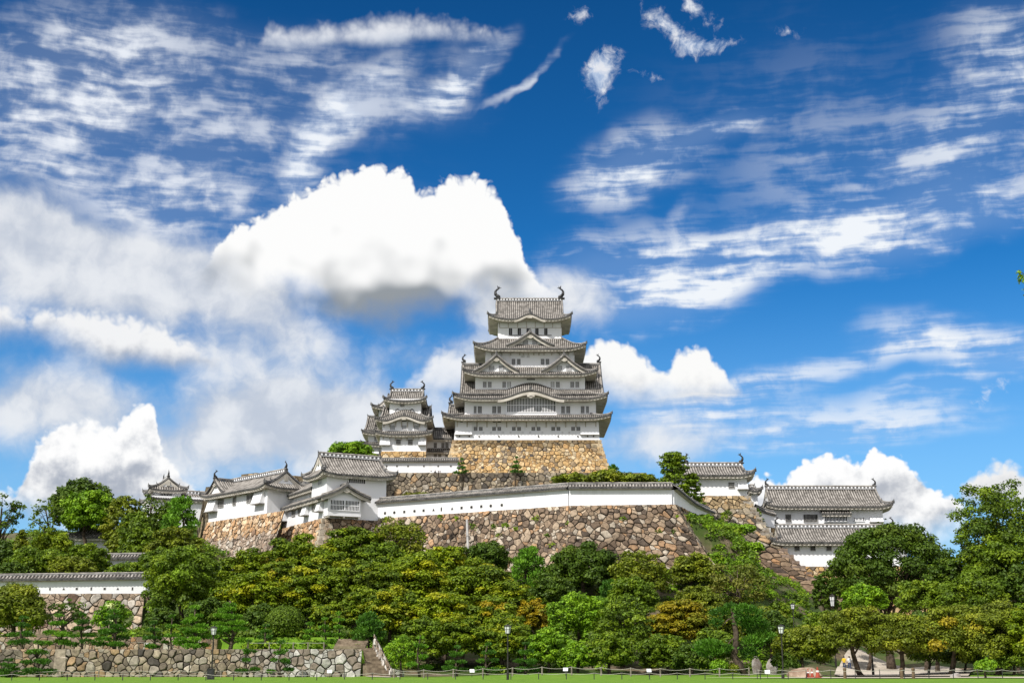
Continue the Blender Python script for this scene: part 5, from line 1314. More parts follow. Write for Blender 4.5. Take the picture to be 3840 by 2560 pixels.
G_RUST = [((.150, .125, .005), 4), ((.19, .145, .005), 2), ((.105, .105, .005), 3), ((.085, .100, .005), 1.5)]
G_PINE = [((.030, .082, .006), 4), ((.050, .118, .008), 3), ((.020, .055, .006), 2)]
G_PINEB = [((.060, .140, .008), 4), ((.088, .180, .010), 3), ((.038, .092, .006), 2)]
G_DRY = [((.095, .100, .014), 4), ((.125, .118, .020), 2), ((.062, .080, .008), 3)]
ORNG = (.22, .16, .006)
GOLD = (.20, .20, .004)
NTREE = [0]
def tree(kind, q, top, bot, w, Y, pal, label, name='broadleaf_tree', group=None, tip=None, tipz=0.0, cover=None, trunk=True, base_q=None, cat='tree', leafk=1.0, bark=None):
    """q, top, bot, w: crown middle, crown top, crown foot and width in overview pixels; Y distance"""
    NTREE[0] += 1; rng = np.random.default_rng(1000 + NTREE[0]); rnd = random.Random(NTREE[0])
    px = q * 1.63265; ct_ = at(px, top * 1.63265, Y); cbp = at(px, bot * 1.63265, Y); x = ct_.x
    Rr = w * 1.63265 / FPX * Y * 1.0 / 2
    bx = at((base_q if base_q is not None else q) * 1.63265, bot * 1.63265, Y).x
    gz = hill(bx, Y)
    zt, zb = ct_.z, max(cbp.z, gz + .1); Hc = max(zt - zb, .8)
    cz = (zt + zb) / 2; root = thing(name, label, cat, (bx, Y, gz), group)
    c = np.array([x, Y, zb]); puffs = []; leaf = .0022 * Y * leafk; mat = M_LEAF; limbs = []; cov = 1.15
    top_ = Vector((x, Y, zb + Hc * .62)); tr0 = max(.12, min(.55, Rr * .075))
    def P(u, v, wv, rx, ry=None, rz=None): puffs.append((x + u * Rr, Y + v * Rr, zb + wv * Hc, rx, ry or rx, rz or rx))
    if kind in ('round', 'maple', 'shrub', 'cherry'):
        nP = {'round': 74, 'maple': 96, 'shrub': 30, 'cherry': 80}[kind]
        fl = {'round': .75, 'maple': .50, 'shrub': .7, 'cherry': .6}[kind]
        for i in range(nP):
            t = (i + .5) / nP; zc = 1 - 1.62 * t if kind != 'shrub' else 1 - 1.3 * t     # from crown top to below its waist
            ph = i * 2.39996 + rng.normal() * .25; rad = math.sqrt(max(0, 1 - zc * zc)) if zc > 0 else (1 - .25 * zc * zc)
            s = rng.uniform(.70, 1.06); pr = Rr * rng.uniform(.12, .27) * (1.25 if kind == 'shrub' else 1)
            P(math.cos(ph) * rad * s * .82, math.sin(ph) * rad * s * .82, .47 + .47 * zc * s, pr, pr, max(pr * fl, .25))
        for i in range(nP // 5):
            pr = Rr * rng.uniform(.2, .3); P(rng.normal() * .3, rng.normal() * .3, rng.uniform(.3, .75), pr, pr, pr * fl)
        if kind == 'cherry': cov = .95
    elif kind == 'cone':
        for i in range(46):
            t = (i + .5) / 46; ph = i * 2.39996; rad = (t ** .75); pr = Rr * rng.uniform(.2, .3) * (.55 + .6 * t)
            P(math.cos(ph) * rad * .78, math.sin(ph) * rad * .78, 1 - t * .95 - .04, pr, pr, pr * .7)
        for i in range(8): P(0, 0, .15 + .09 * i, Rr * .35 * (1 - .09 * i))
    elif kind == 'layer':
        for i in range(52):
            t = (i + .5) / 52; ph = i * 2.39996; rad = (.15 + .85 * t ** .8) * rng.uniform(.5, 1.05); pr = Rr * rng.uniform(.16, .3)
            P(math.cos(ph) * rad * .85, math.sin(ph) * rad * .85, 1 - t * .93 - .03, pr, pr, pr * .36)
        limbs.append(((x, Y, zb + Hc * .9), .9))
    elif kind == 'open':
        cov = .40
        for i in range(34):
            d = rng.normal(size=3); d /= np.linalg.norm(d); s = rng.uniform(.45, 1.0); pr = Rr * rng.uniform(.12, .25)
            P(d[0] * s * .85, d[1] * s * .85, .5 + d[2] * s * .45, pr, pr, pr * .6)
            if i % 2 == 0: limbs.append((puffs[-1][:3], rng.uniform(.35, .95)))
    elif kind == 'umbrella':
        for i in range(64):
            t = (i + .5) / 64; ph = i * 2.39996 + rng.normal() * .2; zc = 1 - t; rad = math.sqrt(max(0, 1 - zc * zc)); pr = Rr * rng.uniform(.16, .25)
            P(math.cos(ph) * rad * .86, math.sin(ph) * rad * .88, .16 + .74 * zc + rng.normal() * .03, pr, pr, pr * .62)
            if i % 3 == 0: limbs.append((puffs[-1][:3], rng.uniform(.25, .7)))
        for i in range(20):
            pr = Rr * rng.uniform(.12, .2); P(rng.uniform(-.75, .75), rng.uniform(-.8, .3), rng.uniform(.15, .55), pr, pr, pr * .55)
        top_ = Vector((x, Y, zb + Hc * .5)); cov = 1.1
    elif kind == 'pine':
        mat = M_NEEDLE; cov = .75
        for i in range(44):
            t = (i + .5) / 44; ph = i * 2.39996 + rng.normal() * .3; rad = (.2 + .8 * min(1, t * 1.5) ** .7) * rng.uniform(.45, 1.02); pr = Rr * rng.uniform(.2, .34)
            P(math.cos(ph) * rad * .8, math.sin(ph) * rad * .8, 1 - t * .93 - .05, pr, pr, pr * .5)
            if i % 3 == 0: limbs.append((puffs[-1][:3], max(.2, min(.95, 1 - t * .8))))
        top_ = Vector((x, Y, zb + Hc * .93)); leaf *= 1.25
    elif kind == 'niwaki':                                     # cloud-pruned pine
        mat = M_NEEDLE; cov = 1.15; nl = max(4, min(9, int(Hc / .62)))
        for i in range(nl):
            t = i / (nl - 1); zc = .06 + .86 * t; rad = (1 - t) ** .8 * .72
            npad = 1 if t > .93 else rnd.choice([2, 3, 3])
            a0 = rng.uniform(0, 6.28)
            for j in range(npad):
                ph = a0 + j * 6.283 / npad + rng.normal() * .3; s = rad * rng.uniform(.75, 1.1); pr = Rr * rng.uniform(.36, .52) * (1.05 - .4 * t)
                P(math.cos(ph) * s, math.sin(ph) * s, zc + rng.normal() * .03, pr, pr, max(.16, min(pr * .36, Hc / nl * .36)))
                limbs.append((puffs[-1][:3], max(.15, min(.97, zc * .9))))
        top_ = Vector((x, Y, zb + Hc * .95)); tr0 = max(.10, Rr * .10); leaf = .0021 * Y
    elif kind == 'dome':
        puffs.append((x, Y, zb + Hc * .45, Rr * .98, Rr * .98, Hc * .54)); cov = 2.6; leaf *= .62
    v, col_ = foliage(puffs, leaf, cover or cov, pal, rng, tip=tip, tipz=tipz, needle=(mat is M_NEEDLE), thin=.62 if mat is M_LEAF else .36, up=.35 if kind != 'maple' else .7)
    if kind == 'dome': pass
    keep_ = v[:, 2].reshape(-1, 4).min(1) > gz - .3
    kk_ = np.repeat(keep_, 4); v = v[kk_]; col_ = col_[kk_]
    leaf_mesh('crown', v, col_, mat, root, (bx, Y, gz))
    if trunk:
        if not limbs:
            for i in range(9):
                pf = puffs[int(rng.integers(len(puffs)))]; limbs.append((pf[:3], rng.uniform(.45, .95)))
        trunk_mesh(root, (bx, Y, gz - .3), top_, tr0, limbs, rng, bark or M_BARK, name='trunk')
    return root
LH = 'trees on the left hill'; NW = 'cloud-pruned pines of the garden'; CM = 'trees on the slope below the central wall'; RT = 'trees on the right'
# left hill, back to front
tree('open', 8, 1122, 1240, 125, 186, G_DARK, 'airy dark tree with bare limbs cut by the left edge of the picture', group=LH)
tree('open', 108, 1140, 1225, 88, 202, G_MID, 'sparse tall tree against the sky left of the big dark round tree', group=LH)
tree('round', 192, 1098, 1225, 150, 216, G_DARK, 'big dark round tree standing highest on the left hill', group=LH)
tree('round', 208, 1122, 1240, 128, 206, G_BRIGHT, 'bright green round tree in front of the highest dark tree on the left hill', group=LH)
tree('round', 288, 1136, 1285, 108, 200, G_OLIVE, 'olive-green dome-topped tree between the bright round tree and the far turret', group=LH)
tree('open', 352, 1128, 1215, 92, 208, G_DARK, 'dark wispy tree with spreading top just below the far turret', group=LH)
tree('pine', 418, 1140, 1245, 100, 196, G_PINEB, 'bushy bright green pine beside the left end of the long turret', name='pine_tree', group=LH)
tree('round', 330, 1200, 1300, 120, 190, G_MID, 'mid-green tree below the red-topped figure on the left hill', group=LH)
tree('maple', 405, 1205, 1335, 140, 184, G_OLIVE, 'broad olive tree below the bushy bright pine', group=LH)
tree('cone', 52, 1212, 1330, 84, 186, G_OLIVE, 'olive cone-shaped tree near the left edge above the loopholed wall', name='conical_tree', group=LH)
tree('round', 122, 1214, 1305, 95, 192, G_YEL, 'yellow-green round tree left of the half-buried storehouse', group=LH)
tree('round', 6, 1236, 1335, 86, 180, G_DARK, 'dark bushy tree at the left edge behind the loopholed wall', group=LH)
tree('round', 300, 1218, 1290, 110, 196, G_OLIVE, 'dense olive tree right of the half-buried storehouse', group=LH)
tree('cherry', 110, 1262, 1330, 130, 176, G_MID, 'low spreading tree just behind the middle of the loopholed wall', group=LH, leafk=.9)
tree('cherry', 205, 1246, 1330, 110, 179, G_MID, 'leafy tree in front of the half-buried storehouse', group=LH)
tree('cherry', 300, 1294, 1330, 110, 173, G_MID, 'low tree covering the short wall behind the right end of the loopholed wall', group=LH)
tree('round', 30, 1290, 1332, 70, 172, G_DARK, 'small dark tree behind the left end of the loopholed wall', group=LH)
tree('round', 420, 1244, 1472, 176, 156, G_MID, 'large dense dark tree hiding the right end of the loopholed wall', group=LH, tip=(.12, .19, .01), tipz=.14)
tree('round', 30, 1336, 1478, 165, 148, G_OLIVE, 'large olive tree low at the left edge below the loopholed wall', group=LH)
tree('open', 150, 1370, 1445, 120, 153, G_DARK, 'dark brownish tree in front of the big-stoned retaining wall', group=LH)
tree('shrub', 262, 1380, 1465, 92, 141, G_BRIGHT, 'bright flowering bush among the garden pines below the stone footing', name='flowering_bush', cat='bush', tip=(.42, .44, .22), tipz=.18)
# centre slope
tree('maple', 575, 1258, 1400, 150, 164, G_MAPLE, 'rust-tinged maple below the pale squared corner stones, on the left of the slope', group=CM, name='maple_tree', tip=(.16, .14, .005), tipz=.12)
tree('maple', 690, 1226, 1385, 180, 168, G_MAPLE, 'broad maple right under the corner turret on the slope', group=CM, name='maple_tree', tip=(.15, .14, .005), tipz=.08)
tree('maple', 815, 1206, 1360, 185, 172, G_MAPLE, 'wide maple below the left end of the central rubble wall', group=CM, name='maple_tree')
tree('cherry', 915, 1186, 1320, 150, 173, G_OLIVE, 'twiggy olive tree reaching up over the left end of the central rubble wall', group=CM, cover=.5)
tree('maple', 590, 1302, 1440, 130, 150, G_YEL, 'golden-tipped maple above the lamp post on the left lawn', group=CM, name='maple_tree', tip=GOLD, tipz=.25)
tree('maple', 700, 1300, 1440, 150, 152, G_MAPLE, 'yellow-green maple directly above the clipped ball bush', group=CM, name='maple_tree', tip=GOLD, tipz=.12)
tree('maple', 805, 1290, 1450, 165, 153, G_MAPLE, 'deep green maple above the stone stairway', group=CM, name='maple_tree', tip=(.05, .07, .005), tipz=.3)
tree('maple', 950, 1264, 1415, 190, 160, G_YEL, 'wide yellow-tipped maple in the middle of the slope', group=CM, name='maple_tree', tip=GOLD, tipz=.12)
tree('maple', 1100, 1282, 1440, 195, 157, G_MAPLE, 'large maple left of the bright pine on the slope', group=CM, name='maple_tree', tip=GOLD, tipz=.10)
tree('maple', 905, 1345, 1480, 150, 141, G_MAPLE, 'green maple just right of the stairway', group=CM, name='maple_tree', tip=GOLD, tipz=.15)
tree('maple', 1020, 1350, 1490, 160, 139, G_YEL, 'yellow-green maple in the front row, left of the tall lamp post', group=CM, name='maple_tree', tip=GOLD, tipz=.18)
tree('maple', 1130, 1372, 1500, 150, 138, G_MAPLE, 'orange-flecked maple directly above the tall central lamp post', group=CM, name='maple_tree', tip=ORNG, tipz=.10)
tree('round', 1120, 1244, 1312, 108, 172, G_DARK, 'small dark tree at the foot of the central rubble wall, right of the drain pipe', group=CM)
tree('pine', 1213, 1256, 1385, 112, 166, G_PINEB, 'bright feathery pine standing in the middle of the slope', name='pine_tree', group=CM)
tree('round', 1340, 1246, 1405, 170, 164, G_DARK, 'dark dense tree right of the bright feathery pine', group=CM)
tree('cherry', 1470, 1262, 1410, 150, 161, G_OLIVE, 'olive tree under the right part of the central rubble wall', group=CM, cover=.55)
tree('pine', 1400, 1330, 1410, 70, 158, G_PINE, 'small dark pine between the dense dark tree and the olive tree', name='pine_tree', group=CM)
tree('cherry', 1330, 1355, 1500, 160, 140, G_BRIGHT, 'bright green spreading cherry tree left of the rust-coloured maple', name='cherry_tree', group=CM, cover=.6)
tree('cherry', 1430, 1362, 1530, 150, 136, G_MID, 'leafy cherry tree touching the rust-coloured maple on its left', name='cherry_tree', group=CM, cover=.6)
tree('maple', 1560, 1374, 1490, 165, 143, G_RUST, 'rust-coloured maple in the front row of trees', group=CM, name='maple_tree')
tree('maple', 1222, 1372, 1455, 84, 147, G_RUST, 'small orange maple right above the head of the central lamp post', group=CM, name='maple_tree', tip=ORNG, tipz=.4)
tree('cherry', 1530, 1455, 1540, 130, 131, G_MID, 'low leafy tree under the rust-coloured maple', group=CM)
tree('cherry', 1260, 1440, 1535, 110, 131, G_BRIGHT, 'light green shrubby tree right of the central lamp post', group=CM, leafk=.9)
tree('open', 1690, 1286, 1430, 200, 160, G_DRY, 'thin brownish-olive tree with bare twigs above the leaning pine', group=CM, cover=.5)
tree('cherry', 1590, 1270, 1400, 120, 166, G_OLIVE, 'olive tree under the right corner of the central rubble wall', group=CM)
tree('round', 1770, 1400, 1500, 110, 137, G_DARK, 'dark green tree right of the leaning pine', group=CM)
tree('cherry', 1640, 1440, 1525, 110, 133, G_MID, 'mid-green bushy tree left of the leaning pine', group=CM)
tree('shrub', 922, 1456, 1545, 84, 123, G_BRIGHT, 'bright many-stemmed shrub at the foot of the stairway', name='shrub', cat='shrub', leafk=.9, cover=.5)
tree('shrub', 1690, 1236, 1315, 90, 186, G_BRIGHT, 'bright green creeper mound on the slope left of the steep stone base', name='creeper_mound', cat='bush', trunk=False)
tree('shrub', 1720, 1262, 1330, 80, 184, G_BRIGHT, 'lower green creeper mound tucked against the steep stone base', name='creeper_mound', cat='bush', trunk=False)
tree('shrub', 1612, 1214, 1262, 60, 187, G_BRIGHT, 'small creeper clump on the shaded end of the curving white wall', name='creeper_mound', cat='bush', trunk=False)
for q, t, b, w, Y, pal, lb, tp_ in (
    (540, 1330, 1450, 120, 155, G_MAPLE, 'dim maple between the large dense tree and the golden-tipped maple', None), (640, 1280, 1400, 130, 160, G_MAPLE, 'olive maple in the second row above the golden-tipped maple', (.15, .12, .006)),
    (755, 1255, 1400, 150, 163, G_MAPLE, 'maple in the second row below the corner turret bay', None), (870, 1285, 1430, 150, 156, G_MAPLE, 'dark maple in the second row above the stairway top', None),
    (880, 1240, 1340, 120, 167, G_MID, 'bushy tree below the twiggy olive tree', None), (1020, 1250, 1340, 130, 168, G_YEL, 'yellowish maple directly below the drain pipe', GOLD),
    (1170, 1330, 1450, 130, 149, G_MAPLE, 'shaded maple behind the small orange maple', None), (1060, 1410, 1520, 140, 134, G_MAPLE, 'low maple behind the shaded pruned pines, left one', None),
    (1160, 1415, 1530, 140, 133, G_MAPLE, 'low maple behind the shaded pruned pines, right one', None), (980, 1410, 1520, 130, 134, G_MID, 'low dark tree behind the many-stemmed shrub', None),
    (1270, 1310, 1420, 120, 154, G_DARK, 'dark tree below the bright feathery pine', None), (1450, 1320, 1430, 130, 152, G_MID, 'green tree between the olive tree and the rust-coloured maple', None),
    (1600, 1340, 1440, 120, 153, G_OLIVE, 'olive tree just above the rust-coloured maple', None), (1640, 1390, 1490, 110, 143, G_OLIVE, 'olive tree right of the rust-coloured maple', None),
    (1750, 1392, 1470, 120, 145, G_OLIVE, 'olive bushy tree above the leaning pine on its right', None), (1400, 1450, 1545, 130, 129, G_MID, 'low tree at the lawn edge below the cherry trees', None),
    (1330, 1470, 1545, 100, 129, G_BRIGHT, 'bright low tree at the lawn edge left of the cherry pair', None), (1590, 1480, 1545, 100, 128, G_DARK, 'dark low tree at the lawn edge left of the clipped round bush', None),
    (760, 1380, 1470, 110, 143, G_MAPLE, 'maple behind the layered pruned pines right of the ball bush', None), (600, 1385, 1475, 100, 142, G_DARK, 'dark tree behind the ball bush on its left', None),
    (835, 1350, 1450, 110, 145, G_MAPLE, 'shaded maple over the top of the stairway', None), (480, 1370, 1470, 110, 146, G_DARK, 'dark tree behind the tallest pruned pine', None)):
    tree('maple' if pal in (G_MAPLE, G_YEL) else 'cherry', q, t, b, w, Y, pal, lb, group=CM, name='maple_tree' if pal in (G_MAPLE, G_YEL) else 'broadleaf_tree', tip=tp_, tipz=.12)
for q, t, b, w, Y, pal, lb in ((375, 1395, 1478, 80, 149, G_DARK, 'dark bush under the left side of the large dense tree'), (470, 1400, 1478, 80, 148, G_DARK, 'dark bush under the right side of the large dense tree'), (70, 1255, 1335, 100, 175, G_MID, 'leafy tree behind the loopholed wall near its left end'), (165, 1275, 1335, 110, 174, G_OLIVE, 'olive tree behind the loopholed wall below the storehouse'),
    (365, 1260, 1340, 100, 174, G_MID, 'leafy tree above the right end of the loopholed wall'),
    (470, 1270, 1400, 110, 172, G_MID, 'leafy tree between the large dense tree and the orange rubble wall'), (318, 1175, 1260, 90, 198, G_MID, 'leafy tree left of the red-topped figure'), (385, 1150, 1240, 70, 203, G_DARK, 'dark tree between the wispy tree and the bushy bright pine')):
    tree('round', q, t, b, w, Y, pal, lb, group=LH)
for q, t, b, w, Y, pal, lb in ((1890, 1400, 1484, 120, 140, G_MID, 'dim tree behind the first two front cherry trees on the right'), (2150, 1400, 1480, 150, 138, G_DARK, 'dark tree behind the cherry tree over the sandy path'), (2240, 1400, 1500, 150, 134, G_DARK, 'dark tree behind the yellowish cherry tree'), (2340, 1400, 1510, 140, 130, G_MID, 'dim tree behind the big cherry tree near the right edge'), (2120, 1330, 1420, 130, 155, G_MID, 'leafy tree below the right skirt of the domed tree'), (2300, 1225, 1370, 200, 155, G_MID, 'broad leafy tree filling the space under the tallest tree'), (2175, 1275, 1380, 110, 159, G_DARK, 'dark tree in the gap between the domed tree and the tallest tree')):
    tree('cherry', q, t, b, w, Y, pal, lb, group=RT)
# above the walls
tree('layer', 1545, 1036, 1178, 142, 206, G_MID, 'dark layered tree rising left of the right-hand turret', cover=.8)
tree('layer', 1588, 1085, 1185, 84, 207, G_MID, 'lower right companion of the layered tree beside the right-hand turret')
tree('shrub', 1315, 1090, 1116, 95, 238, G_OLIVE, 'dry olive bush on the terrace under the right half of the keep base', name='terrace_bush', cat='bush', trunk=False)
tree('shrub', 1395, 1083, 1116, 95, 239, G_OLIVE, 'taller olive bush in the middle of the terrace hedge', name='terrace_bush', cat='bush', trunk=False)
tree('shrub', 1465, 1088, 1120, 95, 237, G_OLIVE, 'olive bush at the right end of the terrace hedge', name='terrace_bush', cat='bush', trunk=False)
tree('shrub', 960, 1138, 1150, 90, 238, G_DRY, 'dry grass tuft at the foot of the grey terrace wall', name='grass_tuft', cat='plant', trunk=False)
tree('round', 805, 1017, 1066, 112, 240, G_BRIGHT, 'bright tree left of the small keep behind the corner turret roof')
tree('cherry', 857, 1040, 1085, 34, 236, G_MID, 'narrow green shrub at the right end of the corner turret roof')
tree('niwaki', 1060, 1053, 1086, 30, 244.5, G_PINE, 'little pruned pine at the left foot of the great keep base', name='pruned_pine')
tree('niwaki', 1186, 1048, 1084, 34, 244.5, G_PINE, 'little pruned pine in front of the middle of the great keep base', name='pruned_pine')
tree('niwaki', 1408, 1067, 1082, 34, 247, G_PINE, 'tiny pruned pine at the right foot of the great keep base', name='pruned_pine')
# right side
tree('umbrella', 2040, 1200, 1400, 300, 172, G_DARK, 'large dome-crowned dark tree in front of the lower hall', group=RT, tip=(.06, .09, .008), tipz=.15)
tree('round', 2275, 1092, 1345, 215, 160, G_MID, 'tallest leafy tree rising at the right edge of the picture', group=RT, cover=.5)
tree('open', 2250, 1180, 1400, 190, 157, G_DARK, 'bare-limbed dark tree below the tallest leafy tree', group=RT, cover=.6)
tree('cherry', 2235, 1310, 1425, 170, 150, G_MID, 'mid-green tree between the domed tree and the right edge', group=RT)
tree('cherry', 2345, 1290, 1420, 120, 148, G_DARK, 'dark tree cut by the right edge under the tallest tree', group=RT)
tree('round', 1893, 1310, 1415, 66, 166, G_DARK, 'slim dark tree in front of the golden rubble base', group=RT)
tree('cherry', 1985, 1340, 1410, 110, 160, G_BRIGHT, 'light green tree tucked under the left skirt of the domed tree', group=RT)
tree('cherry', 1845, 1434, 1536, 150, 124, G_OLIVE, 'cherry tree at the left end of the front row on the right', name='cherry_tree', group=RT, leafk=.9)
tree('cherry', 1960, 1392, 1508, 185, 121, G_OLIVE, 'cherry tree over the person in yellow', base_q=1982, name='cherry_tree', group=RT, leafk=.9)
tree('cherry', 2072, 1410, 1516, 175, 120, G_OLIVE, 'cherry tree over the sandy path on the right', name='cherry_tree', group=RT, leafk=.9)
tree('cherry', 2182, 1386, 1522, 190, 119, G_OLIVE, 'yellowish cherry tree right of the sandy path', name='cherry_tree', group=RT, leafk=.9, tip=(.22, .17, .01), tipz=.08)
tree('cherry', 2290, 1370, 1540, 195, 117, G_OLIVE, 'big cherry tree near the right edge of the lawn', name='cherry_tree', group=RT, leafk=.9, tip=(.20, .17, .01), tipz=.06)
tree('cherry', 2370, 1370, 1532, 140, 114, G_YEL, 'cherry tree cut off by the right edge of the picture', name='cherry_tree', group=RT, leafk=.9)
tree('shrub', 1790, 1385, 1430, 70, 158, G_MID, 'green bush at the foot of the steep stone base beside the steps', name='shrub', cat='shrub')
for q, t, b, w, Y, pal, lb in ((2130, 1478, 1532, 90, 124, G_MID, 'dark low shrub between the trunks right of the sandy path'), (2215, 1484, 1536, 100, 122, G_DARK, 'low shrub under the yellowish cherry tree'), (2325, 1490, 1548, 110, 116, G_MID, 'low shrub at the right edge behind the rope fence'), (2262, 1512, 1550, 50, 108, G_BRIGHT, 'small bright shrub beside the fence near the right edge'), (1800, 1500, 1545, 70, 122, G_DARK, 'dark low shrub behind the lamp at the path end')):
    tree('shrub', q, t, b, w, Y, pal, lb, name='shrub', group='low shrubs under the front cherry trees', cat='shrub', leafk=.9)
# clipped bushes
tree('dome', 656, 1390, 1478, 86, 137.6, G_MID, 'large clipped ball bush on the terrace lawn', name='ball_bush', cat='bush', trunk=False)
tree('dome', 1651, 1512, 1545, 40, 119, G_BRIGHT, 'small clipped round bush left of the leaning pine foot', name='ball_bush', cat='bush', trunk=False)
tree('dome', 1683, 1524, 1545, 28, 119.5, G_OLIVE, 'very small dull clipped bush touching the leaning pine foot', name='ball_bush', cat='bush', trunk=False)
# cloud-pruned pines
for q, t, b, w, Y, pal, lb in (
    (55, 1412, 1478, 74, 132, G_PINE, 'pruned pine on the terrace nearest the left edge'), (135, 1406, 1478, 76, 133, G_PINEB, 'rounded pruned pine, second from the left on the terrace'),
    (190, 1404, 1480, 64, 132.5, G_PINE, 'upright pruned pine left of the flowering bush'), (262, 1394, 1488, 88, 132, G_PINE, 'broad pruned pine in front of the flowering bush'),
    (352, 1424, 1486, 56, 132, G_PINE, 'small bare-stemmed pruned pine right of the flowering bush'), (396, 1410, 1482, 52, 133, G_PINEB, 'slender pale pruned pine with a gnarled thin stem'),
    (448, 1388, 1490, 86, 131.5, G_PINEB, 'tall layered pruned pine left of the lawn lamp post'), (528, 1374, 1470, 96, 133, G_PINEB, 'tallest pruned pine, right of the lawn lamp post'),
    (612, 1430, 1480, 46, 134, G_PINE, 'small dark pruned pine left of the clipped ball bush'), (712, 1430, 1480, 52, 134.5, G_PINEB, 'low layered pruned pine just right of the clipped ball bush'),
    (746, 1416, 1478, 50, 134, G_PINEB, 'pruned pine with a crooked pale stem right of the ball bush'), (778, 1400, 1478, 54, 134.5, G_PINEB, 'pointed pruned pine beside the top of the stairway'),
    (88, 1470, 1546, 84, 121.5, G_PINE, 'spreading pruned pine on the lawn before the lower wall corner'), (22, 1512, 1552, 66, 120.5, G_PINE, 'low wide pruned pine on the lawn at the left edge'),
    (572, 1465, 1542, 52, 122, G_PINE, 'pruned pine against the lower wall, right of the lamp post'), (646, 1470, 1544, 56, 122, G_PINE, 'pruned pine against the pale stones of the lower wall'),
    (966, 1455, 1530, 66, 122.5, G_PINEB, 'pruned pine right of the many-stemmed shrub'), (1050, 1480, 1540, 62, 124, G_PINE, 'shaded pruned pine left of the tall central lamp post'),
    (1122, 1474, 1540, 62, 124, G_PINE, 'shaded pruned pine close behind the tall central lamp post'), (1208, 1470, 1542, 64, 123, G_PINE, 'shaded pruned pine right of the tall central lamp post')):
    tree('niwaki', q, t, b, w, Y, pal, lb, name='pruned_pine', group=NW)
tree('pine', 850, 1405, 1475, 84, 134, G_PINE, 'shaggy pine leaning over the right side of the stairway', name='pine_tree')
# leaning pine with bare trunk
root = thing('leaning_pine', 'leaning pine with a bare curved trunk and tufts on both sides', 'tree', at(1705 * 1.63265, 1548 * 1.63265, 120))
rng = np.random.default_rng(77); B0 = at(1712 * 1.63265, 1549 * 1.63265, 120); B0.z = hill(B0.x, 120) - .1
P3 = [B0] + [at(a * 1.63265, b * 1.63265, 120) for a, b in ((1700, 1528), (1685, 1506), (1690, 1480), (1691, 1455), (1686, 1425), (1681, 1396))]
m = MB(); m.tube(P3, [.42, .36, .31, .28, .24, .20, .13], 8)
for a, b in (((1683, 1418), (1660, 1436)), ((1684, 1417), (1706, 1424)), ((1692, 1462), (1668, 1484)), ((1681, 1402), (1700, 1404))):
    A = at(a[0] * 1.63265, a[1] * 1.63265, 120); Bq = at(b[0] * 1.63265, b[1] * 1.63265, 119.6); m.tube([A, A.lerp(Bq, .5) + Z * .15, Bq], [.09, .07, .03], 5)
root.location = B0
m.build('trunk', [M_BARK], root, smooth=True); puffs = []
for a, b, rx, rz in ((1650, 1408, .9, .5), (1720, 1410, 1.3, .8), (1735, 1440, 1.3, .7), (1630, 1480, 1.3, .5), (1655, 1492, 1.0, .4), (1625, 1498, .9, .4), (1730, 1475, 1.1, .7), (1678, 1394, .7, .4), (1705, 1396, .8, .45), (1645, 1430, .7, .4), (1668, 1488, .8, .35), (1720, 1500, .9, .5), (1705, 1425, 1.0, .5), (1748, 1460, 1.2, .6), (1640, 1494, 1.2, .4), (1612, 1490, .8, .35), (1672, 1402, .8, .4), (1730, 1425, 1.1, .5)):
    p = at(a * 1.63265, b * 1.63265, 120 + rng.normal() * .4); puffs.append((p.x, p.y, p.z, rx, rx, rz)); 
v, c_ = foliage(puffs, .30, 1.0, G_PINE, rng, needle=True, thin=.36); leaf_mesh('crown', v, c_, M_NEEDLE, root, B0)
# twig poking in at the right edge from a tree outside
rng = np.random.default_rng(78); Yb = 42.0; tb0 = at(4080, 1180, Yb); gz = 0.0
root = thing('overhanging_branch', 'leafy branch tip poking in at the right edge high in the sky', 'branch', (tb0.x + 2.0, Yb, 0)); m = MB(); tip_ = at(3818, 1012, Yb)
m.tube([(tb0.x + 2.0, Yb, 0), (tb0.x + 1.9, Yb, 5), (tb0.x + 1.4, Yb, tb0.z), tb0.lerp(tip_, .5) - Z * .1, tip_], [.22, .17, .08, .03, .008], 6); m.build('trunk', [M_BARK], root)
puffs = [(p.x, p.y, p.z, r_, r_, r_ * .8) for p, r_ in ((at(3836, 1052, Yb), .20), (at(3822, 1022, Yb), .09), (at(3828, 1036, Yb), .1), (at(3870, 1090, Yb), .3), (at(3930, 1120, Yb), .5), (tb0, .9), (tb0 + Vector((1.5, 0, 1)), 1.4))]
v, c_ = foliage(puffs, .09, .7, G_BRIGHT, rng); leaf_mesh('leaves', v, c_, M_LEAF, root, (tb0.x + 2.0, Yb, 0))

# undergrowth over the slope
rng = np.random.default_rng(5); puffs = []
def scatter(n, x0, x1, y0, y1, r0, r1, test=None):
    for i in range(n):
        x, y = rng.uniform(x0, x1), rng.uniform(y0, y1)
        if test and not test(x, y): continue
        r_ = rng.uniform(r0, r1); puffs.append((x, y, hill(x, y) + r_ * .25, r_, r_, r_ * .6))
scatter(420, -26, 36, 132, 172, .6, 1.3, lambda x, y: x < 25 + (y - 113) * .1 or y > 165); scatter(330, -90, -33, 168, 234, .8, 1.6); scatter(60, 36, 85, 150, 203, .6, 1.2, lambda x, y: x > 62 or x < 34 or y < 112); scatter(120, -34, -18, 140, 184, .6, 1.2)
scatter(60, -90, -33, 148, 161, .5, 1.0); scatter(60, -34, -14, 139, 150, .5, 1.0); scatter(60, -47, -30, 176, 202, .6, 1.2); scatter(80, 25, 37, 165, 205, .5, 1.0); scatter(50, -35, 28, 200, 240, .4, .9); scatter(26, 36, 60, 205, 222, .5, 1.0)
scatter(330, 24, 43, 163, 207, .6, 1.25, lambda x, y: hill(x, y) > 1.2); scatter(120, -24, 26, 164, 177, .5, .9); scatter(40, -5, 4, 169, 178, .5, .9); scatter(190, 22.8, 31, 171, 193, .45, .95)
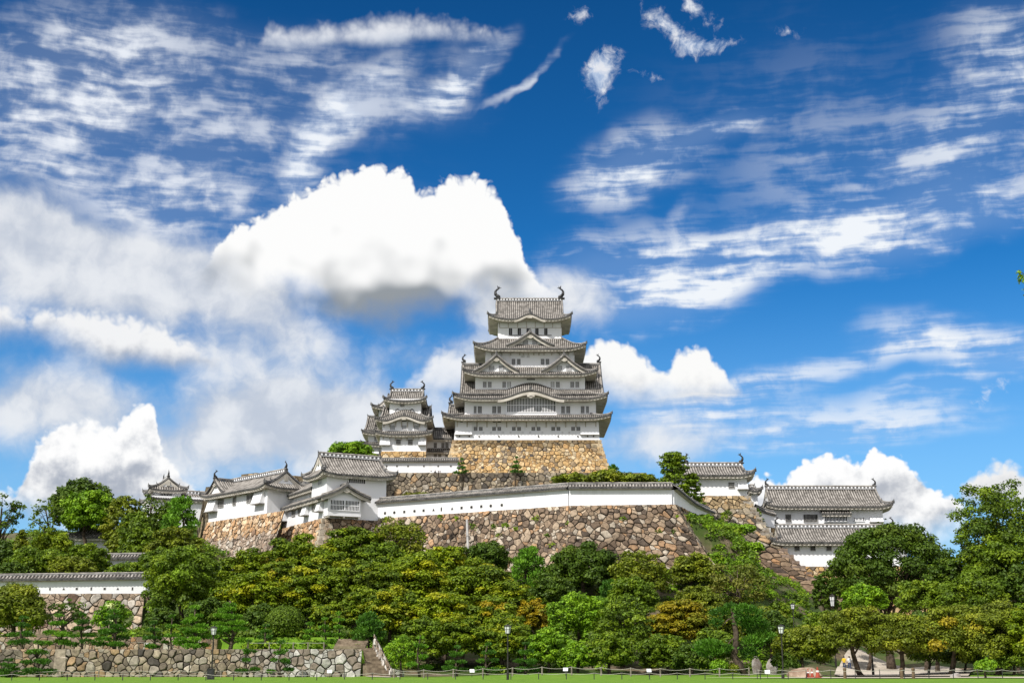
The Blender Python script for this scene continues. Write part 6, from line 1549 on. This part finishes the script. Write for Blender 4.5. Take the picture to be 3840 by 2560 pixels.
v, c_ = foliage(puffs, .36, .6, G_MID + G_BRIGHT, rng, cap=160000); tag(leaf_mesh('undergrowth', v, c_, M_LEAF), 'low green undergrowth covering the slopes', 'undergrowth', kind='stuff')
rng = np.random.default_rng(15); puffs = []
scatter(70, wx(810, 2400, 137), XS - .5, 136.7, 138.6, .5, .9); scatter(60, -40, -14, 139, 150, .7, 1.4); scatter(40, -42, -30, 147, 166, .8, 1.5)
v, c_ = foliage(puffs, .32, .75, G_DARK + G_MID, rng, cap=60000); tag(leaf_mesh('low_hedge', v, c_, M_LEAF), 'dark low hedge and brush behind the pruned pines', 'hedge', kind='stuff')
# plants rooted in the wall joints
rng = np.random.default_rng(6); puffs = []
for a, b, Y, r_ in ((960, 600, 178, .5), (930, 545, 176.6, .5), (1000, 540, 174.9, .6), (1065, 560, 174.5, .4), (690, 490, 181, .4), (590, 485, 183, .5), (1190, 495, 172.5, .6), (1740, 495, 172.4, .5), (1390, 520, 172.5, .3), (1965, 575, 171.5, .4), (2060, 575, 171.5, .4), (800, 545, 178.4, .6), (1260, 600, 171.2, .4), (2080, 480, 172.8, .3), (1290, 660, 170.6, .5)):
    p = k4(a, b, Y - .2); puffs.append((p.x, p.y, p.z, r_, .25, r_ * .8))
for i in range(40):                                            # ivy on the shaded flank of the steep base
    t = rng.uniform(2, 15); p = tr_ + Vector((spread(t) + .35, rng.uniform(.3, 5), -t)); puffs.append((p.x, p.y, p.z, .7, .9, .7))
for i in range(170):
    t = rng.uniform(1.5, 6.8); s = rng.uniform(.03 + .02 * t, 1.0); p = C_.lerp(D_, s) + Vector(((.42 * t + .02 * t * t) * .96, -.2, -t)); puffs.append((p.x, p.y, p.z, .6, .8, .6))
for a, b in ((660, 600), (690, 580), (640, 640)): p = k5(a, b, YF - 2.6); puffs.append((p.x, p.y, p.z, .7, .4, .8))
v, c_ = foliage(puffs, .34, .7, G_MID, rng); tag(leaf_mesh('wall_ivy', v, c_, M_LEAF), 'ivy and weeds rooted in the stone wall joints', 'ivy', kind='stuff')

# ================================================================= GARDEN TERRACES
ZT1, ZT2 = 2.44, 3.70
x0 = wx(-120, 2440, 125.2); xc = wx(219, 2440, 125.2); xe = XS + .3
def pale(col, s, t, rng):
    k = sm(16, 21, s); w = (.42, .41, .38) if rng.random() < .6 else (.25, .21, .17)
    f = rng.uniform(.75, 1.2); return tuple(c * (1 - k) + q * f * k for c, q in zip(col, w))
mb = MB()
F, L = flat_face((xc, 124.8, ZT1), (xe, 124.8, ZT1), 2.6, .12); stones(mb, F, L, 2.6, .62, GREYISH, 101, .16, pale, 1.2)
F, L = flat_face((x0, 125.2, ZT1), (xc, 125.2, ZT1), 2.6, .10); stones(mb, F, L, 2.6, .7, [((.16, .14, .11), 3), ((.24, .21, .16), 2), ((.30, .22, .14), 1)], 102, .16, None, 1.3)
F, L = flat_face((xc, 125.2, ZT1), (xc, 124.8, ZT1), 2.6, .10); stones(mb, F, L, 2.6, .8, GREYISH, 103, .1)
for h0, h1_, l in ((0, .75, .95), (.78, 1.95, 1.05), (1.98, 2.55, .75)):
    mb.obox((xc + l / 2 - .05, 124.72 - .12 * (h0 + h1_) / 2, ZT1 - (h0 + h1_) / 2), (1, 0, 0), (0, 1, 0), l / 2, .22, (h1_ - h0) / 2, 0, (.36, .31, .24))
tag(mb.build('garden_wall', [M_STONE]), 'low mossy stone wall along the lawn, whitish towards the stairway', 'stone wall')
mb = MB(); F, L = flat_face((wx(-120, 2400, 136.4), 136.4, ZT2), (wx(800, 2400, 136.4), 136.4, ZT2), 1.35, .08)
stones(mb, F, L, 1.35, .8, [((.36, .25, .17), 3), ((.42, .34, .25), 3), ((.26, .20, .15), 2), ((.46, .27, .14), 1), ((.44, .41, .36), 1)], 104, .13, None, 1.2)
xq = wx(806, 2400, 136.3); mb.obox((xq, 136.3, ZT2 - .62), (1, 0, 0), (0, 1, 0), .28, .35, .68, 0, (.40, .30, .20))
tag(mb.build('garden_wall', [M_STONE]), 'second low wall of squared brownish stones behind the pruned pines', 'stone wall')
# stairway
st = thing('stone_stairway', 'rough stone stairway climbing left at the end of the garden wall', 'stairs', (wx(1424, 2540, 122.5), 122.5, 0))
S0 = Vector((wx(1424, 2540, 122.5), 122.5, 0)); S1 = Vector((wx(1360, 2420, 129.8), 129.8, 0)); d = (S1 - S0); run = d.length; d.normalize(); q = Vector((d.y, -d.x, 0)); rnd = random.Random(9)
for i in range(13):
    m = MB(); c = S0 + d * run * (i + .5) / 13; z1 = .2 * (i + 1)
    m.obox(c + Z * (z1 / 2 - .2 + rnd.uniform(-.02, .02)), q, d, .95 + rnd.uniform(-.12, .12), run / 26 + .06, z1 / 2 + .2); o = m.build('step', [M_STEP], st)
for i in range(5):
    m = MB(); c = Vector((wx(1322, 2390, 133), 131.0 + i * .8, 2.6 + .18 * i)); m.obox(c, (1, 0, 0), (0, 1, 0), 1.5, .42, .16); m.build('step', [M_STEP], st)
mb = MB(); F, L = flat_face(S1 + q * 1.1 + Z * 3.9, S0 + q * 1.1 + Z * .75, 3.4, .05); stones(mb, F, L, 3.4, .6, WHITEY, 105, .14)
F, L = flat_face(S0 + q * 1.1 + Z * .75, S0 + q * 2.2 + Z * .6 + Vector((0, .3, 0)), 1.2, .05); stones(mb, F, L, 1.2, .6, WHITEY, 106, .14)
tag(mb.build('stair_wall', [M_STONE]), 'pale rubble side wall along the right of the stairway', 'stone wall')
# sandy paths laid just over the ground
def strip(name, rows, lift=.02, mat=None):
    m = MB(); g_ = []
    for (xa, ya), (xb, yb) in rows:
        g_.append([(xa + (xb - xa) * k / 8, ya + (yb - ya) * k / 8, hill(xa + (xb - xa) * k / 8, ya + (yb - ya) * k / 8) + lift) for k in range(9)])
    rows2 = []
    for a, b in zip(g_[:-1], g_[1:]):
        for j in range(6):
            t = j / 6; rows2.append([(p[0] + (r[0] - p[0]) * t, p[1] + (r[1] - p[1]) * t, hill(p[0] + (r[0] - p[0]) * t, p[1] + (r[1] - p[1]) * t) + lift) for p, r in zip(a, b)])
    rows2.append(g_[-1]); m.grid(rows2, 0, flip=True); return tag(m.build(name, [mat or M_PATH]), kind='structure')
strip('path', [((15.5, 109.2), (15.5, 109.8)), ((20, 108.6), (20, 111)), ((26, 107.8), (26, 112.4)), ((45, 107), (45, 113)), ((90, 106.5), (90, 114))], .055)
strip('path', [((27, 113), (37.5, 113)), ((30, 128), (43, 128)), ((36, 150), (50, 150)), ((40, 170), (56, 172)), ((46, 184), (58, 187))], .15)
strip('path', [((wx(1370, 2545, 119), 119), (wx(1470, 2550, 119), 119)), ((wx(1385, 2545, 122.6), 122.6), (wx(1462, 2545, 122.6), 122.6))], .05)

# ---------------------------------------------------------------- lamps
def lamp_meshes():
    H = 3.45; out = []
    m = MB(); m.tube([(0, 0, -.2), (0, 0, .55)], .10, 10); m.tube([(0, 0, .55), (0, 0, .62), (0, 0, H - .1), (0, 0, H)], [.085, .06, .052, .05], 10); m.tube([(0, 0, H - .08), (0, 0, H), (0, 0, H + .06)], [.06, .12, .15], 10); out.append(('pole', m, M_LAMPMETAL))
    m = MB(); a, b, z0_, z1_ = .17, .27, H + .06, H + .62
    for i in range(6):
        t0 = math.pi / 3 * i; p = Vector((math.cos(t0), math.sin(t0), 0)); m.tube([p * a + Z * z0_, p * b + Z * z1_], .022, 4)
        t1 = t0 + math.pi / 3; r_ = Vector((math.cos(t1), math.sin(t1), 0)); m.tube([p * b + Z * z1_, r_ * b + Z * z1_], .026, 4); m.tube([p * (a * .45 + b * .55) + Z * (z0_ * .45 + z1_ * .55), r_ * (a * .45 + b * .55) + Z * (z0_ * .45 + z1_ * .55)], .014, 4)
    m.tube([(0, 0, z1_ - .01), (0, 0, z1_ + .05), (0, 0, z1_ + .12)], [.31, .24, .05], 6); m.tube([(0, 0, z1_ + .1), (0, 0, z1_ + .2)], .03, 6); out.append(('lantern_frame', m, M_LAMPMETAL))
    m = MB(); m.tube([(0, 0, z0_ + .01), (0, 0, z1_ - .02)], [a * .95, b * .95], 6); out.append(('lamp_glass', m, M_PANEL))
    return out
LM = None
def lamp(px, py_base, py_top, Y, label):
    global LM
    x = wx(px, py_base, Y); z = hill(x, Y); top = at(px, py_top, Y).z; s = (top - z) / 4.2
    root = thing('street_lamp', label, 'lamp post', (x, Y, z), 'garden lamp posts'); root.scale = (min(s, 1.25), min(s, 1.25), s)
    if LM is None:
        LM = []
        for n, m, mt in lamp_meshes(): o = m.build(n, [mt]); o.parent = root; LM.append(o)
    else:
        for o in LM: c = o.copy(); COL.objects.link(c); c.parent = root
lamp(1904, 2552, 2340, 102, 'tall lamp post standing on the lawn in front of the middle of the trees')
lamp(793, 2535, 2346, 110, 'lamp post before the garden wall with a dark cabinet at its foot')
lamp(2938, 2548, 2340, 107, 'lamp post at the left end of the sandy path')
lamp(3275, 2530, 2306, 127, 'lamp whose lantern rises above the front cherry trees below the domed tree')
lamp(2976, 2332, 2260, 152, 'lamp on a reddish post beside the foot of the steep stone base')
lamp(3126, 2330, 2226, 164, 'faint lamp in the shade at the left edge of the domed tree')
m = MB(); x = wx(790, 2540, 108.5); m.box(x - .26, x + .26, 108.3, 108.7, -.1, .78); m.box(x - .29, x + .29, 108.27, 108.73, .78, .84); m.box(x - .2, x + .2, 108.27, 108.3, .1, .7)
tag(m.build('utility_cabinet', [M_IRON]), 'dark metal utility cabinet at the foot of the left lamp post', 'cabinet')

# ---------------------------------------------------------------- fences
def rope_fence(label, pts, h, r, sag, mat, n_rope=1, name='rope_fence', top=.92):
    root = thing(name, label, 'fence', (pts[0][0], pts[0][1], hill(*pts[0]))); tops = []
    for x, y in pts:
        z = hill(x, y); m = MB(); m.tube([(x, y, z - .2), (x, y, z + h)], [r, r * .92], 7); m.build('post', [mat], root); tops.append(Vector((x, y, z + h * top)))
    m = MB()
    for k in range(n_rope):
        for a, b in zip(tops[:-1], tops[1:]):
            L_ = [a.lerp(b, t / 6) - Z * (sag * 4 * (t / 6) * (1 - t / 6) + k * h * .45) + Vector((0, -r * .9, 0)) for t in range(7)]; m.tube(L_, .014, 4)
    m.build('rope', [M_ROPE], root)
xs_ = lambda a, b, st, Y: [(wx(p, 2540, Y) , Y) for p in range(a, b, st)]
rope_fence('front rope fence of thin dark posts along the whole lawn edge', xs_(-60, 2960, 104, 104), .50, .035, .10, M_IRON)
rope_fence('wooden-post rope fence at the foot of the trees in the middle', xs_(1478, 2860, 111, 116.5), .72, .075, .14, M_POSTWOOD)
rope_fence('sparse rope fence in front of the garden wall', xs_(-90, 1420, 153, 120.5), .62, .055, .12, M_POSTWOOD)
rope_fence('taller rope fence along the sandy path on the right', xs_(2840, 3960, 92, 106.2), .72, .032, .10, M_IRON, 1)
rope_fence('bamboo rail fence among the pruned pines of the terrace', [(wx(p, 2430, 133.6), 133.6) for p in (345, 412, 520, 560, 632, 706, 800)], .78, .06, .02, M_POSTWOOD, 1, 'rail_fence')
rope_fence('bamboo rail fence left of the top of the stairway', [(wx(p, 2420, 131.0), 131.0) for p in (930, 1010, 1100, 1155, 1215)], .70, .07, .02, M_POSTWOOD, 1, 'rail_fence')
# ---------------------------------------------------------------- little boards, cones, posts
def board(px, py, Y, label):
    x = wx(px, py, Y); z = hill(x, Y); r_ = thing('garden_sign', label, 'sign', (x, Y, z), 'small white signs on the grass'); r_.rotation_euler = (0, 0, (px % 7 - 3) * .06)
    m = MB(); m.tube([(0, .03, -.1), (0, .03, .5)], .02, 5); o = m.build('stake', [M_IRON]); o.parent = r_
    m = MB(); m.obox((0, 0, .52), (1, 0, 0), (0, .5, .86), .20, .14, .015); o = m.build('board', [M_SIGN]); o.parent = r_
for a in ((1235, 2530, 119, 'small white sign on the grass left of the stairway foot'), (1770, 2530, 115.5, 'small white sign between the stairway and the central lamp post'), (2121, 2526, 115.5, 'small white sign on the grass right of the central lamp post'),
          (2434, 2522, 115.8, 'small tilted white sign below the rust-coloured maple'), (2878, 2530, 107.5, 'small white sign next to the lamp at the path end'), (558, 2388, 134.2, 'small white sign among the terrace pines')): board(*a)
CN = None
for px, Y, lb in ((3031, 110, 'red traffic cone, left one of a close pair beside the boulder'), (3046, 110.2, 'red traffic cone, right one of a close pair beside the boulder'), (3067, 109, 'larger dark red cone standing right of the pair')):
    x = wx(px, 2540, Y); r_ = thing('traffic_cone', lb, 'cone', (x, Y, hill(x, Y) + .06), 'red cones by the boulder'); 
    if Y == 109: r_.scale = (1.3, 1.3, 1.25)
    if CN is None:
        m = MB(); m.obox((0, 0, .02), (1, 0, 0), (0, 1, 0), .19, .19, .02); m.tube([(0, 0, .03), (0, 0, .66)], [.15, .035], 12); b = m.build('cone_body', [M_CONE]); b.parent = r_; m = MB(); m.tube([(0, 0, .34), (0, 0, .44)], [.098, .08], 12, cap=False); k = m.build('white_band', [M_SIGN]); k.parent = r_; CN = (b, k)
    else:
        for o in CN: c = o.copy(); COL.objects.link(c); c.parent = r_
for px, Y, lb in ((3382, 106.6, 'rusty brown bollard under the cherry tree trunk, left of two'), (3426, 106.8, 'rusty brown bollard under the cherry tree trunk, right of two'), (3169, 107.5, 'dark brown bollard in front of the person in yellow')):
    x = wx(px, 2540, Y); m = MB(); z = hill(x, Y); m.tube([(x, Y, z - .1), (x, Y, z + .62), (x, Y, z + .72), (x, Y, z + .8), (x, Y, z + .84)], [.13, .12, .15, .13, .05], 10); tag(m.build('bollard', [M_WOOD]), lb, 'bollard', 'brown bollards on the path')
def rock(name, label, c, s, seed, mat, n=2):
    import bmesh
    bm = bmesh.new(); bmesh.ops.create_icosphere(bm, subdivisions=4, radius=1); rn = random.Random(seed); dirs = [(Vector((rn.uniform(-1, 1), rn.uniform(-1, 1), rn.uniform(-1, 1))).normalized(), rn.uniform(.62, .95)) for _ in range(16)]
    for v in bm.verts:
        for dd, lim in dirs:
            e = v.co.dot(dd)
            if e > lim: v.co -= dd * (e - lim) * .9
        v.co = Vector((v.co.x * s[0], v.co.y * s[1], v.co.z * s[2])) + Vector((rn.uniform(-1, 1), rn.uniform(-1, 1), rn.uniform(-1, 1))) * .012
    me = bpy.data.meshes.new(name); bm.to_mesh(me); bm.free(); me.materials.append(mat); o = bpy.data.objects.new(name, me); COL.objects.link(o); o.location = c
    return tag(o, label, 'rock')
x = wx(3026, 2520, 115); rock('boulder', 'wide low reddish boulder on the grass by the sandy path', (x, 115, .15), (1.75, 1.0, .75), 3, M_BOULDER)
x = wx(2840, 2510, 127); rock('standing_stone', 'pale upright stone slab behind the leaning pine, left of two', (x, 127, .75), (.55, .45, 1.15), 5, M_GREYROCK)
x = wx(2897, 2510, 127); rock('standing_stone', 'pale upright stone slab behind the leaning pine, right of two', (x, 127, .7), (.60, .45, 1.1), 8, M_GREYROCK)
x = wx(3580, 2515, 113); rock('boulder', 'small grey rock among the trunks near the right edge', (x, 113, .15), (.5, .4, .35), 12, M_GREYROCK)
# ---------------------------------------------------------------- people
def flat(name, c, rough=.8):
    return mottled(name, tuple(q * .85 for q in c), tuple(min(1, q * 1.1) for q in c), 8.0, rough)
M_SKIN = flat('skin', (.45, .28, .20)); M_HAIR = flat('black_hair', (.015, .012, .01)); M_YEL = flat('yellow_cloth', (.75, .50, .03)); M_RED = flat('red_cloth', (.55, .05, .03)); M_NAVY = flat('navy_cloth', (.03, .05, .12)); M_WHT = flat('white_cloth', (.72, .74, .76)); M_BLK = flat('black_cloth', (.02, .02, .025))
def person(x, y, z, face, shirt, legs, label, stride=.12, arm=.1, h=1.70, hat=None):
    root = thing('person', label, 'person', (x, y, z)); k = h / 1.70
    J = [(0, 0, .95, .13), (0, 0, 1.15, .125), (0, 0, 1.36, .14), (0, 0, 1.45, .06), (0, -.01, 1.53, .06), (0, -.02, 1.60, .095), (0, -.01, 1.68, .07)]; E_ = [(0, 1), (1, 2), (2, 3), (3, 4), (4, 5), (5, 6)]
    for s in (-1, 1):
        b = len(J); J += [(s * .09, 0, .88, .095), (s * .10, -s * stride * .5 - .02, .48, .065), (s * .10, -s * stride + .02, .09, .045), (s * .11, -s * stride - .12, .04, .035)]; E_ += [(0, b), (b, b + 1), (b + 1, b + 2), (b + 2, b + 3)]
        b = len(J); J += [(s * .19, 0, 1.38, .055), (s * .24, s * arm * .5, 1.10, .042), (s * .24, s * arm - .10, .86, .034), (s * .24, s * arm - .13, .77, .032)]; E_ += [(2, b), (b, b + 1), (b + 1, b + 2), (b + 2, b + 3)]
    me = bpy.data.meshes.new('person_frame'); me.from_pydata([(a * k, b_ * k, c * k) for a, b_, c, r_ in J], E_, []); o = bpy.data.objects.new('body', me); COL.objects.link(o)
    md = o.modifiers.new('skin', 'SKIN'); md2 = o.modifiers.new('sub', 'SUBSURF'); md2.levels = 1; md2.render_levels = 1
    if not me.skin_vertices: me.attributes  
    lay = me.skin_vertices[0] if len(me.skin_vertices) else None
    if lay is None: return root
    for i, (a, b_, c, r_) in enumerate(J): lay.data[i].radius = (r_ * k, r_ * k); lay.data[i].use_root = (i == 0)
    dg = bpy.context.evaluated_depsgraph_get(); nm = bpy.data.meshes.new_from_object(o.evaluated_get(dg)); bpy.data.objects.remove(o)
    for mt in (M_SKIN, shirt, legs): nm.materials.append(mt)
    for p in nm.polygons:
        c = p.center / k; p.material_index = 2 if c.z < .94 and abs(c.x) < .2 else (1 if c.z < 1.46 and (abs(c.x) < .215 or c.z > 1.12) else 0); p.use_smooth = True
    o = bpy.data.objects.new('body', nm); COL.objects.link(o); o.parent = root
    m = MB(); rows = []
    for i in range(6):
        t = math.pi * .5 * i / 5; rows.append([(.108 * k * math.sin(t) * math.cos(a), (.012 + .115 * math.sin(t) * math.sin(a)) * k, (1.60 + .125 * math.cos(t) - (.05 if math.sin(a) > 0 else 0) * math.sin(t)) * k) for a in [2 * math.pi * j / 12 for j in range(13)]])
    m.grid(rows, 0, flip=True); hh = m.build('hair' if not hat else 'hat', [hat or M_HAIR]); hh.parent = root
    root.rotation_euler = (0, 0, face); return root
try:
    for px, f_, sh_, lb in ((1617, 2.6, M_WHT, 'visitor behind the terrace wall, standing apart at the left of the little group'), (1632, 3.4, M_BLK, 'tallest dark visitor in the middle of the group behind the terrace wall'), (1644, 1.2, M_BLK, 'visitor with arms raised to a camera behind the terrace wall'), (1650, -1.2, M_NAVY, 'rightmost visitor of the group behind the terrace wall')):
        p = at(px, 1770, 246.7); person(p.x, 246.75 + (px % 3) * .12, tp, f_, sh_, M_BLK, lb, h=1.66 + .06 * (px == 1632))
    x = at(3166, 2490, 168).x; person(x, 168, hill(x, 168) + .06, 2.8, M_YEL, M_NAVY, 'person in a yellow shirt walking up the sandy path', .16)
    x = at(3186, 2490, 170).x; person(x, 170, hill(x, 170) + .06, 3.4, M_WHT, M_NAVY, 'person in a white shirt beside the person in yellow', .1)
    Yr = 205.0
    for i in range(200):
        Yr = 170 + i * .3
        if hill(at(583, 1964, Yr).x, Yr) > at(583, 1964, Yr).z - .2: break
    pr = at(583, 1964, Yr); person(pr.x, Yr, hill(pr.x, Yr), .2, M_RED, M_NAVY, 'figure in a red top and blue trousers between the trees of the left hill', .06, hat=M_RED)
except Exception as ex_: print('PEOPLE', ex_)
